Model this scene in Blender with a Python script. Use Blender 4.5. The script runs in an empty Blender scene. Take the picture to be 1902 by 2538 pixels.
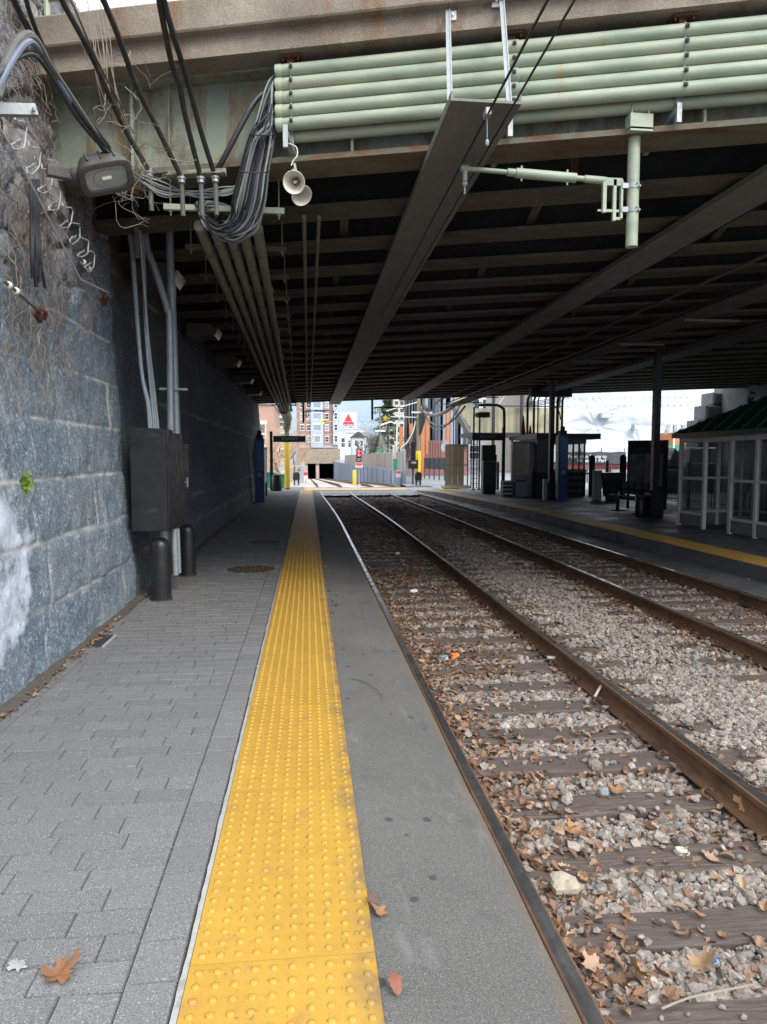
import bpy, bmesh, math, random
import numpy as np
from mathutils import Vector, Matrix
random.seed(7)
R = math.radians
SC = bpy.context.scene
COL = SC.collection
# ------------------------------------------------------------------ camera, sky, sun, exposure
CAMZ = 1.66
YAW, PITCH, FPX, W0, H0 = R(6.05), R(4.386), 1760.0, 1902, 2538
cd = bpy.data.cameras.new('camera')
cam = bpy.data.objects.new('camera', cd)
COL.objects.link(cam)
cd.sensor_fit = 'VERTICAL'; cd.sensor_height = 36; cd.sensor_width = 36 * W0 / H0
cd.lens = FPX / H0 * 36
cd.clip_start = .05; cd.clip_end = 4000
cam.location = (0, 0, CAMZ)
cam.rotation_euler = (math.pi / 2 - PITCH, 0, -YAW)
SC.camera = cam
wd = bpy.data.worlds.new('World'); SC.world = wd; wd.use_nodes = True
SUN_EL, SUN_AZ = R(41), R(152)           # azimuth clockwise from +Y (along the track)
nt = wd.node_tree; nt.nodes.clear()
def wn(t, **k):
    n = nt.nodes.new(t)
    for a, b in k.items(): setattr(n, a, b)
    return n
sky = wn('ShaderNodeTexSky', sky_type='NISHITA', sun_disc=False, sun_elevation=SUN_EL, sun_rotation=SUN_AZ)
tc = wn('ShaderNodeTexCoord'); mp = wn('ShaderNodeMapping'); mp.inputs['Scale'].default_value = (1, 1, 2.6)
nz = wn('ShaderNodeTexNoise'); nz.inputs['Scale'].default_value = 3.2; nz.inputs['Detail'].default_value = 7; nz.inputs['Roughness'].default_value = .62
rp = wn('ShaderNodeValToRGB'); rp.color_ramp.elements[0].position = .3; rp.color_ramp.elements[1].position = .56
mx = wn('ShaderNodeMix', data_type='RGBA'); mx.inputs[7].default_value = (9.3, 9.75, 10.3, 1)
sz_ = wn('ShaderNodeSeparateXYZ'); # overcast dome: a pale blue band near the horizon, bright cloud above it
mr = wn('ShaderNodeValToRGB'); mr.color_ramp.elements[0].position = .085; mr.color_ramp.elements[1].position = .3
mr.color_ramp.elements[0].color = (.25, .3, .355, 1); mr.color_ramp.elements[1].color = (1, 1, 1, 1)
mu = wn('ShaderNodeVectorMath', operation='MULTIPLY'); ml = wn('ShaderNodeVectorMath', operation='SCALE'); ml.inputs['Scale'].default_value = 1.75
bg = wn('ShaderNodeBackground'); bg.inputs['Strength'].default_value = .105
ow = wn('ShaderNodeOutputWorld')
L = nt.links.new
L(tc.outputs['Generated'], mp.inputs[0]); L(mp.outputs[0], nz.inputs['Vector']); L(nz.outputs[0], rp.inputs[0])
L(rp.outputs[0], mx.inputs[0]); L(sky.outputs[0], mx.inputs[6]); L(tc.outputs['Generated'], sz_.inputs[0]); L(sz_.outputs[2], mr.inputs[0]); L(mx.outputs[2], mu.inputs[0]); L(mr.outputs[0], mu.inputs[1]); L(mu.outputs[0], ml.inputs[0]); L(ml.outputs[0], bg.inputs[0]); L(bg.outputs[0], ow.inputs[0])
sd = bpy.data.lights.new('sun', 'SUN'); sd.energy = 1.5; sd.angle = R(24); sd.color = (1, .965, .91)
so = bpy.data.objects.new('sun', sd); COL.objects.link(so)
tosun = Vector((math.sin(SUN_AZ) * math.cos(SUN_EL), math.cos(SUN_AZ) * math.cos(SUN_EL), math.sin(SUN_EL)))
so.rotation_euler = (-tosun).to_track_quat('-Z', 'Y').to_euler(); so.location = tosun * 50
SC.view_settings.view_transform = 'Standard'; SC.view_settings.look = 'None'
SC.view_settings.exposure = 0.82; SC.view_settings.gamma = 1
SC.cycles.max_bounces = 8; SC.cycles.diffuse_bounces = 5
# ------------------------------------------------------------------ measuring helpers (photograph pixel -> point at a real depth)
_f = Vector((math.sin(YAW) * math.cos(PITCH), math.cos(YAW) * math.cos(PITCH), -math.sin(PITCH)))
_r = Vector((math.cos(YAW), -math.sin(YAW), 0)); _u = _r.cross(_f)
def ray(x, y): return _f + _r * ((x - 951) / FPX) + _u * ((1269 - y) / FPX)
def P(x, y, Y):
    d = ray(x, y); t = Y / d.y; return Vector((d.x * t, Y, CAMZ + d.z * t))
def PZ(x, y, z=0.):
    d = ray(x, y); t = (z - CAMZ) / d.z; return Vector((d.x * t, d.y * t, z))
def PX(x, y, X):
    d = ray(x, y); t = X / d.x; return Vector((X, d.y * t, CAMZ + d.z * t))
# ------------------------------------------------------------------ numpy noise
def _hash(i, j, k, s):
    h = (i * 374761393 + j * 668265263 + k * 2147483647 + s * 974711) & 0xffffffff
    h = ((h ^ (h >> 13)) * 1274126177) & 0xffffffff
    return ((h ^ (h >> 16)) & 0xffff) / 32767.5 - 1
def vnoise(p, s=0):
    p = np.asarray(p, float); i = np.floor(p).astype(np.int64); f = p - i; f = f * f * (3 - 2 * f)
    o = 0
    for a in (0, 1):
        for b in (0, 1):
            for c in (0, 1):
                w = (f[:, 0] if a else 1 - f[:, 0]) * (f[:, 1] if b else 1 - f[:, 1]) * (f[:, 2] if c else 1 - f[:, 2])
                o = o + w * _hash(i[:, 0] + a, i[:, 1] + b, i[:, 2] + c, s)
    return o
def fbm(p, n=4, s=0):
    p = np.asarray(p, float); o = 0; a = 1
    for q in range(n): o = o + a * vnoise(p * 2 ** q, s + q); a *= .5
    return o
# ------------------------------------------------------------------ objects
ORG = {}
def _props(o, label=None, cat=None, group=None, kind=None):
    if label: o['label'] = label
    if cat: o['category'] = cat
    if group: o['group'] = group
    if kind: o['kind'] = kind
    return o
def thing(name, label, cat, loc=(0, 0, 0), group=None):
    o = bpy.data.objects.new(name, None); COL.objects.link(o); o.location = loc
    o.empty_display_size = .2
    ORG[o] = Vector(loc); return _props(o, label, cat, group)
tag = _props
def smoothstep(a, b, x): t = min(1, max(0, (x - a) / (b - a))); return t * t * (3 - 2 * t)
def link_mesh(name, me, mat, parent=None):
    o = bpy.data.objects.new(name, me); COL.objects.link(o)
    if mat: me.materials.append(mat)
    if parent: o.parent = parent
    ORG[o] = ORG[parent] if parent else Vector((0, 0, 0))
    return o
def np_mesh(name, v, f, mat, parent=None, smooth=False, attr=None):
    v = np.asarray(v, np.float32)
    if parent: v = v - np.array(ORG[parent], np.float32)
    f = np.asarray(f, np.int32); k = f.shape[1]
    me = bpy.data.meshes.new(name)
    me.vertices.add(len(v)); me.vertices.foreach_set('co', v.ravel())
    me.loops.add(f.size); me.loops.foreach_set('vertex_index', f.ravel())
    me.polygons.add(len(f)); me.polygons.foreach_set('loop_start', np.arange(0, f.size, k, dtype=np.int32))
    me.polygons.foreach_set('use_smooth', np.full(len(f), smooth))
    if attr is not None:
        a = me.attributes.new('wear', 'FLOAT', 'POINT'); a.data.foreach_set('value', np.asarray(attr, np.float32))
    me.update(calc_edges=True); me.validate()
    return link_mesh(name, me, mat, parent)
def grid_faces(h, w):
    i = np.arange(h * w).reshape(h, w)
    return np.stack([i[:-1, :-1], i[:-1, 1:], i[1:, 1:], i[1:, :-1]], -1).reshape(-1, 4)
class MB:
    def __init__(s): s.v = []; s.f = []
    def add(s, vs, fs):
        n = len(s.v); s.v += [tuple(v) for v in vs]; s.f += [[i + n for i in f] for f in fs]; return s
    def box(s, x0, x1, y0, y1, z0, z1):
        return s.add([(x0, y0, z0), (x1, y0, z0), (x1, y1, z0), (x0, y1, z0), (x0, y0, z1), (x1, y0, z1), (x1, y1, z1), (x0, y1, z1)],
              [(0, 3, 2, 1), (4, 5, 6, 7), (0, 1, 5, 4), (1, 2, 6, 5), (2, 3, 7, 6), (3, 0, 4, 7)])
    def cbox(s, c, dx, dy, dz): return s.box(c[0] - dx / 2, c[0] + dx / 2, c[1] - dy / 2, c[1] + dy / 2, c[2] - dz / 2, c[2] + dz / 2)
    def obox(s, c, a, b, d):
        c, a, b, d = map(Vector, (c, a, b, d)); vs = []
        for k in (-1, 1):
            for i, j in ((-1, -1), (1, -1), (1, 1), (-1, 1)): vs.append(c + a * i + b * j + d * k)
        return s.add(vs, [(0, 3, 2, 1), (4, 5, 6, 7), (0, 1, 5, 4), (1, 2, 6, 5), (2, 3, 7, 6), (3, 0, 4, 7)])
    def beam(s, p, q, w, h, up=(0, 0, 1)):
        p, q = Vector(p), Vector(q); d = q - p; a = d.cross(Vector(up))
        if a.length < 1e-6: a = d.cross(Vector((0, 1, 0)))
        a.normalize(); b = a.cross(d).normalized()
        return s.obox((p + q) / 2, d / 2, a * w / 2, b * h / 2)
    def tube(s, pts, r, n=8, caps=True):
        pts = [Vector(p) for p in pts]; m = len(pts)
        rs = list(r) if hasattr(r, '__len__') else [r] * m
        t0 = (pts[1] - pts[0]).normalized(); a = t0.orthogonal().normalized(); vs = []; fs = []
        for i, p in enumerate(pts):
            t = (pts[min(i + 1, m - 1)] - pts[max(i - 1, 0)])
            if t.length > 1e-9:
                t.normalize(); a = a - t * a.dot(t)
                a = a.normalized() if a.length > 1e-6 else t.orthogonal().normalized()
            b = t.cross(a)
            for k in range(n):
                g = 2 * math.pi * k / n; vs.append(p + (a * math.cos(g) + b * math.sin(g)) * rs[i])
        for i in range(m - 1):
            for k in range(n):
                k2 = (k + 1) % n; fs.append((i * n + k, i * n + k2, (i + 1) * n + k2, (i + 1) * n + k))
        if caps: fs.append(tuple(range(n - 1, -1, -1))); fs.append(tuple((m - 1) * n + k for k in range(n)))
        return s.add(vs, fs)
    def cyl(s, p, q, r0, r1=None, n=12, caps=True): return s.tube([p, q], [r0, r0 if r1 is None else r1], n, caps)
    def lathe(s, c, prof, n=24, axis=(0, 0, 1), cap=True):
        c = Vector(c); ax = Vector(axis).normalized(); a = ax.orthogonal().normalized(); b = ax.cross(a); vs = []; fs = []
        for r, h in prof:
            for k in range(n):
                g = 2 * math.pi * k / n; vs.append(c + ax * h + (a * math.cos(g) + b * math.sin(g)) * r)
        for i in range(len(prof) - 1):
            for k in range(n):
                k2 = (k + 1) % n; fs.append((i * n + k, i * n + k2, (i + 1) * n + k2, (i + 1) * n + k))
        if cap: fs.append(tuple(range(n - 1, -1, -1))); fs.append(tuple((len(prof) - 1) * n + k for k in range(n)))
        return s.add(vs, fs)
    def prism(s, poly, ext):
        e = Vector(ext); n = len(poly); a = [Vector(p) for p in poly]
        fs = [tuple(range(n - 1, -1, -1)), tuple(range(n, 2 * n))] + [(i, (i + 1) % n, n + (i + 1) % n, n + i) for i in range(n)]
        return s.add(a + [p + e for p in a], fs)
    def loft(s, rings, closed=True, caps=True):
        n = len(rings[0]); vs = [p for r in rings for p in r]; fs = []
        for i in range(len(rings) - 1):
            for k in range(n if closed else n - 1):
                k2 = (k + 1) % n; fs.append((i * n + k, i * n + k2, (i + 1) * n + k2, (i + 1) * n + k))
        if caps and closed: fs.append(tuple(range(n - 1, -1, -1))); fs.append(tuple((len(rings) - 1) * n + k for k in range(n)))
        return s.add(vs, fs)
    def quad(s, a, b, c, d): return s.add([a, b, c, d], [(0, 1, 2, 3)])
    def sphere(s, c, r, n=12, m=8, sz=1):
        return s.lathe(c, [(max(1e-4, r * math.sin(math.pi * i / m)), -r * sz * math.cos(math.pi * i / m)) for i in range(m + 1)], n)
    def build(s, name, mat, parent=None, smooth=False, bevel=0., fix=True):
        me = bpy.data.meshes.new(name); o0 = ORG[parent] if parent else Vector((0, 0, 0))
        me.from_pydata([(v[0] - o0.x, v[1] - o0.y, v[2] - o0.z) for v in s.v], [], s.f)
        if fix:
            bm = bmesh.new(); bm.from_mesh(me); bmesh.ops.recalc_face_normals(bm, faces=bm.faces); bm.to_mesh(me); bm.free()
        me.update()
        if smooth:
            me.polygons.foreach_set('use_smooth', [True] * len(me.polygons))
            me.set_sharp_from_angle(angle=R(42))
        o = link_mesh(name, me, mat, parent)
        if bevel:
            b = o.modifiers.new('bevel', 'BEVEL'); b.width = bevel; b.segments = 2; b.limit_method = 'ANGLE'; b.angle_limit = R(40)
        return o
def copy_tree(o, parent=None, loc=None, label=None):
    c = o.copy(); COL.objects.link(c); c.parent = parent
    if loc is not None: c.location = loc
    if label: c['label'] = label
    for ch in o.children: copy_tree(ch, c)
    return c
def spline(pts, n=8):
    p = [Vector(q) for q in pts]; p = [2 * p[0] - p[1]] + p + [2 * p[-1] - p[-2]]; out = []
    for i in range(1, len(p) - 2):
        for k in range(n):
            t = k / n; a, b, c, d = p[i - 1], p[i], p[i + 1], p[i + 2]
            out.append(.5 * (2 * b + (c - a) * t + (2 * a - 5 * b + 4 * c - d) * t * t + (3 * b - a - 3 * c + d) * t ** 3))
    return out + [p[-2]]
def sag(a, b, d, n=10):
    a, b = Vector(a), Vector(b)
    return [a.lerp(b, i / n) - Vector((0, 0, 4 * d * (i / n) * (1 - i / n))) for i in range(n + 1)]
def text(name, body, size, loc, rot, mat, parent=None, ext=.004, align='CENTER', space=1., bold=0.):
    cu = bpy.data.curves.new(name, 'FONT'); cu.body = body; cu.size = size; cu.extrude = ext; cu.align_x = align; cu.align_y = 'CENTER'
    cu.space_line = space; cu.offset = bold
    t = bpy.data.objects.new(name, cu); COL.objects.link(t)
    t.matrix_world = Matrix.Translation(loc) @ Matrix(rot).to_4x4() if not isinstance(rot, tuple) else Matrix.Translation(loc) @ __import__('mathutils').Euler(rot).to_matrix().to_4x4()
    bpy.context.view_layer.update()
    me = bpy.data.meshes.new_from_object(t.evaluated_get(bpy.context.evaluated_depsgraph_get()))
    me.transform(t.matrix_world)
    bpy.data.objects.remove(t); me.name = name
    if parent: me.transform(Matrix.Translation(-ORG[parent]))
    me.materials.clear()
    return link_mesh(name, me, mat, parent)
FRONT = (math.pi / 2, 0, 0)          # reads from the near side (facing -Y)
# ------------------------------------------------------------------ materials
class NT:
    def __init__(s, name):
        s.m = bpy.data.materials.new(name); s.m.use_nodes = True; s.t = s.m.node_tree
        s.b = s.t.nodes['Principled BSDF']; s.co = s.n('ShaderNodeTexCoord').outputs['Object']
    def n(s, t, **k):
        x = s.t.nodes.new(t)
        for a, b in k.items(): setattr(x, a, b)
        return x
    def l(s, a, b): s.t.links.new(a, b)
    def noise(s, scale, detail=5, rough=.6, vec=None, sc=None, out=0):
        x = s.n('ShaderNodeTexNoise'); x.inputs['Scale'].default_value = scale; x.inputs['Detail'].default_value = detail; x.inputs['Roughness'].default_value = rough
        v = vec or s.co
        if sc:
            m = s.n('ShaderNodeMapping'); m.inputs['Scale'].default_value = sc; s.l(v, m.inputs[0]); v = m.outputs[0]
        s.l(v, x.inputs['Vector']); return x.outputs[out]
    def voro(s, scale, feature='F1', out='Distance', rnd=1.):
        x = s.n('ShaderNodeTexVoronoi', feature=feature); x.inputs['Scale'].default_value = scale; x.inputs['Randomness'].default_value = rnd
        s.l(s.co, x.inputs['Vector']); return x.outputs[out]
    def ramp(s, fac, stops):
        x = s.n('ShaderNodeValToRGB'); e = x.color_ramp.elements
        while len(e) < len(stops): e.new(.5)
        for k, (p, c) in zip(e, stops):
            k.position = p; c = (c, c, c) if not hasattr(c, '__len__') else c; k.color = (*c, 1)
        s.l(fac, x.inputs[0]); return x.outputs[0]
    def mix(s, fac, a, b, mode='MIX'):
        x = s.n('ShaderNodeMix', data_type='RGBA', blend_type=mode)
        for v, i in ((fac, 0), (a, 6), (b, 7)):
            if isinstance(v, (int, float)): x.inputs[i].default_value = v if i == 0 else (v, v, v, 1)
            elif isinstance(v, tuple): x.inputs[i].default_value = (*v, 1)
            else: s.l(v, x.inputs[i])
        return x.outputs[2]
    def math(s, op, a, b=None):
        x = s.n('ShaderNodeMath', operation=op)
        for i, v in enumerate((a, b)):
            if v is None: continue
            if isinstance(v, (int, float)): x.inputs[i].default_value = v
            else: s.l(v, x.inputs[i])
        return x.outputs[0]
    def sep(s, vec=None):
        x = s.n('ShaderNodeSeparateXYZ'); s.l(vec or s.co, x.inputs[0]); return x.outputs
    def island(s): return s.n('ShaderNodeNewGeometry').outputs['Random Per Island']
    def attr(s, name='wear'): return s.n('ShaderNodeAttribute', attribute_name=name).outputs['Fac']
    def bump(s, h, strength=.3, dist=.01, prev=None):
        x = s.n('ShaderNodeBump'); x.inputs['Strength'].default_value = strength; x.inputs['Distance'].default_value = dist
        s.l(h, x.inputs['Height'])
        if prev is not None: s.l(prev, x.inputs['Normal'])
        return x.outputs[0]
    def out(s, col=None, rough=.7, metal=0., nrm=None, spec=None):
        def put(k, v):
            if isinstance(v, (int, float)): s.b.inputs[k].default_value = v
            elif isinstance(v, tuple): s.b.inputs[k].default_value = (*v, 1)
            else: s.l(v, s.b.inputs[k])
        if col is not None: put('Base Color', col)
        put('Roughness', rough); put('Metallic', metal)
        if nrm is not None: s.l(nrm, s.b.inputs['Normal'])
        if spec is not None: put('Specular IOR Level', spec)
        return s.m
def pm(name, c, var=.22, scale=4., rough=.6, metal=0., bump=.15, bs=60., patch=None, thr=.6, ps=3., psc=None, width=.08, spec=None):
    """paint / plastic / metal with mottling, optional patches of a second colour, fine bump"""
    t = NT(name); n = t.noise(scale, 6, .65)
    col = t.mix(n, tuple(x * (1 - var) for x in c), tuple(min(.95, x * (1 + var)) for x in c))
    rg = t.ramp(t.noise(scale * 3, 3), [(.3, max(.05, rough - .12)), (.7, min(1, rough + .12))])
    if patch:
        f = t.ramp(t.noise(ps, 8, .68, sc=psc), [(thr - width, 0.), (thr + width, 1.)]); col = t.mix(f, col, patch)
    nr = t.bump(t.noise(bs, 4), bump, .004) if bump else None
    return t.out(col, rg, metal, nr, spec)
M = {}
def glow(name, c, st):
    t = NT(name); t.b.inputs['Emission Color'].default_value = (*c, 1); t.b.inputs['Emission Strength'].default_value = st
    return t.out(c, .4)
def glassm(name, c, rough=.05):
    t = NT(name); t.b.inputs['Transmission Weight'].default_value = .0
    t.b.inputs['Alpha'].default_value = .25
    return t.out(c, rough)
RUST = (.13, .055, .025)
M['concrete'] = pm('weathered_concrete', (.29, .24, .185), .25, 2.5, .9, bump=.6, bs=90, patch=(.115, .095, .078), thr=.6, ps=1.3, psc=(1, 1, 2.2), width=.13)
t = NT('bridge_edge_concrete'); n1 = t.noise(1.4, 7, .6); n2 = t.noise(160, 2, .7); n3 = t.noise(1.1, 6, .7, sc=(2.2, 2.2, .35))
c = t.ramp(n1, [(.3, (.17, .14, .105)), (.55, (.29, .24, .18)), (.75, (.4, .34, .26))])
c = t.mix(t.ramp(n3, [(.54, 0.), (.68, 1.)]), c, (.2, .1, .05)); c = t.mix(t.ramp(n2, [(.36, 1.), (.46, 0.)]), c, (.13, .105, .08)); c = t.mix(t.ramp(n2, [(.62, 0.), (.7, 1.)]), c, (.52, .47, .38))
c = t.mix(t.ramp(t.noise(2.2, 6, .7, sc=(1, 1, 1.6)), [(.6, 0.), (.7, .7)]), c, (.09, .075, .06))
M['edge'] = t.out(c, .92, 0, t.bump(n2, .7, .008, t.bump(t.noise(18, 6), .4, .02)))
# granite wall
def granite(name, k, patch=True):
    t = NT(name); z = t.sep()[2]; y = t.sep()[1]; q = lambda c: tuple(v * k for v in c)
    n1 = t.noise(1.6, 8, .62); n2 = t.noise(24, 8, .78); n3 = t.noise(85, 4, .75); st = t.noise(2.2, 6, .65, sc=(1, 2.6, .28)); n5 = t.noise(4, 7, .7)
    lo = t.ramp(n2, [(.32, q((.055, .08, .105))), (.5, q((.13, .172, .21))), (.64, q((.24, .29, .335))), (.78, q((.5, .54, .58)))])
    sp = t.noise(40, 3, .62); sv = t.noise(26, 4, .7, sc=(1, 1.6, .5))
    lo = t.mix(t.ramp(n3, [(.36, .9), (.48, 0.)]), lo, q((.05, .066, .084))); lo = t.mix(t.ramp(n3, [(.6, 0.), (.72, .9)]), lo, q((.52, .56, .6)))
    lo = t.mix(t.ramp(n5, [(.32, .7), (.48, 0.)]), lo, q((.075, .1, .125))); lo = t.mix(t.ramp(n1, [(.45, 0.), (.7, .5)]), lo, q((.25, .265, .275)))
    lo = t.mix(t.ramp(st, [(.55, 0.), (.72, .5)]), lo, q((.33, .3, .255)))
    lo = t.mix(t.ramp(sp, [(.34, .85), (.42, 0.)]), lo, q((.045, .06, .078))); lo = t.mix(t.ramp(sp, [(.6, 0.), (.66, .8)]), lo, q((.42, .47, .52))); lo = t.mix(t.ramp(sv, [(.63, 0.), (.69, .8)]), lo, q((.55, .58, .6)))
    up = t.ramp(n2, [(.28, q((.055, .054, .056))), (.5, q((.145, .142, .14))), (.68, q((.28, .265, .25))), (.82, q((.48, .455, .43)))])
    up = t.mix(t.ramp(sp, [(.34, .8), (.42, 0.)]), up, q((.05, .048, .05))); up = t.mix(t.ramp(sp, [(.59, 0.), (.66, .8)]), up, q((.55, .51, .5)))
    up = t.mix(t.ramp(n3, [(.4, .8), (.52, 0.)]), up, q((.07, .065, .065))); up = t.mix(t.ramp(n5, [(.3, .6), (.46, 0.)]), up, q((.09, .088, .092)))
    up = t.mix(t.ramp(n1, [(.5, 0.), (.65, .7)]), up, q((.3, .262, .24)))
    f = t.math('MULTIPLY', t.math('SUBTRACT', t.math('ADD', z, t.math('MULTIPLY', t.math('SUBTRACT', n1, .5), 2.6)), 2.9), .8)
    fc = t.n('ShaderNodeClamp'); t.l(f, fc.inputs[0]); c = t.mix(fc.outputs[0], lo, up)
    if patch:                                                       # pale blue-white patch near the camera
        dy = t.math('SUBTRACT', y, 4.78); dz = t.math('MULTIPLY', t.math('SUBTRACT', z, 1.02), 1.05)
        dd = t.math('SQRT', t.math('ADD', t.math('MULTIPLY', dy, dy), t.math('MULTIPLY', dz, dz)))
        dd = t.math('ADD', dd, t.math('MULTIPLY', t.math('SUBTRACT', t.noise(2.6, 6, .65), .5), .8))
        pf = t.ramp(dd, [(.74, 1.), (.84, 0.)]); pf = t.mix(pf, 0., t.ramp(n5, [(.36, .1), (.52, .95)])); c = t.mix(pf, c, (.74, .81, .92))
    c = t.mix(t.attr(), c, q((.5, .485, .455)))
    return t.out(c, .86, 0, t.bump(n3, .7, .012, t.bump(n2, .8, .035)))
M['granite'] = granite('rough_granite', 1.55); M['granite_shaded'] = granite('shaded_granite', .75, False)  # second copy is the same granite with the bridge's shade put into its colour
# pavers
t = NT('grey_concrete_pavers'); i = t.island(); g = t.noise(190, 2, .6); b = t.noise(1.1, 5)
c = t.ramp(i, [(0, (.15, .147, .145)), (.5, (.168, .164, .161)), (1, (.19, .185, .18))])
c = t.mix(t.ramp(b, [(.3, .35), (.7, 0.)]), c, (.12, .116, .113))
v = t.voro(95); c = t.mix(t.ramp(v, [(.2, .85), (.3, 0.)]), c, t.ramp(t.voro(95, out='Color'), [(.25, (.045, .046, .055)), (.62, (.12, .12, .125)), (.75, (.4, .4, .38))]))
c = t.mix(t.ramp(g, [(.38, .7), (.46, 0.)]), c, (.075, .075, .078)); c = t.mix(t.ramp(g, [(.6, 0.), (.68, .8)]), c, (.36, .355, .35))
M['paver'] = t.out(c, .88, 0, t.bump(g, .5, .004))
M['tactile_far'] = pm('yellow_far_tactile', (.46, .26, .05), .2, 3, .6, bump=0)
M['grout'] = pm('dark_sand_joint', (.035, .033, .031), .3, 30, .95, bump=.5)
M['sealant'] = pm('white_sealant', (.36, .35, .33), .35, 25, .8, bump=.6, bs=80, patch=(.2, .2, .19), thr=.62, ps=9)
t = NT('yellow_tactile_tile'); n1 = t.noise(1.7, 7, .68); n2 = t.noise(9, 7, .75); sx = t.sep()[0]; sy = t.sep()[1]
c = t.ramp(n1, [(.3, (.4, .225, .03)), (.6, (.475, .275, .038)), (.8, (.51, .305, .055))])
c = t.mix(t.ramp(n2, [(.34, .8), (.47, 0.)]), c, (.36, .2, .05)); c = t.mix(t.ramp(t.noise(26, 6, .75), [(.32, .9), (.4, 0.)]), c, (.14, .1, .055))
gx = t.math('ADD', sx, t.math('MULTIPLY', t.math('SUBTRACT', t.noise(2.6, 6, .7), .5), .36)); gr = t.ramp(gx, [(.11, 0.), (.22, .85)])
c = t.mix(t.mix(gr, 0., t.ramp(t.noise(5.5, 7, .75), [(.4, 0.), (.58, .95)])), c, (.13, .105, .075))
wv = t.n('ShaderNodeTexWave', wave_type='BANDS', bands_direction='X'); wv.inputs['Scale'].default_value = 55; t.l(t.co, wv.inputs[0])
M['tactile'] = t.out(c, .55, 0, t.bump(wv.outputs[1], .22, .002))
# asphalt
t = NT('worn_asphalt'); g = t.noise(210, 3, .75); b = t.noise(.9, 6, .6); sx = t.sep()[0]
c = t.ramp(b, [(.3, (.098, .093, .086)), (.7, (.145, .138, .128))])
c = t.mix(t.ramp(g, [(.36, .75), (.46, 0.)]), c, (.042, .042, .042)); c = t.mix(t.ramp(g, [(.55, 0.), (.64, .65)]), c, (.32, .315, .3))
v = t.voro(5.2); c = t.mix(t.ramp(t.math('ADD', v, t.math('MULTIPLY', t.noise(24, 3), .08)), [(.14, .8), (.17, 0.)]), c, (.04, .043, .042))
c = t.mix(t.ramp(t.noise(3.2, 7, .72), [(.54, 0.), (.7, .55)]), c, (.065, .062, .06)); c = t.mix(t.ramp(t.noise(1.7, 8, .75, sc=(2.4, .8, 1)), [(.56, 0.), (.68, .5)]), c, (.24, .235, .225))
rs = t.math('ADD', sx, t.math('MULTIPLY', t.math('SUBTRACT', t.noise(3.5, 6, .7), .5), .22)); c = t.mix(t.ramp(rs, [(.76, 0.), (.86, .75)]), c, (.17, .115, .065))
M['asphalt'] = t.out(c, .9, 0, t.bump(g, .8, .006))
t = NT('pale_asphalt'); g = t.noise(90, 3, .7); M['asphalt_pale'] = t.out(t.mix(t.ramp(t.noise(.7, 6), [(.3, 0.), (.7, 1.)]), (.16, .165, .175), (.24, .245, .25)), .9, 0, t.bump(g, .4, .005))
t = NT('dark_platform_asphalt'); g = t.noise(90, 3, .7); M['asphalt_dark'] = t.out(t.mix(t.ramp(t.noise(.8, 6), [(.3, 0.), (.7, 1.)]), (.075, .076, .08), (.135, .135, .138)), t.ramp(t.noise(1.3, 6), [(.35, .42), (.7, .85)]), 0, t.bump(g, .35, .004))
# ballast
t = NT('ballast_stone'); i = t.island(); g = t.noise(70, 5, .7)
c = t.ramp(i, [(0, (.13, .108, .092)), (.16, (.265, .215, .178)), (.34, (.37, .318, .272)), (.5, (.205, .186, .172)), (.66, (.42, .366, .315)), (.8, (.18, .178, .17)), (.9, (.33, .24, .195)), (1, (.5, .45, .395))])
c = t.mix(t.ramp(g, [(.35, .7), (.62, 0.)]), c, (.11, .085, .068)); M['stone'] = t.out(c, .85, 0, t.bump(g, .4, .004))
t = NT('ballast_bed'); v = t.voro(26, out='Color'); d = t.voro(26); c = t.mix(t.ramp(d, [(.2, 0.), (.55, 1.)]), t.ramp(v, [(.2, (.13, .11, .09)), (.5, (.25, .22, .185)), (.8, (.34, .3, .26))]), (.05, .042, .035))
c = t.mix(t.ramp(t.noise(1.2, 6, .7), [(.45, 0.), (.65, .7)]), c, (.12, .07, .04)); M['bed'] = t.out(c, .95, 0, t.bump(t.math('SUBTRACT', 1., d), .9, .03))
t = NT('pale_ballast'); v = t.voro(3, out='Color'); M['bed_pale'] = t.out(t.ramp(v, [(.2, (.3, .255, .22)), (.8, (.5, .45, .4))]), .95)
# wood sleeper
t = NT('weathered_sleeper_wood'); i = t.n('ShaderNodeObjectInfo').outputs['Random']
g = t.noise(3, 8, .75, sc=(1.6, 22, 8)); c = t.ramp(g, [(.3, (.04, .029, .024)), (.48, (.092, .068, .056)), (.64, (.165, .128, .106)), (.78, (.25, .21, .182))])
c = t.mix(t.ramp(i, [(0, .5), (.8, 0.)]), c, (.085, .066, .06)); M['sleeper'] = t.out(c, .9, 0, t.bump(g, .8, .012))
M['rail_rust'] = pm('rusty_rail_steel', (.135, .068, .032), .35, 9, .8, bump=.3, bs=70, patch=(.055, .034, .022), thr=.58, ps=5, psc=(1, .4, 1))
M['rail_top'] = pm('worn_rail_steel', (.3, .29, .285), .15, 3, .25, metal=.85, bump=.04, bs=60, patch=(.17, .16, .15), thr=.6, ps=3, psc=(8, .25, 1), width=.2)
M['rail_top_dull'] = pm('dull_rail_head', (.075, .068, .062), .25, 6, .42, metal=.55, bump=.05, bs=120)
# leaves
t = NT('dry_oak_leaf'); i = t.island(); g = t.noise(120, 4)
c = t.ramp(i, [(0, (.1, .045, .022)), (.25, (.19, .105, .062)), (.5, (.28, .175, .11)), (.7, (.24, .115, .065)), (.85, (.4, .28, .18)), (1, (.19, .11, .065))])
c = t.mix(t.ramp(g, [(.3, .5), (.6, 0.)]), c, (.12, .06, .03)); M['leaf'] = t.out(c, .75)
def leafmat(n, c): return pm(n, c, .35, 30, .7, bump=.4, bs=90)
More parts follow.
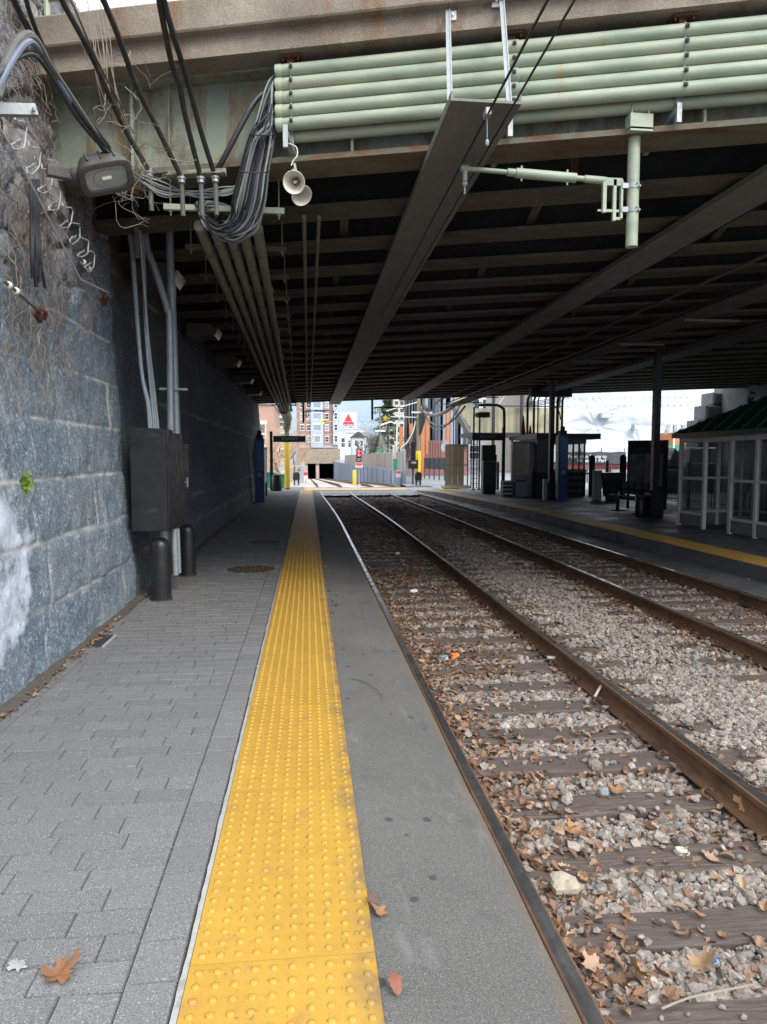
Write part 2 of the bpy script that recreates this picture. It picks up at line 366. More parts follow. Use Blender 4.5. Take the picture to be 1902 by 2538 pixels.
# bridge steel
t = NT('sage_green_girder_paint'); n1 = t.noise(1.3, 7, .65); n2 = t.noise(5, 8, .75); n4 = t.noise(2.5, 7, .7, sc=(2.5, 2.5, .5))
c = t.ramp(n1, [(.3, (.17, .2, .155)), (.7, (.27, .295, .225))]); c = t.mix(t.ramp(n4, [(.5, 0.), (.62, .85)]), c, (.16, .095, .045)); c = t.mix(t.ramp(n2, [(.55, 0.), (.64, .9)]), c, (.2, .15, .08)); c = t.mix(t.ramp(t.noise(1.4, 8, .7), [(.56, 0.), (.66, .8)]), c, (.1, .075, .045))
M['girder'] = t.out(c, .65, 0, t.bump(n2, .3, .006))
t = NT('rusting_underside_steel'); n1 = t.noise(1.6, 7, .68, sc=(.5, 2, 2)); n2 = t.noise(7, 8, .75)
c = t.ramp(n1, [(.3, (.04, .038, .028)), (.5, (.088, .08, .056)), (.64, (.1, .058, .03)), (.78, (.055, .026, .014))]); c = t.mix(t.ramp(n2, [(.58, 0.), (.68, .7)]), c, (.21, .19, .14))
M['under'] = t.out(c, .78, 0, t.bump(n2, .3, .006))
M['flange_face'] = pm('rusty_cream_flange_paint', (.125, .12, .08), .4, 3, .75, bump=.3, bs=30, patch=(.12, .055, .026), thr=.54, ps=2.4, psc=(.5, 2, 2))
M['web'] = pm('shaded_dark_green_steel', (.02, .023, .018), .4, 2.5, .85, bump=.3, bs=20, patch=(.26, .075, .025), thr=.7, ps=1.8, psc=(2.6, 1, .3), width=.04)  # dark green with rust streaks, blackened to paint in the shade between girders
M['deckunder'] = pm('shaded_deck_underside', (.018, .019, .017), .4, 2, .9, bump=.3, bs=20)  # near-black colour stands in for the shade under the deck
t = NT('pale_green_conduit'); n1 = t.noise(1.1, 6, .6, sc=(1, 6, 6)); n2 = t.noise(22, 6, .7, sc=(.35, 3, 3)); c = t.ramp(n1, [(.3, (.21, .255, .185)), (.5, (.29, .33, .24)), (.68, (.37, .38, .265)), (.8, (.31, .345, .26))])
c = t.mix(t.ramp(n2, [(.54, 0.), (.7, .55)]), c, (.22, .25, .175)); c = t.mix(t.ramp(t.noise(3, 6, .7, sc=(1.6, .3, .3)), [(.63, 0.), (.7, .6)]), c, (.36, .23, .1)); M['pipe'] = t.out(c, .5, 0, t.bump(n2, .1, .002))
M['pipe_dull'] = pm('dusty_green_pipe', (.2, .205, .145), .3, 5, .7, bump=.25, bs=60, patch=(.1, .1, .07), thr=.58, ps=6)
M['trough'] = pm('grey_trough_board', (.15, .148, .125), .28, 2.2, .6, bump=.15, bs=30, patch=(.19, .175, .145), thr=.58, ps=2.5, psc=(2, .4, 1))
M['galv'] = pm('galvanised_steel', (.3, .315, .315), .25, 8, .5, metal=.4, bump=.1)
M['galv_dull'] = pm('weathered_conduit', (.33, .36, .385), .22, 5, .5, metal=.35, bump=.12, patch=(.17, .16, .14), thr=.66, ps=7)
M['grey_pipe'] = pm('old_grey_pipe', (.115, .112, .1), .25, 6, .7, bump=.2)
M['rust'] = pm('deep_rust', (.105, .042, .024), .45, 14, .85, bump=.5, bs=60)
M['cable'] = pm('black_cable', (.022, .022, .025), .3, 6, .5, bump=.1)
M['cable_worn'] = pm('weathered_black_cable', (.03, .026, .022), .4, 5, .65, bump=.35, bs=50, patch=(.085, .07, .045), thr=.62, ps=7)
M['cable_grey'] = pm('grey_cable', (.14, .14, .155), .25, 6, .5, bump=.1)
M['cable_sage'] = pm('dusty_green_cable', (.27, .3, .245), .25, 6, .6, bump=.1)
M['cable_blue'] = pm('blue_grey_cable', (.13, .15, .2), .2, 6, .5, bump=.1)
M['white_wire'] = pm('pale_wire', (.45, .45, .45), .2, 10, .5, bump=0)
M['black'] = pm('black_paint', (.014, .014, .015), .3, 7, .42, bump=.15, bs=50, patch=(.05, .048, .045), thr=.7, ps=9)
M['black_matte'] = pm('matt_black_metal', (.012, .012, .013), .3, 7, .7, spec=.2)
M['black_box'] = pm('scuffed_black_cabinet', (.012, .012, .013), .35, 2.5, .5, bump=.12, bs=20, patch=(.055, .05, .045), thr=.66, ps=3.2, psc=(1, 1, 2))
M['bollard'] = pm('black_plastic_sleeve', (.018, .018, .019), .3, 5, .36, bump=.1, patch=(.05, .05, .05), thr=.66, ps=8)
M['dark'] = pm('dark_charcoal_paint', (.035, .036, .038), .3, 5, .55)
M['flood'] = pm('bronze_floodlight_paint', (.075, .068, .06), .25, 9, .5, bump=.15)
M['lens'] = pm('floodlight_glass', (.3, .32, .3), .3, 8, .08, bump=0)
M['chrome'] = pm('polished_reflector', (.75, .74, .68), .1, 5, .15, metal=.95, bump=0)
M['ivory'] = pm('ivory_plastic', (.62, .58, .5), .15, 8, .45, bump=.05, patch=(.4, .36, .28), thr=.68, ps=9)
M['white'] = pm('white_paint', (.75, .75, .74), .1, 5, .55)
M['white_frame'] = pm('white_shelter_frame', (.66, .66, .64), .15, 3, .45, bump=.08, patch=(.35, .34, .31), thr=.68, ps=5)
M['grey_panel'] = pm('grey_kick_panel', (.17, .17, .172), .18, 4, .6)
M['greenroof'] = pm('dark_green_metal_roof', (.018, .075, .05), .25, 3, .4, bump=.08)
M['glass'] = glassm('dusty_glass', (.06, .07, .075))
M['glass_dark'] = pm('dark_window_glass', (.05, .065, .075), .4, .8, .08, bump=0)
M['glass_sky'] = pm('pale_window_glass', (.25, .3, .34), .4, .15, .1, bump=0)
M['blue'] = pm('blue_call_post', (.025, .09, .3), .2, 3, .4)
M['blue_lit'] = pm('bright_blue_panel', (.045, .21, .56), .15, 3, .35)
M['green_sign'] = pm('dark_green_sign', (.012, .03, .024), .2, 3, .5)
M['yellow'] = pm('yellow_guard', (.74, .5, .03), .15, 4, .5, bump=.1)
M['yellow_sign'] = pm('yellow_sign', (.78, .68, .04), .1, 4, .5)
M['red'] = pm('red_sign', (.55, .05, .05), .15, 4, .5)
M['cone'] = pm('red_orange_cone', (.4, .045, .02), .2, 4, .5)
M['orange'] = pm('orange_column', (.42, .16, .06), .2, 1.2, .6)
M['redfence'] = pm('red_brown_panel_fence', (.23, .105, .095), .2, .7, .7)
M['bright_red'] = pm('bright_red_panel', (.58, .06, .06), .15, 1, .6)
M['dumpster'] = pm('green_dumpster_paint', (.03, .22, .12), .25, 3, .55, patch=(.1, .1, .06), thr=.7, ps=6)
M['manhole'] = pm('brown_cast_iron', (.085, .062, .045), .35, 20, .75, metal=.2, bump=.6, bs=60)
M['signal_red'] = glow('lit_red_lamp', (1, .05, .07), 4.)
M['lampwhite'] = pm('frosted_lamp_lens', (.55, .56, .55), .1, 6, .2, bump=0)
M['kiosk'] = pm('grey_kiosk_panel', (.2, .205, .205), .2, 2, .55)
M['kiosk_green'] = pm('dark_teal_kiosk_base', (.03, .05, .05), .25, 3, .5)
M['cream'] = pm('cream_corrugated_sheet', (.46, .44, .3), .18, .6, .6, bump=0, patch=(.3, .28, .2), thr=.62, ps=1)
M['bronze'] = pm('rust_streaked_yellow_panel', (.22, .19, .105), .3, 1, .5, bump=.1, patch=(.3, .13, .03), thr=.57, ps=1.3, psc=(1, 1, .6))
M['retain'] = pm('blue_grey_painted_concrete', (.16, .2, .26), .3, .5, .8, bump=.2, bs=6, patch=(.34, .37, .4), thr=.66, ps=.7, psc=(1, 1, .3))
M['woodfence'] = pm('weathered_board_fence', (.24, .2, .165), .4, .5, .85, bump=.2, bs=8, patch=(.33, .3, .26), thr=.55, ps=1.5, psc=(2, 2, .1))
M['darkclad'] = pm('dark_grey_cladding', (.1, .115, .14), .2, .2, .6, bump=0)
M['darkclad2'] = pm('mid_grey_cladding', (.24, .27, .32), .2, .2, .6, bump=0)
M['tarp'] = pm('white_scaffold_tarp', (.54, .57, .6), .08, .15, .6, bump=.15, bs=.4, patch=(.5, .54, .58), thr=.55, ps=.15)
M['banner'] = pm('dark_grey_banner', (.05, .055, .065), .3, .5, .7)
M['brownstone'] = pm('tan_concrete', (.4, .36, .3), .2, .3, .8)
t = NT('red_brick'); bt = t.n('ShaderNodeTexBrick'); bt.inputs['Scale'].default_value = 1.; bt.inputs['Brick Width'].default_value = .6; bt.inputs['Row Height'].default_value = .2; bt.inputs['Mortar Size'].default_value = .02
bt.inputs['Color1'].default_value = (.25, .105, .075, 1); bt.inputs['Color2'].default_value = (.33, .15, .105, 1); bt.inputs['Mortar'].default_value = (.36, .3, .26, 1)
mpn = t.n('ShaderNodeMapping'); mpn.inputs['Rotation'].default_value = (math.pi / 2, 0, 0); t.l(t.co, mpn.inputs[0]); t.l(mpn.outputs[0], bt.inputs['Vector']); M['brick'] = t.out(bt.outputs[0], .85)
M['pinkbrick'] = pm('pale_pink_brick', (.42, .25, .2), .2, .4, .85)
M['bluebay'] = pm('pale_blue_bay_panel', (.38, .44, .56), .12, .3, .6)
M['bark'] = pm('grey_bark', (.12, .095, .075), .3, 6, .9, bump=.5, bs=30)
M['polewood'] = pm('weathered_pole_wood', (.2, .17, .115), .35, 4, .9, bump=.4, bs=20, patch=(.12, .15, .09), thr=.6, ps=3)
M['twig'] = pm('pale_dry_twig', (.29, .24, .19), .35, 6, .9, bump=0)
M['twig_dark'] = pm('red_brown_twig', (.13, .085, .07), .35, 6, .9, bump=0)
M['twig_tan'] = pm('tan_twig_mass', (.46, .32, .22), .3, 1, .9, bump=0)
t = NT('evergreen_needles'); i = t.island(); M['needles'] = t.out(t.ramp(i, [(0, (.03, .06, .03)), (.5, (.06, .1, .045)), (1, (.1, .14, .07))]), .8)
t = NT('moss_green'); i = t.island(); M['moss'] = t.out(t.ramp(i, [(0, (.12, .2, .02)), (1, (.25, .33, .05))]), .8)
M['soil'] = pm('brown_dirt', (.085, .074, .062), .4, 12, .95, bump=.7, bs=50)
M['granite_plain'] = pm('pale_granite_block', (.2, .21, .22), .4, 3, .85, bump=.6, bs=14, patch=(.1, .11, .06), thr=.62, ps=1.5)
M['granite_unused'] = pm('shade_blackened_granite', (.045, .052, .06), .45, 3, .8, bump=.6, bs=25, patch=(.1, .09, .085), thr=.62, ps=2, psc=(1, 1, .5))  # unused granite copy, under-bridge shade painted into its colour
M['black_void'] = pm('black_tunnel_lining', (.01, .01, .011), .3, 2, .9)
M['poster'] = pm('faded_map_poster', (.42, .38, .4), .3, 4, .35, bump=0, patch=(.3, .32, .42), thr=.55, ps=3)
M['ad_photo'] = pm('dark_photo_poster', (.15, .15, .145), .6, 2.2, .25, bump=0, patch=(.36, .23, .1), thr=.63, ps=2)
M['street_photo'] = pm('beige_wrap_panel', (.6, .47, .36), .35, 2.5, .25, bump=0, patch=(.42, .15, .13), thr=.66, ps=2.6)
# ------------------------------------------------------------------ the ground, platforms and tracks
def xoff(Y): return -.25 * smoothstep(18, 38, Y)
def zoff(Y): return -.027 * max(0, Y - 47)
def edge(Y): return 6.4 - .85 * smoothstep(18, 37, Y)
YS = [-3, 0, 3, 6, 9, 12, 15, 18, 20, 22, 24, 26, 28, 30, 32, 34, 36, 38, 41.2]
def sheet(name, fa, fb, ys, mat, kind='structure', thick=.0):
    m = MB()
    for a, b in zip(ys[:-1], ys[1:]):
        A, B, A2, B2 = fa(a), fb(a), fa(b), fb(b)
        m.add([(A[0], a, A[1]), (B[0], a, B[1]), (B2[0], b, B2[1]), (A2[0], b, A2[1])], [(0, 1, 2, 3)])
    return tag(m.build(name, mat, fix=False), kind=kind)
# terrain: one big sheet with the railway cutting let into it (left open over the track bed, which has its own sheets)
m = MB()
m.quad((5.75, 41.2, -.03), (600, 41.2, -.03), (600, 45.6, -.03), (5.95, 45.6, -.03)).quad((5.95, 45.6, -.03), (600, 45.6, -.03), (600, 139, -.03), (6.9, 139, -.03)).quad((6.9, 139, -.03), (600, 139, -.03), (600, 232, -.03), (8., 232, -.03))
for (x0, x1, y0, y1) in ((-600, -2.6, -40, 232), (-600, 600, 232, 2500), (17, 600, -40, 41.2), (-2.6, 17, -40, -3)):
    m.quad((x0, y0, -.03), (x1, y0, -.03), (x1, y1, -.03), (x0, y1, -.03))
tag(m.build('ground', M['asphalt_pale'], fix=False), kind='structure')
tag(MB().quad((-4.5, 36, -.012), (-.2, 36, -.012), (-.2, 41.2, -.012), (-4.5, 41.2, -.012)).build('footpath', M['paver'], fix=False), kind='structure')
tag(MB().quad((-.2, 34.0, -.14), (5.6, 34.0, -.14), (5.6, 36, -.085), (-.2, 36, -.085)).quad((-.2, 36.0, -.085), (17.1, 36.0, -.085), (17.1, 41.25, -.068), (-.2, 41.25, -.068)).build('crossing', M['asphalt_pale'], fix=False), kind='structure')
# platform base sheet under the pavers, then bricks one by one in one mesh
tag(MB().quad((-2.3, -3, -.012), (.215, -3, -.012), (.215, 36, -.012), (-2.3, 36, -.012)).build('platform_bed', M['grout'], fix=False), kind='structure')
def bricks(rows, mat, name):
    n = len(rows); a = np.array(rows); g = .002; b = .004
    x0, x1, y0, y1 = a[:, 0] + g * .6, a[:, 1] - g * .6, a[:, 2] + g * 2.1, a[:, 3] - g * 2.1
    rng = np.random.default_rng(3); dz = rng.normal(0, .0009, n); tx = rng.normal(0, .0013, n)
    V = np.zeros((n, 8, 3)); lo = -.011
    for i, (X, Y_) in enumerate(((x0, y0), (x1, y0), (x1, y1), (x0, y1))):
        V[:, i] = np.stack([X, Y_, np.full(n, lo)], 1)
    for i, (X, Y_, s) in enumerate(((x0 + b, y0 + b, -1), (x1 - b, y0 + b, 1), (x1 - b, y1 - b, 1), (x0 + b, y1 - b, -1))):
        V[:, 4 + i] = np.stack([X, Y_, dz + tx * s], 1)
    f = np.array([(4, 5, 6, 7), (0, 1, 5, 4), (1, 2, 6, 5), (2, 3, 7, 6), (3, 0, 4, 7)])
    F = (f[None] + (np.arange(n) * 8)[:, None, None]).reshape(-1, 4)
    return np_mesh(name, V.reshape(-1, 3), F, mat)
rows = []; y = -1.; rr = random.Random(5); k = 0
while y < 36:
    x = -1.86; xs = [x, x + (.05, .2, .12, .27, .15, .24, .09)[k % 7] + rr.uniform(-.02, .02)]; k += 1
    while xs[-1] < -.59 - .12: xs.append(xs[-1] + .29)
    xs[-1] = -.59
    for a, b in zip(xs[:-1], xs[1:]): rows.append((a, b, y, y + .138))
    y += .138
y = -1.
while y < 36: rows.append((-.59, -.424, y, y + .2)); y += .2
y = -1.
while y < 36: rows.append((-1.98, -1.86, y, y + .3)); y += .3
tag(bricks(rows, M['paver'], 'pavement'), kind='structure')
# sealant bead with a ragged left edge
m = MB(); y = -.5; vs = []
while y < 36: vs.append((-.412 - .006 * abs(math.sin(y * 5.3) * random.random()) - .003, -.398, y)); y += .04 if y < 8 else .25
for (a, b, y), (a2, b2, y2) in zip(vs[:-1], vs[1:]): m.quad((a, y, .004), (b, y, .007), (b2, y2, .007), (a2, y2, .004))
tag(m.build('sealant_line', M['sealant'], fix=False), kind='structure')
# dirt strip at the wall foot
v = []; ny = 300
for j in range(ny):
    yy = 1 + j * .12; w = .045 + .02 * math.sin(yy * 1.7) + .02 * math.sin(yy * 5.1)
    v += [(-2.2, yy, .03), (-1.985 + w * .3, yy, .02), (-1.985 + w, yy, .0035)]
tag(np_mesh('dirt_strip', v, grid_faces(ny, 3), M['soil'], smooth=True), kind='structure')
# tactile strip
TS = thing('tactile_paving', 'yellow tactile strip of domed tiles along the near platform edge', 'tactile paving', (0, 0, 0))
def tile(seg, prof, name, plates):
    L_, x0, x1 = 1.22, -.396, .21; m = MB()
    m.box(x0, x1, .0015, L_ - .0015, -.008, .008)
    for i in range(10):
        for j in range(20):
            x = x0 + .033 + i * .06; y = .04 + j * .06
            m.lathe((x, y, .0078), prof, seg, cap=False)
            n0 = len(m.v); m.f.append([n0 - seg + k for k in range(seg)])
    if plates:
        for (x, y, a) in ((x0 + .06, L_ - .1, .03), (x1 - .06, .04, .03)):
            for k in range(2):
                m.box(x - a / 1.0, x + a / 1.0, y + k * .07 - .0015, y + k * .07 + .0015, .008, .0105); m.box(x - a + k * 2 * a - .0015, x - a + k * 2 * a + .0015, y + .002, y + .068, .008, .0105)
    return m.build(name, M['tactile'], TS, smooth=False)
t0 = tile(14, [(.0138, 0), (.0128, .0038), (.0095, .0066), (.0045, .0078)], 'tile', True)
tf = tile(6, [(.0138, 0), (.0075, .0075)], 'tile', False)
for ob in (t0, tf): ob.data.polygons.foreach_set('use_smooth', [len(p.vertices) == 4 and p.area < .0001 for p in ob.data.polygons])
t0.location.y = 2.25 - 1.22 * 2; tf.location.y = 2.25 + 1.22 * 6
for k in range(-1, 28):
    if k in (6,) or k == -2: continue
    c = (t0 if k < 6 else tf).copy(); COL.objects.link(c); c.location.y = 2.25 + 1.22 * k; c.location.z = random.uniform(-.0008, .0008)
tactile_x = 0
# asphalt shoulder between the tactile strip and the near rail, falling slightly to the rail
m = []; ys = np.concatenate([np.arange(-1, 10, .12), np.arange(10, 36.2, .4)]); xs = np.linspace(0, 1, 14)
for yy in ys:
    for q in xs:
        e = .835 + xoff(yy); m.append((.212 + (e - .212) * q, yy, -.004 - .075 * q ** 1.3 - (.02 if q == 1 else 0)))
m = np.array(m); m[:, 2] += fbm(m * np.array([2.5, 2.5, 0]), 3, 5) * .004 + fbm(m * np.array([14, 14, 0]), 2, 9) * .0012
tag(np_mesh('asphalt_shoulder', m, grid_faces(len(ys), 14), M['asphalt'], smooth=True), kind='structure')
# ballast bed
RAILX = (.875, 2.315, 4.19, 5.63)
def bed_h(x, y): return -.285
sheet('ballast_bed', lambda Y: (.8 + xoff(Y), -.29), lambda Y: (5.75 + xoff(Y), -.29), YS[:-2], M['bed'])
yb = [41.2, 47, 80, 120, 170, 232]
sheet('lower_ballast', lambda Y: (-2.4, -.27 + zoff(Y)), lambda Y: (8.2, -.27 + zoff(Y)), yb, M['bed_pale'])
sheet('far_asphalt_shoulder', lambda Y: (5.68 + xoff(Y), -.105), lambda Y: (edge(Y) + .02, -.08), YS[:-2], M['asphalt_dark'])
m = MB()
for a, b in zip(YS[:-1], YS[1:]):
    if a >= 36: break
    za, zb = [.115 - .115 * smoothstep(31, 36, q) for q in (a, b)]
    m.quad((edge(a), a, -.12), (edge(b), b, -.12), (edge(b), b, zb), (edge(a), a, za))
    m.quad((edge(a), a, za), (edge(b), b, zb), (19, b, zb), (19, a, za))
tag(m.build('far_platform', M['asphalt_dark'], fix=False), kind='structure')
FT = thing('tactile_paving', 'yellow tactile strip along the far platform edge across the tracks', 'tactile paving', (6.4, 4, .11))
m0 = MB(); yy = 3.
while yy < 35.9:
    L_ = 1.22; a, b = yy, yy + L_; za, zb = [.115 - .115 * smoothstep(31, 36, q) + .004 for q in (a, b)]
    m = MB().quad((edge(a) + .02, a + .005, za), (edge(a) + .63, a + .005, za), (edge(b) + .63, b - .005, zb), (edge(b) + .02, b - .005, zb))
    if 6 < yy < 20:
        for i in range(10):
            for j in range(20):
                q = a + .04 + j * .06; m.lathe((edge(q) + .055 + i * .06, q, za), [(.0135, -.002), (.008, .005)], 5, cap=False); n0 = len(m.v); m.f.append([n0 - 5 + k for k in range(5)])
    m.build('tile', M['tactile_far'] if 'tactile_far' in M else M['yellow'], FT, fix=False); yy += L_
# crossing bands of yellow tactile tiles
for (x0, x1, lab) in ((-.2, 5.4, 'wide yellow tactile band across the near track crossing'), (7.2, 8.4, 'short yellow tactile band at the right end of the crossing')):
    o = tag(MB().box(x0, x1, 37.6, 39.6, -.066, -.058).build('tactile_band', M['tactile_far']), lab, 'tactile paving')
# ------------------------------------------------------------------ railway tracks
def rail_sweep(x, ys, prof, dz=0):
    m = MB(); m.loft([[(x + xoff(Y) + px, Y, dz + zoff(Y) + pz) for px, pz in prof] for Y in ys]); return m
RP = [(-.075, -.155), (.075, -.155), (.075, -.145), (.016, -.128), (.009, -.11), (.009, -.045), (.036, -.032), (.036, -.006), (.029, 0), (-.029, 0), (-.036, -.006), (-.036, -.032), (-.009, -.045), (-.009, -.11), (-.016, -.128), (-.075, -.145)]
YR = list(np.arange(-2, 48, 1.)) + list(np.arange(48, 228, 6.)) + [228]
def sleeper_mesh(k):
    rng = random.Random(k); m = MB(); n = 22; rings = []
    ew = [fbm(np.array([[i * .35, k * 3.1, 0.]]), 3, k)[0] * .012 for i in range(n)]
    for i in range(n):
        x = -1.28 + 2.56 * i / (n - 1); w = .11 + ew[i] * .8; h = .006 * math.sin(i * .9 + k)
        rings.append([(x, -w, -.16), (x, w, -.16), (x, w + .003, -.012 + h * .5), (x, w - .008, h * .6), (x, -w + .008, h * .6 + ew[i] * .2), (x, -w - .003, -.012)])
    return m.loft(rings)
def track(x0, label, dull):
    T = thing('railway_track', label, 'railway track', (x0 + .72, 2, -.245))
    for i, rx in enumerate((x0, x0 + 1.44)):
        r = rail_sweep(rx, YR, RP, -.09).build('rail', M['rail_rust'], T, smooth=True)
        rail_sweep(rx, YR, [(-.026, .0012), (.026, .0012), (.026, -.002), (-.026, -.002)], -.09).build('running_surface', M['rail_top'], r, smooth=False)
    protos = []
    for k in range(88):
        Y = 1.6 + .508 * k
        if 36.0 < Y < 41.2: continue
        if len(protos) < 5:
            o = sleeper_mesh(len(protos) + (0 if x0 < 2 else 9)).build('sleeper', M['sleeper'], T, smooth=False); protos.append(o)
        else:
            o = random.choice(protos).copy(); COL.objects.link(o)
        c = Vector((x0 + .72 + xoff(Y) + random.uniform(-.04, .04), Y + random.uniform(-.03, .03), -.243 + zoff(Y) + random.uniform(-.006, .006)))
        o.location = c - ORG[T] + ORG[T] if False else c - ORG[T]; o.rotation_euler.z = random.uniform(-.025, .025)
        for v in (): pass
    return T
def sleeper_fix(): pass
T1 = None
_old_build = None
class _Local: pass
def track_things():
    for x0, lab, dull in ((RAILX[0], 'near railway track beside the yellow platform strip', 0), (RAILX[2], 'second railway track in front of the far platform', 1)):
        T = track(x0, lab, dull)
        # sleepers are modelled about the origin: undo the offset build() took off
        done = set()
        for o in T.children:
            if o.name.startswith('sleeper') and o.data.name not in done:
                done.add(o.data.name); o.data.transform(Matrix.Translation(ORG[T]))
        for rx in ((x0, x0 + 1.44)):
            for k in range(22):
                Y = 1.6 + .508 * k
                for sgn in (-1, 1):
                    if x0 == RAILX[0] and rx == x0 and sgn < 0: continue
                    c = Vector((rx + sgn * .085, Y, -.222)); pts = []
                    for q in range(11):
                        g = -.6 + 4.6 * q / 10; pts.append(c + Vector((sgn * .03 * (1 - math.cos(g)) * .7, .038 * math.sin(g), .012 + .018 * math.cos(g))))
                    MB().tube(pts, .0085, 6).build('rail_clip', M['rail_rust'], T, smooth=True)
track_things()
# ------------------------------------------------------------------ ballast stones, leaves
rng = np.random.default_rng(11)
ph = (1 + 5 ** .5) / 2
ICO = np.array([(-1, ph, 0), (1, ph, 0), (-1, -ph, 0), (1, -ph, 0), (0, -1, ph), (0, 1, ph), (0, -1, -ph), (0, 1, -ph), (ph, 0, -1), (ph, 0, 1), (-ph, 0, -1), (-ph, 0, 1)]) / 1.9
ICF = np.array([(0, 11, 5), (0, 5, 1), (0, 1, 7), (0, 7, 10), (0, 10, 11), (1, 5, 9), (5, 11, 4), (11, 10, 2), (10, 7, 6), (7, 1, 8), (3, 9, 4), (3, 4, 2), (3, 2, 6), (3, 6, 8), (3, 8, 9), (4, 9, 5), (2, 4, 11), (6, 2, 10), (8, 6, 7), (9, 8, 1)])
def rotmats(n):
    q = rng.normal(size=(n, 4)); q /= np.linalg.norm(q, axis=1)[:, None]; w, x, y, z = q.T
    return np.stack([np.stack([1 - 2 * (y * y + z * z), 2 * (x * y - z * w), 2 * (x * z + y * w)], -1), np.stack([2 * (x * y + z * w), 1 - 2 * (x * x + z * z), 2 * (y * z - x * w)], -1), np.stack([2 * (x * z - y * w), 2 * (y * z + x * w), 1 - 2 * (x * x + y * y)], -1)], 1)
def stones(name, c, size):
    n = len(c); sh = ICO[None] * (1 + rng.uniform(-.34, .3, (n, 12, 1))); sh = sh * rng.uniform(.62, 1.25, (n, 1, 3))
    V = np.einsum('nij,nkj->nki', rotmats(n), sh * size[:, None, None]); V[:, :, 2] *= .8; V += c[:, None]
    F = (ICF[None] + (np.arange(n) * 12)[:, None, None]).reshape(-1, 3)
    return tag(np_mesh(name, V.reshape(-1, 3), F, M['stone']), kind='stuff')
sl_y = np.array([1.6 + .508 * k for k in range(88)])
def on_sleeper(x, y):
    d = np.abs(y[:, None] - sl_y[None]).min(1); on = d < .113
    return on & (((x > .32) & (x < 2.87)) | ((x > 3.63) & (x < 6.2)))
def scatter(x0, x1, y0, y1, dens):
    n = int((x1 - x0) * (y1 - y0) * dens); return rng.uniform(x0, x1, n), rng.uniform(y0, y1, n)
cs = []; sz = []
for (x0, x1, y0, y1, dens, s) in ((.95, 2.24, 1.6, 5., 2900, .0205), (.95, 2.24, 5., 11, 1700, .0215), (2.39, 4.12, 2.6, 6, 2800, .0205), (2.39, 4.12, 6, 12, 1500, .022), (4.26, 5.56, 5.5, 12, 1100, .023), (.95, 2.24, 1.6, 6, 2600, .0105), (2.39, 4.12, 2.6, 6, 2400, .0105), (.95, 5.56, 12, 20, 420, .028), (.95, 5.56, 20, 35.8, 110, .034)):
    x, y = scatter(x0, x1, y0, y1, dens); x = x + np.array([xoff(q) for q in y])
    s_ = s * rng.lognormal(0, .3, len(x)); on = on_sleeper(x, y); keep = ~on | (rng.random(len(x)) < (.02 if s > .015 else .004))
    # keep stones off the rails themselves
    for r in RAILX: keep &= np.abs(x - np.array([xoff(q) for q in y]) - r) > .06
    x, y, s_, on = x[keep], y[keep], s_[keep], on[keep]
    hump = .02 * np.sin(y * 2.3 + x) * .5
    z = np.where(on, -.23, -.292 + rng.uniform(-.012, .03, len(x)) + hump) + np.where((x > 2.6) & (x < 3.9), .03, 0)
    cs.append(np.stack([x, y, z], 1)); sz.append(s_)
stones('ballast_stones', np.concatenate(cs), np.concatenate(sz))
# leaf outline with lobes, curled
def leaf_shape(seed, lobes=4):
    r = random.Random(seed); L_ = []; nn = lobes * 2
    for sgn in (1, -1):
        side = []
        for i in range(nn + 1):
            t = i / nn; base = .42 * math.sin(math.pi * (t * .86 + .08)) ** .8
            w = base * (1.0 if i % 2 else .55) * r.uniform(.7, 1.2); side.append((sgn * w, t + (.06 if i % 2 else -.01) + r.uniform(-.02, .02)))
        L_.append(side)
    pts = [(0, -.22), (0.012, 0)] + L_[0] + [(0, 1.1)] + L_[1][::-1] + [(-.012, 0)]
    out = []
    for i, p in enumerate(pts):
        q = pts[(i + 1) % len(pts)]
        out += [(p[0] * .72 + q[0] * .28, p[1] * .72 + q[1] * .28), (p[0] * .28 + q[0] * .72, p[1] * .28 + q[1] * .72)]
    return out
def leaf_verts(seed):
    pts = leaf_shape(seed); r = random.Random(seed + 99); cu, tw, fold = r.uniform(-.9, .9), r.uniform(-.6, .6), r.uniform(.1, .9)
    mid = [(0, max(-.2, min(1.08, p[1]))) for p in pts]
    def z(x, y): return cu * (y - .45) ** 2 + tw * x * (y - .4) + fold * abs(x)
    n = len(pts); V = [(x, y - .45, z(x, y)) for x, y in pts] + [(x, y - .45, z(x, y)) for x, y in mid]
    F = [(i, (i + 1) % n, n + (i + 1) % n, n + i) for i in range(n)]
    return np.array(V), F
LV = [leaf_verts(s) for s in range(8)]
def leaves_np(name, c, size, mat, flat):
    Vs = []; Fs = []; o = 0
    for i in range(len(c)):
        V, F = LV[i % 8]; a = rng.uniform(0, 6.28); ti = rng.normal(0, flat); tj = rng.normal(0, flat)
        Rm = np.array(Matrix.Rotation(a, 3, 'Z') @ Matrix.Rotation(ti, 3, 'X') @ Matrix.Rotation(tj, 3, 'Y')); W = (V * size[i]) @ Rm.T
        W[:, 2] -= W[:, 2].min() * .6; W += c[i]; Vs.append(W); Fs.append(np.array(F) + o); o += len(V)
    return np_mesh(name, np.concatenate(Vs), np.concatenate(Fs), mat)
pts = []; ss = []
def addl(x0, x1, y0, y1, n, s, bias=None):
    for _ in range(n):
        x = x0 + (x1 - x0) * (random.random() ** bias if bias else random.random()); y = y0 + (y1 - y0) * random.random() ** 1.0
        cl = fbm(np.array([[x * 1.4, y * 1.1, 3.]]), 3, 4)[0]
        if cl < -.15 and random.random() < .7: continue
        pts.append((x + xoff(y), y, -.268 + random.uniform(0, .032))); ss.append(s * random.uniform(.6, 1.35))
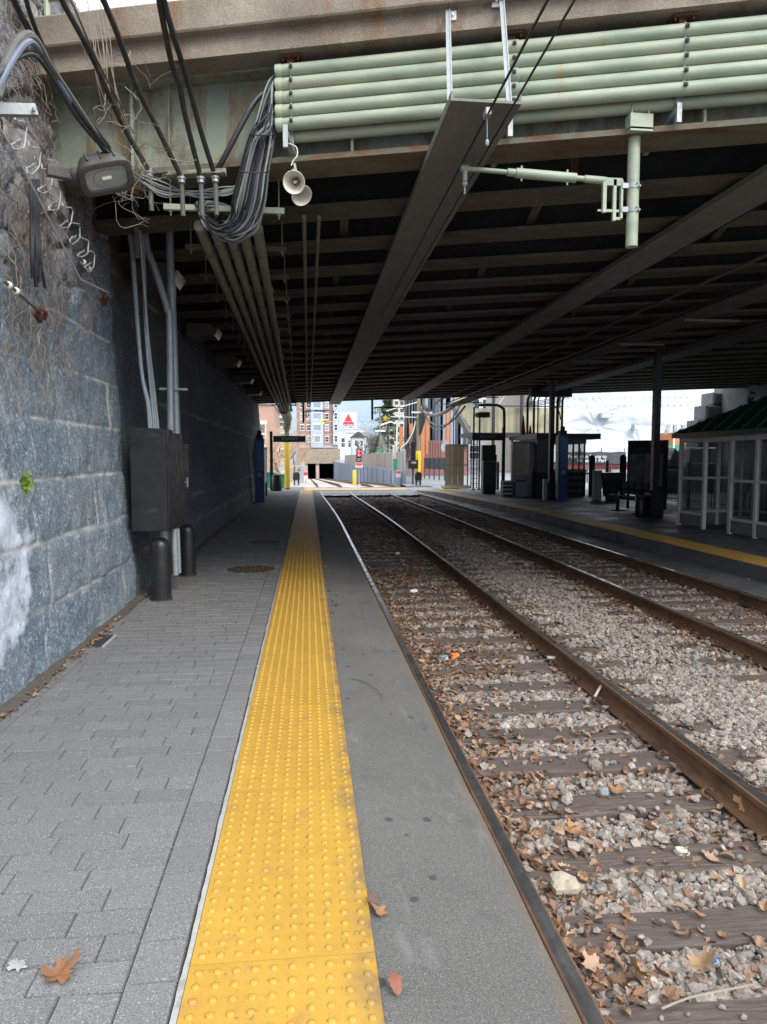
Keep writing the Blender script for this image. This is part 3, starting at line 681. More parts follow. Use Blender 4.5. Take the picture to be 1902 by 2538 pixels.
addl(.93, 1.45, 1.7, 5, 900, .05, 1.7); addl(.93, 1.6, 5, 12, 2000, .05, 1.5); addl(.93, 1.15, 1.7, 9, 700, .045)
addl(2.25, 1.55, 2.2, 12, 1000, .05, 1.6); addl(1.2, 2.1, 1.8, 6, 150, .045); addl(1.2, 2.1, 6, 14, 1100, .05)
addl(2.4, 4.1, 2.8, 7, 520, .045); addl(2.4, 4.1, 7, 16, 1700, .055); addl(4.15, 3.3, 4, 12, 900, .055, 2.); addl(4.26, 5.5, 6, 16, 1100, .055); addl(2.38, 2.9, 2.6, 8, 420, .05, 1.8)
addl(.95, 5.5, 12, 26, 1500, .065); addl(5.7, 6.3, 5, 14, 40, .05)
c_ = np.array(pts); k_ = (c_[:, 0] > 5.68); c_[k_, 2] = -.09
tag(leaves_np('fallen_leaves', c_, np.array(ss), M['leaf'], .35), kind='stuff')
pts = []; ss = []
for _ in range(230):
    y = random.choice([random.uniform(4, 9), random.uniform(5, 7.5), random.uniform(8, 22)]); pts.append((-1.96 + abs(random.gauss(0, .045)), y, .012)); ss.append(random.uniform(.02, .05))
for _ in range(26):
    y = random.uniform(7, 16); pts.append((.24 + abs(random.gauss(0, .05)), y, -.004)); ss.append(random.uniform(.025, .06))
tag(leaves_np('leaf_litter', np.array(pts), np.array(ss), M['leaf'], .3), kind='stuff')
# single leaves and scraps that can be picked out
def maple(seed):
    r = random.Random(seed); pts = []
    for k in range(46):
        th = -math.pi / 2 + .12 + (2 * math.pi - .24) * k / 45; u = (th + math.pi / 2) / (2 * math.pi)
        lob = abs(math.cos(2.5 * (th - math.pi / 2))) ** 1.1; rad = (.27 + .23 * lob) * (.72 + .38 * math.sin(math.pi * u)) * (1 + .16 * math.sin(th * 15 + seed) + r.uniform(-.12, .12)); pts.append((rad * math.cos(th), rad * math.sin(th) + .1))
    pts += [(.012, -.45), (-.012, -.45)]; cu = r.uniform(.8, 1.9); fo = r.uniform(.2, .6)
    z = lambda x, y: cu * (y - .1) ** 2 + fo * abs(x) ** 1.4 + .05 * math.sin(9 * x + 5 * y)
    mid = [(x * .3, y * .3 + .05) for x, y in pts]; n = len(pts); V = [(x, y, z(x, y)) for x, y in pts + mid] + [(0, .05, 0.)]
    return np.array(V), [(i, (i + 1) % n, n + (i + 1) % n, n + i) for i in range(n)] + [(n + i, n + (i + 1) % n, 2 * n, 2 * n) for i in range(n)]
def one_leaf(px, py, z, size, rot, col, label, k, tilt=.1, grp=None):
    V, F = (LV[k][0] * .8, [tuple(f) for f in LV[k][1]]) if 'reddish' in label[:8] else maple(k); F = [f if f[2] != f[3] else f for f in F]; p = PZ(px, py, z); Rm = np.array(Matrix.Rotation(R(rot), 3, 'Z') @ Matrix.Rotation(tilt, 3, 'X'))
    W = (V * np.array([1, 1, .7]) * size * 1.1) @ Rm.T; W[:, 2] += z + .004 - W[:, 2].min(); W[:, 0] += p.x; W[:, 1] += p.y
    m_ = MB(); m_.v = [tuple(q) for q in W - np.array([p.x, p.y, z])]; m_.f = [list(dict.fromkeys(f)) for f in F]; o = m_.build('leaf', leafmat('single_leaf', col), smooth=True, fix=False); o.location = (p.x, p.y, z)
    tag(o, label, 'leaf', grp)
one_leaf(135, 2424, 0, .115, -62, (.22, .1, .042), 'brown lobed leaf lying on the grey pavers', 1)
one_leaf(982, 2462, -.004, .075, 12, (.21, .075, .045), 'reddish curled leaf on the asphalt beside the yellow strip', 3, .5)
one_leaf(945, 2262, -.003, .07, 100, (.3, .15, .07), 'small tan leaf at the strip edge, farther than the reddish one', 4, .3)
one_leaf(925, 2238, .008, .05, 40, (.12, .06, .04), 'dark shrivelled leaf touching the strip edge', 5, .6)
one_leaf(1424, 2066, -.25, .09, 5, (.3, .15, .065), 'orange leaf on ballast between two sleepers', 2, .2)
one_leaf(1850, 2010, -.23, .12, -20, (.34, .19, .085), 'large tan oak leaf leaning against the second rail', 6, .9)
one_leaf(1475, 2402, -.24, .085, 35, (.36, .22, .14), 'pale lobed leaf near the rail at the bottom', 0, .3)
one_leaf(1585, 2420, -.22, .11, 110, (.28, .17, .08), 'big folded yellow brown leaf near the bottom right', 7, .7)
one_leaf(1735, 2400, -.22, .12, 240, (.34, .21, .11), 'big curled tan leaf at the bottom right', 2, .5)
one_leaf(1530, 1963, -.24, .11, 80, (.28, .14, .06), 'orange brown leaf lying on a dark sleeper', 1, .2)
def scrap(name, px, py, z, s, mat, label, cat, seed, sz=.5):
    p = PZ(px, py, z); m = MB().sphere((0, 0, 0), 1, 14, 9); V = np.array(m.v); rough_ = .55 if cat == 'rock' else .75
    V = V * (1 + rough_ * fbm(V * 1.1 + seed * 7.7, 3, seed)[:, None]); V = np.where(np.abs(V) > .8, np.sign(V) * (.8 + (np.abs(V) - .8) * .3), V) * s * np.array([1, .85, 1]); V[:, 2] *= sz; V[:, 2] += s * sz * .5
    m.v = [tuple(v) for v in V]; o = m.build(name, mat, smooth=False); o.location = p; return tag(o, label, cat)
scrap('paper_scrap', 1369, 1634, -.24, .045, M['white'], 'crumpled white paper scrap by the second rail', 'litter', 1)
scrap('wrapper', 1128, 1628, -.24, .045, pm('orange_wrapper', (.75, .2, .05), .2, 30), 'orange crumpled wrapper among leaves by the near rail', 'litter', 2)
scrap('paper_scrap', 1098, 1634, -.24, .05, M['glass_sky'], 'clear plastic scrap beside the orange wrapper', 'litter', 3)
scrap('paper_scrap', 1026, 1468, -.24, .06, M['white'], 'white paper scrap in mid track', 'litter', 4)
scrap('paper_scrap', 985, 1373, -.24, .05, M['white'], 'small white scrap far along the near track', 'litter', 5)
scrap('bottle_cap', 1768, 2378, -.235, .014, pm('blue_cap', (.02, .13, .5), .2, 30), 'tiny blue plastic cap on the ballast', 'litter', 6, .8)
scrap('pale_rock', 1401, 2209, -.235, .07, pm('pale_stone', (.36, .31, .235), .35, 14, .9, bump=.6, patch=(.25, .2, .14), thr=.62, ps=12), 'large pale rock beside the near rail', 'rock', 7, .8)
scrap('grey_rock', 1498, 1972, -.245, .036, pm('blue_grey_stone', (.22, .25, .26), .2, 20, .9), 'blue grey stone lying on a sleeper', 'rock', 8, .9)
scrap('white_rock', 1690, 2118, -.245, .035, pm('white_stone', (.55, .5, .44), .2, 20, .9), 'small pale stone on the dark sleeper', 'rock', 9, .6)
# pale strap by the second rail
a = PZ(1475, 1727, -.22); b = PZ(1510, 1700, -.17); tag(MB().tube(spline([a, a.lerp(b, .5) + Vector((0, 0, .05)), b], 5), .011, 6).build('strap', M['white'], smooth=True), 'short pale strap curled against the second rail', 'strap')
# white smear on the pavers
p = PZ(45, 2395); m = MB(); r = random.Random(4); ring = [(p.x + math.cos(g / 20 * 6.28) * .028 * r.uniform(.5, 1.5), p.y + math.sin(g / 20 * 6.28) * .03 * r.uniform(.5, 1.5), .0065) for g in range(20)]
m.add([(p.x, p.y, .0078)] + ring, [(0, i + 1, (i + 1) % 20 + 1) for i in range(20)]); tag(m.build('white_smear', M['sealant'], fix=False), 'white splash mark on the pavers near the leaf', 'stain')
# thin twigs on the asphalt and ballast
def twig(pxs, z, r, label, mat='twig_dark'):
    tag(MB().tube(spline([PZ(x, y, z) for x, y in pxs], 5), r, 5).build('twig', M[mat], smooth=True), label, 'twig', 'loose twigs on the ground')
twig([(870, 1682), (905, 1690), (935, 1710), (950, 1730)], -.01, .003, 'curved dark twig on the asphalt, farthest of the three')
twig([(978, 2060), (972, 2090), (990, 2130)], -.02, .0028, 'curved twig on the asphalt opposite the pale rock')
twig([(1012, 2330), (1014, 2355), (992, 2400)], -.02, .0025, 'thin tan twig on the asphalt near the reddish leaf', 'twig')
twig([(1640, 2500), (1720, 2470), (1870, 2440)], -.215, .004, 'long pale straw on the ballast at bottom right', 'twig')
# manholes, drain
for i, (px, py, r, lab) in enumerate(((623, 1411, .36, 'nearer round brown manhole cover in the platform'), (655, 1344, .34, 'farther round brown manhole cover in the platform'))):
    p = PZ(px, py); mh = thing('manhole_cover', lab, 'manhole cover', (p.x, p.y, 0), 'manhole covers in the near platform')
    MB().lathe((p.x, p.y, -.004), [(r, 0), (r, .009), (r - .03, .0105), (r - .032, .007)], 40).build('frame', M['manhole'], mh)
    m = MB().lathe((p.x, p.y, 0), [(r - .034, 0), (r - .034, .008), (.001, .009)], 40, cap=False)
    for k in range(-4, 5):
        for q in range(-4, 5):
            if (k * k + q * q) < 20: m.cbox((p.x + k * .06, p.y + q * .06, .009), .035, .035, .006)
    m.build('cover', M['manhole'], mh)
    m = MB(); nr_ = 40; m.loft([[(p.x + (r + d_) * math.cos(6.2832 * q / nr_), p.y + (r + d_) * math.sin(6.2832 * q / nr_), .0048) for q in range(nr_)] for d_ in (.002, .009)], caps=False); inner = list(m.v[nr_:2 * nr_])   # chips and pale mortar around it
    for k in range(26):
        g = k / 26 * 6.28 + random.uniform(-.1, .1); l = random.uniform(.04, .12); a = Vector((p.x + math.cos(g) * (r + .005), p.y + math.sin(g) * (r + .005), .005)); d = Vector((math.cos(g), math.sin(g), 0)); w = Vector((-d.y, d.x, 0)) * .008
        n_ = len(m.v); q_ = int(g / 6.2832 * nr_) % nr_; m.v += [tuple(a + w * .5 + d * l), tuple(a - w * .5 + d * l)]; m.f.append([nr_ + q_, nr_ + (q_ + 1) % nr_, n_, n_ + 1])
    m.build('mortar_ring', M['sealant'], mh, fix=False)
p = PZ(240, 1590); dr = thing('drain_cover', 'dark square drain plate with pale edge at the wall foot', 'drain cover', (p.x, p.y, 0))
MB().box(p.x - .1, p.x + .1, p.y - .2, p.y + .22, -.005, .006).build('plate', M['dark'], dr); MB().box(p.x + .1, p.x + .125, p.y - .2, p.y + .22, -.005, .0075).build('rim', M['sealant'], dr)
# ------------------------------------------------------------------ left stone wall
JZ = [.48, .98, 1.49, 1.97, 2.46, 2.97]
def wall_patch(name, ys, zs, seed, rough):
    Yg, Zg = np.meshgrid(ys, zs); p = np.stack([np.zeros(Yg.size), Yg.ravel(), Zg.ravel()], 1); y, z = p[:, 1], p[:, 2]
    wob = fbm(p * .9, 3, seed + 3) * .009
    d = np.full(len(y), 9.); row = np.zeros(len(y), int); edges = [0.] + JZ + ([] if rough else [3.45, 3.9, 4.6])
    for j in edges[1:]:
        dj = np.abs(z + wob - j); d = np.minimum(d, dj); row += (z + wob > j)
    r = random.Random(seed)
    blk = np.zeros(len(y))
    for k in range(len(edges) + 1):
        yy = r.uniform(-1, 0); sel = row == k
        while yy < 36:
            yy += r.uniform(1.3, 3.)
            if rough and k == len(edges) - 1: continue
            d = np.where(sel, np.minimum(d, np.abs(y + wob * 1.3 - yy)), d); blk = np.where(sel & (y > yy), vnoise(np.array([[k * 7.3, yy * 3.7, 1.]]), seed)[0], blk)
    groove = np.exp(-(d / .010) ** 2)
    bulge = 1 - np.exp(-(d / .035) ** 2)
    h = fbm(p * np.array([1, 1.3, 1.6]), 5, seed) * .016 + fbm(p * 6, 5, seed + 7) * .013 + blk * .012 + bulge * .005 - groove * .012
    wear = np.clip(groove * (.9 + 1. * fbm(p * 3, 3, seed + 20)), 0, .85)
    if rough:
        q = np.clip((z + wob * 12 - 2.85) / .7, 0, 1); q = q * q * (3 - 2 * q)
        rk = np.abs(fbm(p * np.array([1, .9, 1.15]), 5, seed + 31)); ridge = (.5 - rk) * .17 + fbm(p * 4.5, 4, seed + 40) * .045
        rv = np.random.default_rng(seed + 5); cy_ = np.stack([rv.uniform(2, 9, 120), rv.uniform(2.3, 6.8, 120)], 1); co = rv.uniform(-.07, .07, 120); D1 = np.full(len(y), 9.); D2 = np.full(len(y), 9.); I1 = np.zeros(len(y), int); wy, wz = y + fbm(p * 2.5, 3, 71) * .09, z + fbm(p * 2.5, 3, 77) * .07
        for k, (a, b) in enumerate(cy_):
            dd = np.hypot((wy - a) * .8, (wz - b) * 1.25); nw = dd < D1; D2 = np.where(nw, D1, np.minimum(D2, dd)); I1 = np.where(nw, k, I1); D1 = np.where(nw, dd, D1)
        up = ridge * .55 + co[I1] - .06 * np.exp(-((D2 - D1) / .035) ** 2)
        h = h * (1 - q) + up * q; wear = wear * (1 - q)
    x = -2.03 - .07 * np.maximum(z, 0) + h
    # the corner of the wing wall where the abutment starts
    v = np.stack([x, y, z], 1)
    return v, wear, (len(zs), len(ys))
def solid_wall(name, ys, zs, seed, rough, lab, back):
    v, wear, (h, w) = wall_patch(name, ys, zs, seed, rough)
    F = grid_faces(h, w); n = len(v); y0, y1, z1 = ys[0], ys[-1], zs[-1]
    bk = np.array([(back, y0, -.1), (back, y1, -.1), (back, y1, z1), (back, y0, z1)])
    # rows of the rim joined to the back by degenerate quads
    rim = []; idx = np.arange(n).reshape(h, w)
    for a, b in zip(idx[:-1, -1], idx[1:, -1]): rim.append((a, n + 1, n + 1, b))
    ex = [(idx[-1, i], idx[-1, i + 1], n + 2 if i > w // 2 else n + 3, n + 2 if i > w // 2 else n + 3) for i in range(w - 1)]
    o = np_mesh(name, np.concatenate([v, bk]), F, M['granite'], smooth=True, attr=np.concatenate([wear, np.zeros(4)]))
    o.data.materials[0] = M['granite']
    return tag(o, lab, 'wall')
solid_wall('stone_wall', np.concatenate([np.arange(2.2, 7.0, .022), np.arange(7.0, 8.62, .03)]), np.arange(-.05, 6.6, .026), 3, True, 'rough grey granite retaining wall with vines on the left', -3.5)
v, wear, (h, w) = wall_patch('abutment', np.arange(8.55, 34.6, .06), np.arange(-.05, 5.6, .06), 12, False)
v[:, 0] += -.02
ab = tag(np_mesh('bridge_abutment', v, grid_faces(h, w), M['granite_shaded'], smooth=True, attr=wear), 'shaded granite block abutment wall under the bridge on the left', 'wall')
# earth and masonry behind the face so that it is a solid thing from the side
MB().box(-4.4, -2.75, 2.2, 34.5, -.1, 5.3).build('wall_core', M['concrete'], ab)
# ------------------------------------------------------------------ the road bridge overhead
K, S = .25, .022
ZB = 4.23
def BP(X, dy, z): return Vector((X, 6.39 + dy - K * X, z + S * X))
BR = thing('road_bridge', 'dark steel girder road bridge with weathered concrete edge crossing over the tracks', 'bridge', BP(0, 0, ZB))
XL, XR = -2.75, 21.
def sweep(prof, x0=XL, x1=XR, n=1):
    m = MB(); m.loft([[BP(x0 + (x1 - x0) * i / n, py, pz) for py, pz in prof] for i in range(n + 1)]); return m
ZS = 5.05
sweep([(-.2, ZS), (-.2, ZS + .15), (-.21, ZS + .165), (-.28, ZS + .175), (-.29, ZS + .19), (-.29, ZS + .42), (-.27, ZS + .44), (.2, ZS + .44), (.2, ZS)], n=1).build('concrete_edge', M['edge'], BR)
sweep([(.2, ZS + .012), (27.8, ZS + .012), (27.8, ZS + .4), (.2, ZS + .4)]).build('deck', M['deckunder'], BR)
sweep([(27.8, ZS - .1), (28.2, ZS - .1), (28.2, ZS + .44), (27.8, ZS + .44)]).build('concrete_edge', M['edge'], BR)
NG = 23; SP = 1.215
def ibeam(dy, w=.2, zt=ZS): return [(dy - w, ZB), (dy + w, ZB), (dy + w, ZB + .028), (dy + .009, ZB + .032), (dy + .009, zt - .03), (dy + .15, zt - .02), (dy + .15, zt), (dy - .15, zt), (dy - .15, zt - .02), (dy - .009, zt - .03), (dy - .009, ZB + .032), (dy - w, ZB + .028)]
for g in range(NG):
    dy = .2 + SP * g
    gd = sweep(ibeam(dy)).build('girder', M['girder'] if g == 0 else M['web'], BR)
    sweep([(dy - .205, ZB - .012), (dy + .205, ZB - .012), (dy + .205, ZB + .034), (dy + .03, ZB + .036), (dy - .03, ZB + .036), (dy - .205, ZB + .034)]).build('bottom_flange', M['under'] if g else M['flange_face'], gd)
for x0 in (.45, 2.6, 5.2, 8., 11.):
    for g in range(0, NG - 1, 1):
        if (g + int(x0)) % 2 == 0 or g > 13: continue
        dy = .2 + SP * g
        a, b = BP(x0, dy + .06, ZB + .1), BP(x0, dy + SP - .06, ZB + .55)
        MB().beam(a, b, .1, .02).beam(BP(x0, dy + .06, ZB + .55), BP(x0, dy + SP - .06, ZB + .1), .1, .02).build('cross_brace', M['under'], BR)
# stiffeners on the face girder
for x in (-1.55, .4, 3.2): MB().obox(BP(x, .12, ZB + .42), (.012, 0, 0), (0, .075, 0), (0, 0, .38)).build('stiffener', M['girder'], BR)
# railing far above the concrete edge
m = MB()
for z in (.5, .78, 1.05): m.tube([BP(XL, .3, ZS + .44 + z), BP(8, .3, ZS + .44 + z)], .025, 8)
for x in np.arange(-2.4, 8, 1.6): m.cyl(BP(x, .3, ZS + .44), BP(x, .3, ZS + 1.5), .03, n=8)
m.build('railing', M['pipe'], BR, smooth=True)
# road-level pipes and joints seen over the edge at top left
tp = thing('pipe_rack', 'old green pipes lying behind the concrete edge at top left', 'pipes', BP(-1.6, .25, ZS + .44))
for i, (x0, x1, dy, z) in enumerate(((-2.2, -1.2, .1, .52), (-2.1, -1., .22, .5), (-1.95, -1.3, .34, .6))): MB().tube([BP(x0, dy + .4, ZS + z + .2), BP(x1, dy - .1, ZS + z)], .045, 10).build('pipe', M['pipe'], tp, smooth=True)
# ------------------------------------------------------------------ green conduits across the bridge face
PZ0 = [4.925 - .109 * i for i in range(5)]
CR = thing('conduit_bank', 'bank of pale green conduits hung across the front of the bridge', 'conduits', BP(1.7, -.09, 4.4))
XP = -.24
def cp(X, dy, z): return BP(X, dy, z) + Vector((0, -.0 * X, 0))
for row, dy, dz in ((0, -.1, 0), (1, .02, -.055)):
    for i, z in enumerate(PZ0):
        x0 = XP + (0 if row == 0 else .06)
        m = MB().tube([cp(x0, dy, z + dz), cp(13, dy, z + dz)], .0525, 20)
        if row == 0:
            m.lathe(cp(x0 - .002, dy, z), [(.0565, 0), (.0565, .05), (.0525, .055)], 20, axis=(1, -K, S), cap=False)
            m.lathe(cp(1.62, dy, z), [(.0525, 0), (.0585, .004), (.0585, .1), (.0525, .104)], 20, axis=(1, -K, S), cap=False)
            m.lathe(cp(6.6, dy, z), [(.0525, 0), (.0585, .004), (.0585, .1), (.0525, .104)], 20, axis=(1, -K, S), cap=False)
        pp = m.build('conduit', M['pipe'], CR, smooth=True)
        if row == 0: MB().lathe(cp(x0 - .004, dy, z), [(.046, 0), (.046, .008)], 18, axis=(1, -K, S)).build('dark_bore', M['black_void'], pp)
for X in (-.12, 1.67, 2.95, 4.4, 6.2, 8):
    # rusty plate at the soffit, hanger channel behind and in front, straps round each pipe
    hb = MB().obox(BP(X, -.06, ZS - .012), (.085, -.085 * K, 0), (0, .075, 0), (0, 0, .012)).obox(BP(X, -.06, ZS - .055), (.03, 0, 0), (0, .03, 0), (0, 0, .045))
    for a in (-.065, .065):
        for b in (-.05, .05): hb.cyl(BP(X + a, -.06 + b, ZS - .05), BP(X + a, -.06 + b, ZS), .009, n=6)
    h_ = hb.build('hanger', M['rust'], CR)
    MB().tube([BP(X, -.06, ZS - .06), BP(X, -.045, 4.36)], .012, 8).obox(BP(X, -.043, 4.64), (.02, 0, 0), (0, .008, 0), (0, 0, .33)).build('hanger_rod', M['galv'], h_)
    st = MB()
    for z in PZ0:
        st.tube([cp(X, -.1, z) + Vector((0, math.sin(g), math.cos(g))) * .056 for g in np.linspace(-.3, -3.3, 12)], .0055, 5)
    st.build('strap', M['pipe'], CR, smooth=True)
    for z in PZ0: MB().cbox(cp(X, -.165, z + .005), .028, .022, .026).cyl(cp(X, -.19, z + .005), cp(X, -.165, z + .005), .008, n=6).build('strap_bolt', M['dark'], CR)
    if X in (1.67, 2.95, 4.4): MB().beam(cp(X, -.06, 4.35), cp(X + .02, .55, 4.27), .045, .05).beam(cp(X, -.06, 4.4), cp(X, -.06, 4.25), .04, .04).build('strut_channel', M['galv'], CR)
# ------------------------------------------------------------------ long trough boards over the tracks
def trough(xc, w, y0, y1, lab, zz):
    t = thing('trough_board', lab, 'trough board', (xc, y0, zz), 'wire troughs hung under the bridge')
    yy = y0; seg = 2.6
    while yy < y1:
        b = min(yy + seg, y1); m = MB(); o = random.uniform(-.004, .004)
        m.box(xc - w / 2, xc + w / 2, yy + .004, b - .004, zz + o, zz + o + .018); m.box(xc - w / 2, xc - w / 2 + .018, yy + .004, b - .004, zz + o + .018, zz + .06); m.box(xc + w / 2 - .018, xc + w / 2, yy + .004, b - .004, zz + o + .018, zz + .06)
        for k in range(5):
            for sx in (-1, 1): m.lathe((xc + sx * w * .38 + random.uniform(-.01, .01), yy + .25 + k * .52, zz + o), [(.014, 0), (.014, -.006)], 8)
        m.box(xc - w / 2 + .02, xc + w / 2 - .02, b - .03, b + .03, zz - .006, zz - .001)
        m.build('board', M['trough'], t); yy = b
    return t
tr1 = trough(1.25, .5, 5.02, 33.2, 'grey trough board over the near track, held by two front struts', 4.12)
tr2 = trough(4.32, .5, 5.2, 31.8, 'grey trough board over the second track', 4.2)
for (px, py, bx) in ((1103, 48, 1115), (1225, 36, 1262)):
    a = BP(P(px, py, 6.1).x, -.215, ZS + .1); c = P(px, py, 6.0); a = Vector((c.x, BP(c.x, -.225, 0).y, c.z)); b = P(bx, 246, 5.1); b.z = 4.15
    st = MB().beam(a + (a - b).normalized() * .06, b, .035, .012).beam(a + (a - b).normalized() * .06 + Vector((.017, 0, 0)), b + Vector((.017, 0, 0)), .008, .04).build('front_strut', M['galv'], tr1)
    MB().obox(a + Vector((.035 if px < 1200 else -.035, .012, -.035)), (.035, -.035 * K, 0), (0, .008, 0), (0, 0, .035)).cyl(a + Vector((.04 if px < 1200 else -.04, -.02, -.035)), a + Vector((.04 if px < 1200 else -.04, .02, -.035)), .01, n=8).build('anchor_plate', M['white'], st)
# ------------------------------------------------------------------ drop pole with registration arm (one near, two at the far side)
def drop_pole(p, length, armL, lab, dzarm, mat):
    d = thing('drop_pole', lab, 'drop pole', p, 'drop poles with wire arms')
    x, y, z = p
    MB().lathe((x, y, z - length), [(.0485, 0), (.0485, length)], 20).build('pole', mat, d, smooth=True)
    MB().cbox((x, y, z + .01), .19, .26, .03).cbox((x, y - .08, z + .07), .19, .1, .12).cyl((x - .07, y - .1, z), (x - .07, y - .1, z + .2), .009, n=6).cyl((x + .07, y - .1, z), (x + .07, y - .1, z + .2), .009, n=6).build('mount_plate', mat, d)
    zc = z - length * .45
    for q in (0, .19):
        cl = MB().lathe((x, y, zc - q - .022), [(.0495, 0), (.054, .002), (.054, .042), (.0495, .044)], 20, cap=False).cbox((x - .07, y - .01, zc - q), .06, .03, .04)
        cl.cyl((x + .01, y - .075, zc - q + .012), (x + .01, y - .045, zc - q + .012), .007, n=6).cyl((x + .03, y - .07, zc - q - .012), (x + .03, y - .045, zc - q - .012), .007, n=6)
        cl.build('clamp', M['galv'] if mat == M['pipe'] else mat, d)
    fr = MB(); xf = x - .1
    fr.beam((xf, y, zc + .05), (xf, y, zc - .26), .018, .035).beam((xf, y, zc + .05), (xf - .06, y, zc + .05), .018, .02).beam((xf, y, zc - .26), (xf - .06, y, zc - .26), .018, .02)
    fr.beam((xf - .06, y, zc + .05), (xf - .06, y, zc - .28), .026, .03); fr.beam((xf - .15, y - .01, zc + .06), (xf - .15, y - .01, zc - .22), .03, .03).beam((xf - .15, y, zc - .2), (xf - .02, y, zc - .2), .02, .02).beam((xf - .2, y, zc - .2), (xf - .15, y, zc - .2), .015, .015)
    fr.beam((xf - .17, y, zc + .03), (xf, y, zc + .03), .03, .06)
    fr.build('hinge_frame', mat, d)
    a = Vector((xf - .15, y, zc + .04)); b = Vector((xf - .15 - armL, y, zc + .04 + dzarm)); e = lambda t: a.lerp(b, t)
    m = MB().tube([a, e(.14)], .03, 14).tube([e(.1), e(.24)], .022, 14).tube([e(.2), e(.62)], .038, 16).tube([e(.6), e(.68)], .03, 14).tube([e(.66), e(1.)], .019, 12)
    for t in (.26, .58): m.cyl(e(t) + Vector((0, 0, .06)), e(t) - Vector((0, 0, .06)), .008, n=6)
    m.lathe(e(.97) - Vector((.03, 0, 0)), [(.028, 0), (.028, .06)], 12, axis=(1, 0, 0))
    ar = m.build('arm', mat, d, smooth=True)
    MB().cyl(e(.97), e(.97) - Vector((0, 0, .1)), .02, n=10).sphere(e(.97) - Vector((0, 0, .12)), .025, 10, 6).cyl(e(.97) - Vector((0, 0, .13)), e(.97) - Vector((0, 0, .2)), .008, n=6).build('insulator', M['galv'], ar, smooth=True)
    return d
p = P(1580, 318, 5.75); drop_pole((p.x, 5.8, ZB + S * p.x - .005), .88, 1.2, 'pale green drop pole with side arm under the near bridge edge', .05, M['pipe'])
p = P(752, 1000, 34.0); drop_pole((p.x, 34.2, ZB - .005), .95, 1.5, 'black drop pole at the far bridge edge above the dark tunnel', 0., M['black']) if False else None
for px, lab in ((752, 'black drop pole at the far bridge edge left of the triangle sign'), (923, 'black drop pole at the far bridge edge right of the triangle sign')):
    pp = P(px, 998, 33.6 - (px - 752) * .01); n0 = drop_pole((pp.x, pp.y, ZB + S * pp.x - .005), .95, 1.2, lab, 0., M['black'])
    n0.scale.x = -1
# ------------------------------------------------------------------ cabinet, bollards and conduits at the left wall
CB = thing('cabinet', 'black metal cabinet fixed to the stone wall above two bollards', 'cabinet', (-1.85, 8.8, .82))
bx = MB().prism([(-2.0, 8.3, .82), (-1.6, 8.28, .82), (-1.6, 8.28, 1.985), (-2.0, 8.3, 2.0)], (0, 1.08, 0)).build('case', M['black_box'], CB, bevel=.006)
MB().box(-1.6, -1.588, 8.32, 9.33, .85, 1.95).build('door', M['black_box'], CB, bevel=.003)
hd = MB().box(-1.62, -1.585, 9.36, 9.72, 1.22, 1.84).build('side_box', M['black_box'], CB, bevel=.005)
MB().cyl((-1.585, 9.42, 1.34), (-1.56, 9.42, 1.34), .012, n=8).beam((-1.555, 9.42, 1.28), (-1.555, 9.42, 1.4), .02, .014).build('handle', M['galv'], hd)
MB().box(-2.25, -1.98, 9.1, 9.2, .78, 1.9).build('mounting_frame', M['black'], CB)
for (x, y, lab) in ((-1.72, 8.45, 'black bollard in front of the cabinet, nearer to the camera'), (-1.70, 10.17, 'black bollard behind the cabinet, farther along the wall')):
    b = thing('bollard', lab, 'bollard', (x, y, 0), 'black bollards at the wall')
    MB().lathe((x, y, 0), [(.116, 0), (.116, .62), (.115, .64), (.108, .67), (.09, .70), (.06, .722), (.02, .732)], 32).build('sleeve', M['bollard'], b, smooth=True)
    MB().lathe((x, y, 0), [(.125, -.01), (.122, .012), (.117, .016)], 24, cap=False).build('base_seal', M['grout'], b)
def pxtube(pts, r, n=10, k=7): return MB().tube(spline([P(*p) for p in pts], k), r, n)
WC = thing('conduit_riser', 'grey conduits rising from the black cabinet up the wall', 'conduits', (-1.8, 8.8, 1.98))
pxtube([(424, 1075, 8.75), (421, 800, 8.75), (416, 770, 8.75), (408, 740, 8.75), (380, 655, 8.75), (366, 620, 8.75), (358, 560, 8.75), (352, 470, 8.75)], .042).build('conduit', M['galv_dull'], WC, smooth=True)
pc = pxtube([(438, 1075, 8.9), (428, 780, 8.9), (421, 600, 8.9), (419, 470, 8.9)], .046, k=3).build('conduit', M['galv_dull'], WC, smooth=True)
MB().tube([P(426, 735, 8.9), P(425, 705, 8.9)], .056, 14).build('coupling', M['galv_dull'], pc, smooth=True)
MB().obox(P(432, 965, 8.85), (.16, .02, 0), (0, .05, 0), (0, 0, .012)).build('pipe_clamp', M['galv'], pc)
for i in range(5):
    pts = [(372 + 5.5 * i, 1075, 8.6 + .03 * i), (365 + 4.2 * i, 960, 8.6 + .03 * i), (357 + 2.5 * i, 830, 8.6), (350 + 2.5 * i, 640, 8.6), (346 + 2.2 * i, 560, 8.6)]
    if i == 4: pts = pts[:3] + [(352, 640, 8.5), (347, 590, 8.4), (349, 565, 8.35), (362, 551, 8.3), (395, 548, 8.25), (440, 549, 8.2)]
    elif i < 2: pts = [(372 + 5.5 * i, 1075, 8.6), (366 + 4 * i, 1000, 8.6), (352 + 2 * i, 930, 8.6), (340 + 3 * i, 800, 8.6), (328 + 4 * i, 640, 8.6), (318 + 4 * i, 560, 8.6), (313 + 6 * i, 470, 8.6)]
    pxtube(pts, .017 if i else .02, 8).build('thin_conduit', M['galv_dull'], WC, smooth=True)
pxtube([(337, 470, 8.2), (335, 500, 8.2), (337, 560, 8.25), (341, 640, 8.3)], .035, 10).build('thin_conduit', M['grey_pipe'], WC, smooth=True)
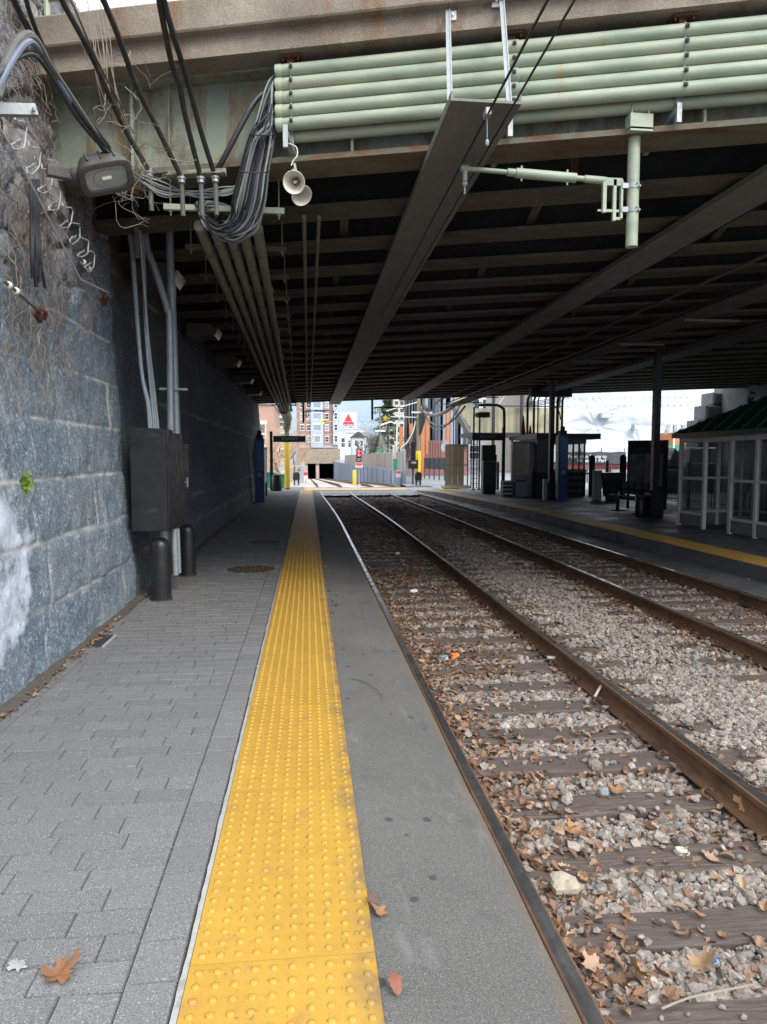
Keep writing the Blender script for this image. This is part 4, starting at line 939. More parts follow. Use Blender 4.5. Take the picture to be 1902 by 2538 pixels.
MB().tube([P(432, 1310, 8.9), P(436, 1425, 8.9)], .04, 10).tube([P(440, 1310, 9.0), P(444, 1420, 9.)], .03, 10).build('conduit', M['galv_dull'], WC, smooth=True)
MB().tube([P(405, 1315, 8.7), P(408, 1420, 8.7)], .06, 12).build('conduit', M['galv'], WC, smooth=True)
# green moss tuft on the wall
c = PX(50, 1195, -2.02); tf_ = [tuple(c)]; ff = []
for k in range(70):
    a = c + Vector((.03 + random.random() * .03, random.gauss(0, .045), random.gauss(0, .04))); d = Vector((random.uniform(0, .5), random.uniform(-1, 1), random.uniform(-.6, 1))).normalized() * random.uniform(.02, .05); w = d.orthogonal().normalized() * .008
    n = len(tf_); tf_ += [a - w, a + w, a + d]; ff += [(n, n + 1, n + 2), (0, n, n + 1)]
tag(np_mesh('moss_tuft', np.array([tuple(q) for q in tf_]), np.array(ff), M['moss']), 'small green moss tuft growing from a wall joint', 'plant')
# ------------------------------------------------------------------ along-track pipes under the bridge on trapeze hangers
PR = thing('pipe_run', 'run of dusty green pipes on trapeze hangers along the left side under the bridge', 'pipes', (-.8, 7.5, 4.0))
ZPI = 3.83; PXS = [-1.0, -.865, -.73, -.595, -.46]
for i, x in enumerate(PXS):
    m = MB().tube([(x, 7.0, ZPI), (x - .18, 20, ZPI), (x - .3, 34.4, ZPI + .05)], .052, 14)
    for yy in np.arange(9.5, 34, 3.05): t_ = (yy - 7) / 27.4; m.tube([(x - .3 * t_, yy, ZPI + .05 * t_), (x - .3 * t_, yy + .09, ZPI + .05 * t_)], .06, 14)
    m.build('pipe', M['pipe_dull'], PR, smooth=True)
for x, r in ((-.02, .022), (.13, .02)): MB().tube([(x, 7.4, 4.08), (x, 34, 4.08)], r, 8).build('thin_pipe', M['pipe_dull'], PR, smooth=True)
for k in range(21):
    yy = 6.78 + 1.215 * k + (0 if k else .0); sh = -.3 * (yy - 7) / 27.4; z = 3.912
    m = MB().box(-1.28 + sh, -.2 + sh, yy - .022, yy + .022, z - .02, z + .03)
    t_ = m.build('trapeze', M['pipe'] if k == 0 else M['under'], PR)
    for x in (-1.22 + sh, -.25 + sh): MB().tube([(x, yy, z - .07), (x, yy, z - .04), (x, yy, z - .039), (x, yy, z - .02), (x, yy, z - .019), (x, yy, ZS)], [.007, .007, .018, .018, .007, .007], 6).build('threaded_rod', M['pipe_dull'], t_)
m = MB().obox((-.55, 7.95, 4.62), (.02, .0, .38), (0, .03, 0), (.03, 0, .0))
# ------------------------------------------------------------------ cable bundle spilling from the conduit ends
CBN = thing('cable_bundle', 'thick drooping bundle of black and grey cables from the conduit ends to the pipe run', 'cables', tuple(P(600, 560, 6.8)))
mats = ['cable'] * 9 + ['cable_grey'] * 3 + ['cable_sage'] * 3 + ['cable_blue'] * 2
for i in range(88):
    u = random.uniform(-1, 1); w = random.uniform(-1, 1); j = i % 5; yj = 184 + 32.5 * j + random.uniform(-9, 9); e = i % 5
    mt = M[mats[i % len(mats)]] if not (i < 18) else M['cable_sage' if i % 2 else 'cable_grey']
    dp = .1 * w; big = random.uniform(.7, 1.25)
    g = lambda s: random.uniform(-s, s)
    xe = PXS[e] + g(.03)
    end = Vector((xe, 7.06, ZPI + g(.03)))
    pts = [P(696, yj, 6.44), P(683 + g(3), yj + 8, 6.42 + dp * .3), P(668 + 9 * u, yj + 45 + g(8) - 3 * j, 6.42 + dp), P(650 + 30 * u, max(yj + 60, 335) + g(6), 6.45 + dp), P(630 + 36 * u, 430 + g(6), 6.5 + dp), P(616 + 40 * u, 500 + 8 * u * big + g(5), 6.55 + dp)]
    low = 556 + 12 * w + 10 * u * big
    if i % 3 == 2: pts += [P(598 + 24 * u, low - 8, 6.66 + dp), P(565 + 20 * u, low - 8, 6.78)]
    else: pts += [P(600 + 30 * u + g(6), low + g(6), 6.62 + dp), P(560 + 24 * u, low + 24 + g(8), 6.66 + dp), P(522 + 16 * u + g(4), low + 2, 6.68), P(494 + 6 * w, 524 + 12 * w, 6.68), P(505 + 10 * w, 504 + 6 * u, 6.72), P(530 + 20 * e * .6, 520 + 6 * u, 6.85)]
    pts += [end, end + Vector((0, .12, 0))]
    MB().tube(spline(pts, 5), random.choice((.0065, .0075, .009, .006, .011)), 6).build('cable', mt, CBN, smooth=True)
tie = MB()
for (px, py, r_) in ((650, 332, 31), (631, 425, 37)): tie.tube([P(px + r_ * math.cos(g), py + 3 * math.sin(g) + .0, 6.36 - .08 * math.sin(g)) for g in np.linspace(0, 6.28, 16)], .006, 5)
tie.build('cable_tie', M['cable'], CBN, smooth=True)
tag(pxtube([(690, 205, 6.5), (664, 222, 6.45), (630, 254, 6.4), (592, 322, 6.4), (550, 402, 6.45), (508, 470, 6.6), (490, 520, 6.9)], .024, 10).build('thick_cable', M['cable'], smooth=True), 'thick single black cable arching left of the cable bundle', 'cable')
SW = thing('slack_wires', 'thin slack wires running from the floodlight to the cable bundle', 'wires', tuple(P(450, 470, 6.6)))
for i in range(8):
    g = lambda s: random.uniform(-s, s)
    pxtube([(322 + g(20), 405 + 5 * i, 6.2), (352, 432 + 3 * i + g(5), 6.3), (400 + g(8), 452 + 6 * i * .8, 6.4), (440, 470 + 3 * i + g(6), 6.5), (500 + g(10), 482 + g(10), 6.5), (560, 476 + g(14), 6.55), (606 + g(8), 455 + g(14), 6.5)], .006, 5, 5).build('wire', M['cable_grey' if i % 2 else 'cable_sage'], SW, smooth=True)
# four thick feeder cables from above into the ledge with nuts
FC = [[(130, -60, 5.0), (154, 0, 5.2), (200, 85, 5.4), (240, 165, 5.7), (300, 300, 6.1), (371, 426, 6.35)], [(235, -60, 5.0), (257, 0, 5.2), (290, 80, 5.4), (340, 215, 5.8), (392, 320, 6.1), (450, 440, 6.38)], [(388, -60, 5.0), (395, 0, 5.2), (410, 80, 5.4), (428, 165, 5.65), (446, 215, 5.8), (457, 275, 5.95), (475, 350, 6.15), (498, 440, 6.38)], [(398, -60, 5.0), (407, 0, 5.2), (430, 85, 5.4), (468, 210, 5.8), (500, 330, 6.1), (534, 438, 6.38)]]
for i, c in enumerate(FC):
    f = thing('feeder_cable', ('leftmost thick feeder cable passing the vines', 'second thick feeder cable from the left with a yellow worn patch', 'wavy thick feeder cable, the left one of the close pair', 'straight thick feeder cable, the right one of the close pair')[i], 'cable', tuple(P(*c[-1])), 'thick cables slanting down to the bridge')
    pts = spline([P(*q) for q in c], 7); MB().tube(pts, .021, 10).build('cable_run', M['cable_worn'] if i < 3 else M['cable'], f, smooth=True)
    e = pts[-1]; MB().lathe(e - Vector((0, 0, .045)), [(.03, 0), (.03, .03), (.04, .031), (.04, .045), (.026, .05), (.026, .07)], 8).build('gland', M['galv'], f)
    MB().tube([e, e - Vector((.0, -.05, .3))], .02, 8).build('tail', M['grey_pipe'], f, smooth=True)
a, b = P(415, 437, 6.42), P(560, 430, 6.36); tag(MB().beam(a, b, .09, .012).beam(a + Vector((0, .04, .03)), b + Vector((0, .04, .03)), .012, .06).build('gland_plate', M['girder']), 'green angle plate that the feeder cables enter', 'plate')
# ------------------------------------------------------------------ floodlight
c = P(262, 434, 5.75); FL = thing('floodlight', 'bronze floodlight with square glass hanging at the wall top', 'floodlight', tuple(c))
sx = Vector((1, .25, .34)).normalized(); n_ = Vector((.42, -.42, -.72)); n_ = (n_ - sx * n_.dot(sx)).normalized(); up_ = sx.cross(n_) * -1
if up_.z < 0: up_ = -up_
def fr(o, w, h, e=.42):
    out = []
    for k in range(28):
        g = 2 * math.pi * k / 28; ca, sa = math.cos(g), math.sin(g); out.append(c + n_ * o * .9 + sx * (abs(ca) ** e * (1 if ca > 0 else -1)) * w * .82 + up_ * (abs(sa) ** e * (1 if sa > 0 else -1)) * h * .86)
    return out
MB().loft([fr(-.175, .09, .05, .7), fr(-.165, .14, .09, .55), fr(-.13, .185, .125), fr(-.08, .21, .14), fr(-.02, .225, .148), fr(.02, .225, .148)]).build('housing', M['flood'], FL, smooth=True)
MB().loft([fr(.0, .24, .16), fr(.045, .24, .16), fr(.05, .232, .152), fr(.05, .19, .112), fr(.02, .185, .108)], caps=False).build('front_frame', M['flood'], FL, smooth=True)
MB().loft([fr(.022, .187, .11), fr(.03, .186, .109)]).build('glass', M['lens'], FL)
MB().loft([fr(.037, .12, .075, 1.), fr(.039, .1, .06, 1.), fr(.036, .05, .03, 1.)]).build('reflector', M['lens'], FL, smooth=True)
MB().cyl(c + n_ * .036 - sx * .035, c + n_ * .036 + sx * .035, .016, n=12).build('lamp', M['ivory'], FL, smooth=True)
for k in range(3): MB().beam(c - n_ * .12 + up_ * .115 + sx * (-.1 + .1 * k), c - n_ * .02 + up_ * .132 + sx * (-.1 + .1 * k), .012, .012).build('cooling_rib', M['flood'], FL)
kn = c - sx * .19 - n_ * .06; MB().lathe(kn - n_ * .0 - up_ * .0, [(.05, -.045), (.054, -.03), (.054, .03), (.042, .045)], 20, axis=tuple(sx)).build('swivel', M['flood'], FL, smooth=True)
MB().beam(kn - sx * .03, kn - sx * .2 + up_ * .06 - n_ * .03, .06, .08).build('bracket_arm', M['flood'], FL, bevel=.008)
# ------------------------------------------------------------------ horn loudspeakers
SPK = [(729, 452, 6.05, (-.12, -.8, -.35), 'white horn loudspeaker in front of its twin, facing the platform'), (748, 484, 6.3, (.28, -.62, -.62), 'white horn loudspeaker behind its twin, pointing down')]
for px, py, Y, ax, lab in SPK:
    c = P(px, py, Y); ax = Vector(ax).normalized(); h = thing('loudspeaker', lab, 'loudspeaker', tuple(c), 'horn loudspeakers below the conduits')
    MB().lathe(c, [(.034, -.2), (.042, -.17), (.046, -.12), (.055, -.08), (.073, -.03), (.088, .0), (.091, .004), (.088, .006), (.07, -.03), (.05, -.075), (.035, -.11), (.03, -.13)], 28, axis=tuple(ax), cap=False).lathe(c, [(.036, -.2), (.001, -.21)], 20, axis=tuple(ax), cap=False).build('horn', M['ivory'], h, smooth=True)
    MB().lathe(c, [(.014, -.12), (.014, -.055), (.008, -.045), (.001, -.044)], 14, axis=tuple(ax), cap=False).build('driver_tip', M['ivory'], h, smooth=True)
    a = c - ax * .17; MB().beam(a + Vector((0, 0, .03)), a + Vector((-.02, .0, .14)), .035, .02).build('bracket', M['galv'], h)
a, b = P(708, 332, 6.2), P(752, 442, 6.75); tag(MB().beam(a, b, .045, .05).beam(a + Vector((0, -.02, .06)), a - Vector((0, .02, .12)), .04, .04).build('strut_channel', M['galv']), 'short slotted channel from the conduit ends carrying the loudspeakers', 'bracket')
tag(pxtube([(716, 355, 6.2), (735, 365, 6.15), (737, 385, 6.1), (728, 398, 6.1), (722, 410, 6.1)], .005, 5).build('speaker_wire', M['ivory'], smooth=True), 'thin looped wire at the loudspeaker channel', 'wire')
# ------------------------------------------------------------------ wall top clutter at upper left
def wallX(z): return -2.0 - .085 * z
ch = thing('strut_channel', 'pale metal channel sticking out of the rock at the left edge', 'bracket', tuple(P(40, 272, 4.35)))
MB().beam(P(-40, 271, 4.3), P(89, 274, 4.45), .05, .06).build('channel', M['galv'], ch); MB().cyl(P(84, 268, 4.4), P(84, 275, 4.4), .012, n=6).build('bolt', M['galv'], ch)
HK = thing('wire_hooks', 'row of pale bent wire hooks strung on a thin line down the wall', 'hooks', tuple(PX(150, 520, -2.1)))
tops = [(160, 710), (240, 862), (308, 990), (362, 1100), (425, 1215), (472, 1310), (520, 1400), (560, 1475)]
def q1(x, y, X): return PX(x * .4222, y * .4222, X)
XH = -1.93
line = [q1(x - 85, y + 165, XH - .03) for x, y in tops]; MB().tube([q1(-120, 560, XH - .03)] + line + [q1(640, 1720, XH - .1)], .008, 6).build('line', M['white_wire'], HK, smooth=True)
for x, y in tops:
    f = .62 + .38 * (1475 - y) / 765
    s = [(-75, -25), (-72, -5), (-50, -2), (-4, 10), (0, 25), (-8, 125), (-25, 155), (-60, 170), (-85, 158), (-95, 140), (-60, 118), (-45, 118)]
    MB().tube([q1(x + a * f + random.uniform(-5, 5), y + b * f + random.uniform(-6, 6), XH + .02 * math.sin(i)) for i, (a, b) in enumerate(s)], .0052, 6).build('hook', M['white_wire'], HK, smooth=True)
    MB().tube([q1(x - 62 * f, y + 125 * f, XH), q1(x - 38 * f, y + 108 * f, XH)], .009, 8).build('clip', M['galv'], HK)
for k, (pts, r, lab, mt) in enumerate((
    ([(-10, 240, 4.0), (25, 140, 4.3), (52, 96, 4.4), (82, 94, 4.5), (120, 160, 4.8), (150, 205, 5.1), (200, 280, 5.4), (262, 372, 5.75)], .028, 'thickest grey looping cable at the upper left edge', 'grey_pipe'),
    ([(-10, 225, 4.0), (35, 145, 4.25), (65, 108, 4.35), (88, 112, 4.5), (124, 172, 4.9), (170, 245, 5.2), (215, 310, 5.5), (265, 378, 5.75)], .018, 'blue grey looping cable under the thickest one', 'cable_blue'),
    ([(-10, 190, 4.0), (20, 160, 4.2), (70, 134, 4.4), (100, 150, 4.6), (140, 210, 4.9), (190, 290, 5.2), (240, 350, 5.6), (290, 395, 5.75)], .013, 'thin black cable under the looping cables', 'cable'),
    ([(20, -30, 4.3), (42, 15, 4.5), (66, 62, 4.6), (98, 130, 4.75), (150, 212, 5.1), (210, 300, 5.4), (270, 375, 5.75)], .02, 'black cable dropping from the upper left corner', 'cable'),
    ([(58, -30, 4.3), (74, 30, 4.5), (96, 88, 4.7), (140, 180, 5.), (200, 270, 5.4), (275, 370, 5.75)], .014, 'second black cable beside the corner cable', 'cable_worn'),
    ([(160, -30, 5.1), (190, 30, 5.2), (225, 115, 5.4), (262, 190, 5.7), (300, 262, 6.), (330, 330, 6.2)], .008, 'thin reddish wire beside the leftmost feeder cable', 'twig_dark'))):
    tag(pxtube(pts, r, 8).build('wall_cable', M[mt], smooth=True), lab, 'cable', 'cables on the rock wall')
hb_ = thing('cable_rags', 'black frayed cable end hanging down the wall', 'cable', tuple(PX(85, 560, -2.1)))
for i in range(7):
    g = lambda s: random.uniform(-s, s)
    MB().tube(spline([PX(76 + 3 * i + g(3), 455 + g(10), -2.08), PX(78 + 3 * i + g(4), 540, -2.02), PX(80 + 3.2 * i + g(5), 620 + g(10), -2.0), PX(84 + 3.4 * i + g(8), 700 + g(18), -2.02)], 4), random.choice((.012, .02, .016)), 6).build('strand', M['cable'], hb_, smooth=True)
for (a, b, c_, lab) in (((8, 695), (45, 725), (98, 772), 'rusty wall anchor with pale insulators at the left edge'), ((195, 635), (225, 672), (258, 735), 'wall anchor with pale insulators below the wire hooks')):
    an = thing('wall_anchor', lab, 'anchor', tuple(PX(*c_, -2.05)), 'anchors on the stone wall')
    A_, B_, C_ = PX(*a, -1.95), PX(*b, -1.97), PX(*c_, -2.05)
    MB().tube([A_, B_, C_], .011, 8).build('rod', M['grey_pipe'], an, smooth=True)
    for q in (A_.lerp(B_, .4), A_.lerp(B_, .9)): MB().lathe(q, [(.012, -.03), (.024, -.02), (.026, 0), (.02, .02), (.012, .03)], 12, axis=tuple((C_ - A_).normalized())).build('insulator', M['ivory'], an, smooth=True)
    MB().obox(C_ + Vector((-.02, .02, -.02)), (.015, 0, 0), (0, .06, -.02), (0, .01, .035)).tube([C_ + Vector((.02, -.05, .02)), C_ + Vector((.05, 0, 0)), C_ + Vector((.02, .05, -.05))], .016, 8).build('wall_plate', M['rust'], an)
# ------------------------------------------------------------------ bare vines over the rock
vn = MB(); vd = MB(); r = random.Random(21)
def vine(mb, y, z, n, rad, out=.06, dz=-.07):
    p = Vector((wallX(z) + out, y, z)); d = Vector((0, r.uniform(-.5, .5), -1)); pts = []; o = out
    for k in range(n):
        pts.append(Vector((wallX(p.z) + o - (.03 if p.z < 2.4 else 0), p.y, p.z)))
        d = d + Vector((0, r.gauss(0, .55), r.gauss(0, .35) - .14)); d.normalize(); p = p + d * r.uniform(.04, .09); o = max(-.02, min(out + .12, o + r.gauss(0, .03)))
        if p.z < 1.9: break
    if len(pts) > 3: mb.tube(pts, [rad * (1 - .7 * i / len(pts)) for i in range(len(pts))], 4, caps=False)
    return pts
for k in range(330):
    y = r.uniform(3.2, 6.9); z = r.choice((r.uniform(3.2, 6.3), r.uniform(2.6, 4.4)))
    pts = vine(vn if r.random() < .6 else vd, y, z, r.randint(14, 34), r.uniform(.0016, .004))
    if len(pts) > 8 and r.random() < .6:
        q = pts[len(pts) // 2]; vine(vn, q.y, q.z, 10, .002)
vt = thing('dry_vine', 'tangle of bare dry vines over the rock wall at upper left', 'vine', (-2.2, 5, 4))
# wild twigs in front of the girder end and round the floodlight
tw = MB(); td = MB()
for k in range(46):
    x, y = r.choice(((r.uniform(230, 345), r.uniform(120, 300)), (r.uniform(300, 380), r.uniform(360, 430)), (r.uniform(270, 350), r.uniform(430, 500))))
    p = P(x, y, 6.0 + r.uniform(-.1, .25)); d = Vector((r.uniform(-.5, 1), r.uniform(-.2, .2), r.uniform(-1, .6))).normalized(); pts = [p]
    for q in range(r.randint(5, 11)):
        d = (d + Vector((r.gauss(0, .4), r.gauss(0, .12), r.gauss(0, .4)))).normalized(); p = p + d * r.uniform(.025, .055); pts.append(p)
        if r.random() < .25:
            e = (d + Vector((r.gauss(0, .7), 0, r.gauss(0, .7)))).normalized() * .07; (tw if k % 2 else td).tube([p, p + e * .5 + Vector((0, 0, .01)), p + e], .0018, 3, caps=False)
    (tw if k % 2 else td).tube(pts, [.0036 * (1 - .6 * i / len(pts)) for i in range(len(pts))], 4, caps=False)
for k in range(26):                                                # thicker woody creeper stems with side shoots, close to the rock
    y = r.uniform(4.0, 6.8); pts = vine(vd, y, r.uniform(4.2, 6.2), r.randint(22, 40), r.uniform(.006, .011), .08)
    for q in pts[3::4]: vine(vd if r.random() < .6 else vn, q.y, q.z, r.randint(4, 9), .0032, .1)
for k in range(9):
    tw.tube(spline([P(205 + 6 * k, -20, 5.9), P(225 + 5 * k + r.uniform(-12, 12), 90, 5.95), P(245 + 6 * k + r.uniform(-10, 10), 180 + 8 * k, 6.0), P(265 + 8 * k + r.uniform(-14, 14), 260 + 10 * k, 6.1)], 6), .0032, 4, caps=False)
vn.build('pale_stems', M['twig'], vt, fix=False); vd.build('dark_stems', M['twig_dark'], vt, fix=False)
v2 = thing('dry_vine', 'wiry bare creeper hanging in front of the girder end near the floodlight', 'vine', tuple(P(300, 250, 6.1)))
tw.build('pale_stems', M['twig'], v2, fix=False); td.build('dark_stems', M['twig_dark'], v2, fix=False)
# ------------------------------------------------------------------ wall lamps under the bridge
def wall_lamp(Y, lab, x=-1.78):
    l = thing('wall_lamp', lab, 'lamp', (x, Y, 3.95), 'wall lamps under the bridge')
    MB().prism([(x - .4, Y - .28, 3.84), (x + .1, Y - .28, 3.9), (x + .16, Y - .28, 4.0), (x, Y - .28, 4.1), (x - .4, Y - .28, 4.1)], (0, .56, 0)).build('housing', M['flood'], l, bevel=.01)
    MB().obox((x + .135, Y, 3.94), (.04, 0, .06), (0, .26, 0), (.012, 0, -.008)).build('lens', M['lampwhite'], l)
for Y, w in zip((9.6, 13.7, 17.8, 21.8, 25.8), ('nearest wall lamp under the bridge, above the cabinet pipes', 'second wall lamp from the near end under the bridge', 'third wall lamp under the bridge', 'fourth wall lamp under the bridge', 'farthest wall lamp under the bridge')): wall_lamp(Y, w)
# ------------------------------------------------------------------ wires over the tracks
def wire(pts, r, lab, mat='cable', name='trolley_wire', cat='wire', grp='overhead wires'): return tag(MB().tube(pts, r, 6).build(name, M[mat], smooth=True), lab, cat, grp)
wire([(1.25, -2, 4.02), (1.25, 33, 4.0), (1.0, 60, 4.3), (2., 215, .6)], .0085, 'contact wire running under the near trough board')
wire([(1.40, -2, 4.04), (1.40, 34, 4.02), (1.5, 70, 4.6)], .0075, 'second wire running to the right of the near contact wire')
wire([(4.3, -2, 4.06), (4.3, 34, 4.04), (4.3, 70, 4.2)], .0075, 'contact wire running under the second trough board')
c = P(1276, 182, 5.0); cl = thing('wire_clamp', 'small wire clamp with a hanging link on the wire before the trough', 'clamp', (1.25, c.y, 4.02))
MB().cbox((1.25, c.y, 4.03), .04, .09, .05).build('jaw', M['galv'], cl, bevel=.006); MB().tube([(1.25, c.y, 4.0), (1.26, c.y + .03, 3.88)], .004, 5).sphere((1.26, c.y + .03, 3.85), .014, 8, 6, 1.8).build('link', M['galv'], cl)
wire([(6.1, 5.5, 4.02), (6.1, 33, 4.05)], .02, 'dark cable along the right side under the bridge')
RP_ = thing('pipe_run', 'dark pipes and cables along the right side under the bridge', 'pipes', (6.8, 6, 4.1))
for i, (x, z, rr_) in enumerate(((6.55, 4.08, .05), (6.7, 4.08, .05), (6.85, 4.08, .04), (7.05, 4.14, .07), (7.3, 4.2, .035), (5.9, 4.22, .025))): MB().tube([(x, 5.2 + .1 * i, z + .05), (x, 33.2, z)], rr_, 10).build('pipe', M['grey_pipe'], RP_, smooth=True)
for k in range(10): MB().box(6.4, 7.4, 6.5 + 2.6 * k, 6.55 + 2.6 * k, 3.98, 4.02).build('trapeze', M['grey_pipe'], RP_)
DB = thing('cable_tray', 'dark hanging cable tray under the bridge above the far platform', 'cable tray', (9.5, 14, 4.2))
MB().box(9.2, 9.8, 6.5, 29, 4.28, 4.3).box(9.2, 9.22, 6.5, 29, 4.3, 4.4).box(9.78, 9.8, 6.5, 29, 4.3, 4.4).build('tray', M['grey_pipe'], DB)
for x in (9.35, 9.6): MB().tube([(x, 6.5, 4.34), (x, 29, 4.34)], .03, 8).build('cable', M['cable'], DB, smooth=True)
# ------------------------------------------------------------------ far platform (z about .115)
ZF = .115
def F(px, py): return PZ(px, py, ZF)
# glazed shelter
S0 = thing('shelter', 'glazed waiting shelter with white frames and dark green metal roof', 'shelter', (9.4, 12.5, ZF))
X0, X1, Y0, Y1, ZE = 8.5, 10.3, 8.6, 15.5, 2.1
def frame(p, q, w=.075, d=.06): return MB().beam(p, q, w, d)
posts_y = [15.5, 14.5, 13.52, 12.7, 11.7, 10.7, 9.7, 8.6]
for y in posts_y:
    MB().box(X0 - .035, X0 + .035, y - .04, y + .04, ZF, ZE).build('post', M['white_frame'], S0)
    MB().box(X1 - .035, X1 + .035, y - .04, y + .04, ZF, ZE).build('post', M['white_frame'], S0)
def bay(a, b, axis, c, door=False):
    A = (lambda u, z: (c, u, z)) if axis == 'x' else (lambda u, z: (u, c, z))
    def bar(u0, u1, z0, z1, t): return MB().box(c - t, c + t, u0, u1, z0, z1) if axis == 'x' else MB().box(u0, u1, c - t, c + t, z0, z1)
    if not door:
        bar(a + .04, b - .04, ZF + .03, ZF + .28, .018).build('kick_panel', M['grey_panel'], S0)
        for z in (ZF + .28, 1.17): bar(a + .04, b - .04, z, z + .055, .03).build('rail', M['white_frame'], S0)
        for z, z2 in ((ZF + .335, 1.17), (1.225, ZE - .1)): bar(a + .04, b - .04, z, z2, .006).build('glass', M['glass'], S0)
    bar(a + .04, b - .04, ZE - .1, ZE, .03).build('head_rail', M['white_frame'], S0)
ys_ = posts_y[::-1]
for a, b in zip(ys_[:-1], ys_[1:]):
    bay(a, b, 'x', X0, door=(abs(b - 14.5) < .05)); bay(a, b, 'x', X1)
for c in (Y0, Y1): bay(X0, X0 + .9, 'y', c); bay(X0 + .9, X1, 'y', c); MB().box(X0 + .86, X0 + .94, c - .035, c + .035, ZF, ZE).build('post', M['white_frame'], S0)
# recessed door seen in the open bay
dr = MB().box(X0 + .5, X0 + .55, 13.56, 13.62, ZF, ZE).box(X0 + .5, X0 + .55, 14.38, 14.46, ZF, ZE).box(X0 + .5, X0 + .55, 13.98, 14.04, ZF + .3, ZE).box(X0 + .5, X0 + .55, 13.6, 14.4, 1.15, 1.2).box(X0 + .5, X0 + .55, 13.6, 14.4, ZF + .02, ZF + .32).build('door', M['white_frame'], S0)
MB().box(X0 + .515, X0 + .53, 13.6, 14.4, ZF + .3, ZE).build('glass', M['glass'], dr)
MB().tube(spline([(X0 + .5, 13.64, .55), (X0 + .44, 13.64, .57), (X0 + .44, 13.64, .92), (X0 + .5, 13.64, .94)], 5), .014, 8).build('handle', M['galv'], dr, smooth=True)
e = .16; xm = (X0 + X1) / 2; zr = 3.12
A, B, C, D = (X0 - e, Y0 - e, ZE), (X1 + e, Y0 - e, ZE), (X1 + e, Y1 + e, ZE), (X0 - e, Y1 + e, ZE); Rn, Rf = (xm, Y0 + 2.8, zr), (xm, Y1 - 2.8, zr)
up = lambda p, d=.11: (p[0], p[1], p[2] + d)
m = MB().add([up(A), up(B), up(C), up(D), Rn, Rf], [(0, 1, 4), (1, 2, 5, 4), (2, 3, 5), (3, 0, 4, 5)]); rf = m.build('roof', M['greenroof'], S0)
MB().box(A[0], C[0], A[1], C[1], ZE, ZE + .105).build('fascia', M['greenroof'], S0)
for k in range(15):
    y = Y0 + .1 + k * .48; t = max(0, min(1, (y - (Y0 - e)) / 2.96, ((Y1 + e) - y) / 2.96))
    MB().beam((X0 - e, y, ZE + .125), (X0 - e + (xm - X0 + e) * t, y, ZE + .125 + (zr - ZE - .11) * t), .025, .035).build('seam', M['greenroof'], rf)
    if t < 1 and y > 12:
        pass
# columns
def column(x, y, lab, ztop, base=.36):
    c = thing('column', lab, 'column', (x, y, ZF), 'black columns on the far platform')
    MB().box(x - .08, x + .08, y - .08, y + .08, ZF, ztop).build('shaft', M['black'], c)
    MB().box(x - base / 2, x + base / 2, y - base / 2, y + base / 2, ZF, ZF + .62).prism([(x - base / 2, y - base / 2, ZF + .62), (x + base / 2, y - base / 2, ZF + .62), (x + .09, y - base / 2, ZF + .7), (x - .09, y - base / 2, ZF + .7)], (0, base, 0)).build('base_guard', M['black'], c)
    MB().box(x - .2, x + .2, y - .12, y + .12, ztop - .03, ztop).build('cap_plate', M['black'], c)
column(8.99, 17.7, 'black column standing beside the glazed shelter', ZB + S * 8.99)
column(8.82, 25.2, 'black column beside the blue call post on the far platform', ZB + S * 8.8)
bb = thing('electric_box', 'small grey box at the foot of the column by the blue call post', 'box', (8.6, 25.1, ZF)); MB().box(8.5, 8.62, 25., 25.15, ZF, ZF + .75).build('case', M['galv_dull'], bb); MB().box(8.52, 8.6, 24.99, 25., ZF + .1, ZF + .65).build('cover', M['galv_dull'], bb)
def callpost(x, y, z, lab, mat_lit):
    c = thing('call_post', lab, 'call post', (x, y, z), 'blue emergency call posts')
    MB().box(x - .17, x + .17, y - .14, y + .14, z, z + 1.15).build('lower_body', M['blue'], c, bevel=.01)
    up = MB().box(x - .17, x + .17, y - .14, y + .14, z + 1.15, z + 2.35).build('upper_body', M['blue'], c, bevel=.01)
    pn = MB().box(x - .13, x + .13, y - .152, y - .14, z + 1.17, z + 2.28).build('sign_panel', mat_lit, c)
    text('lettering', 'EMERGENCY', .165, (x, y - .156, z + 1.72), Matrix.Rotation(math.pi / 2, 3, 'X') @ Matrix.Rotation(-math.pi / 2, 3, 'Z'), M['galv'], pn)
    MB().box(x - .13, x + .13, y - .1, y + .1, z + 2.35, z + 2.5).build('cap', M['dark'], c, bevel=.01); MB().lathe((x, y, z + 2.5), [(.08, 0), (.08, .12), (.05, .16)], 16).build('beacon', M['dark'], c, smooth=True)
    MB().box(x - .2, x - .17, y - .12, y + .12, z + .1, z + 2.3).build('side_trim', M['galv_dull'], c)
    MB().box(x - .08, x + .08, y - .155, y - .14, z + .95, z + 1.12).build('speaker_panel', M['galv'], c)
    return c
callpost(9.02, 24.6, ZF, 'blue emergency call post on the far platform', M['blue_lit'])
callpost(-1.78, 26.7, 0, 'blue emergency call post in shade against the left wall', M['blue_lit'])
nbd = thing('notice_board', 'pale framed notice board between the shaded blue call post and the left station sign', 'board', (-1.72, 29.5, 0))
MB().box(-1.86, -1.78, 28.6, 28.68, 0, 2.1).build('post', M['black'], nbd); MB().box(-1.86, -1.78, 31.3, 31.38, 0, 2.1).build('post', M['black'], nbd); MB().box(-1.84, -1.8, 28.68, 31.3, .55, 2.05).build('frame', M['dark'], nbd); MB().box(-1.8, -1.79, 28.75, 29.95, .65, 1.95).build('poster', M['white'], nbd); MB().box(-1.8, -1.79, 30.05, 31.2, .65, 1.95).build('poster', M['poster'], nbd)
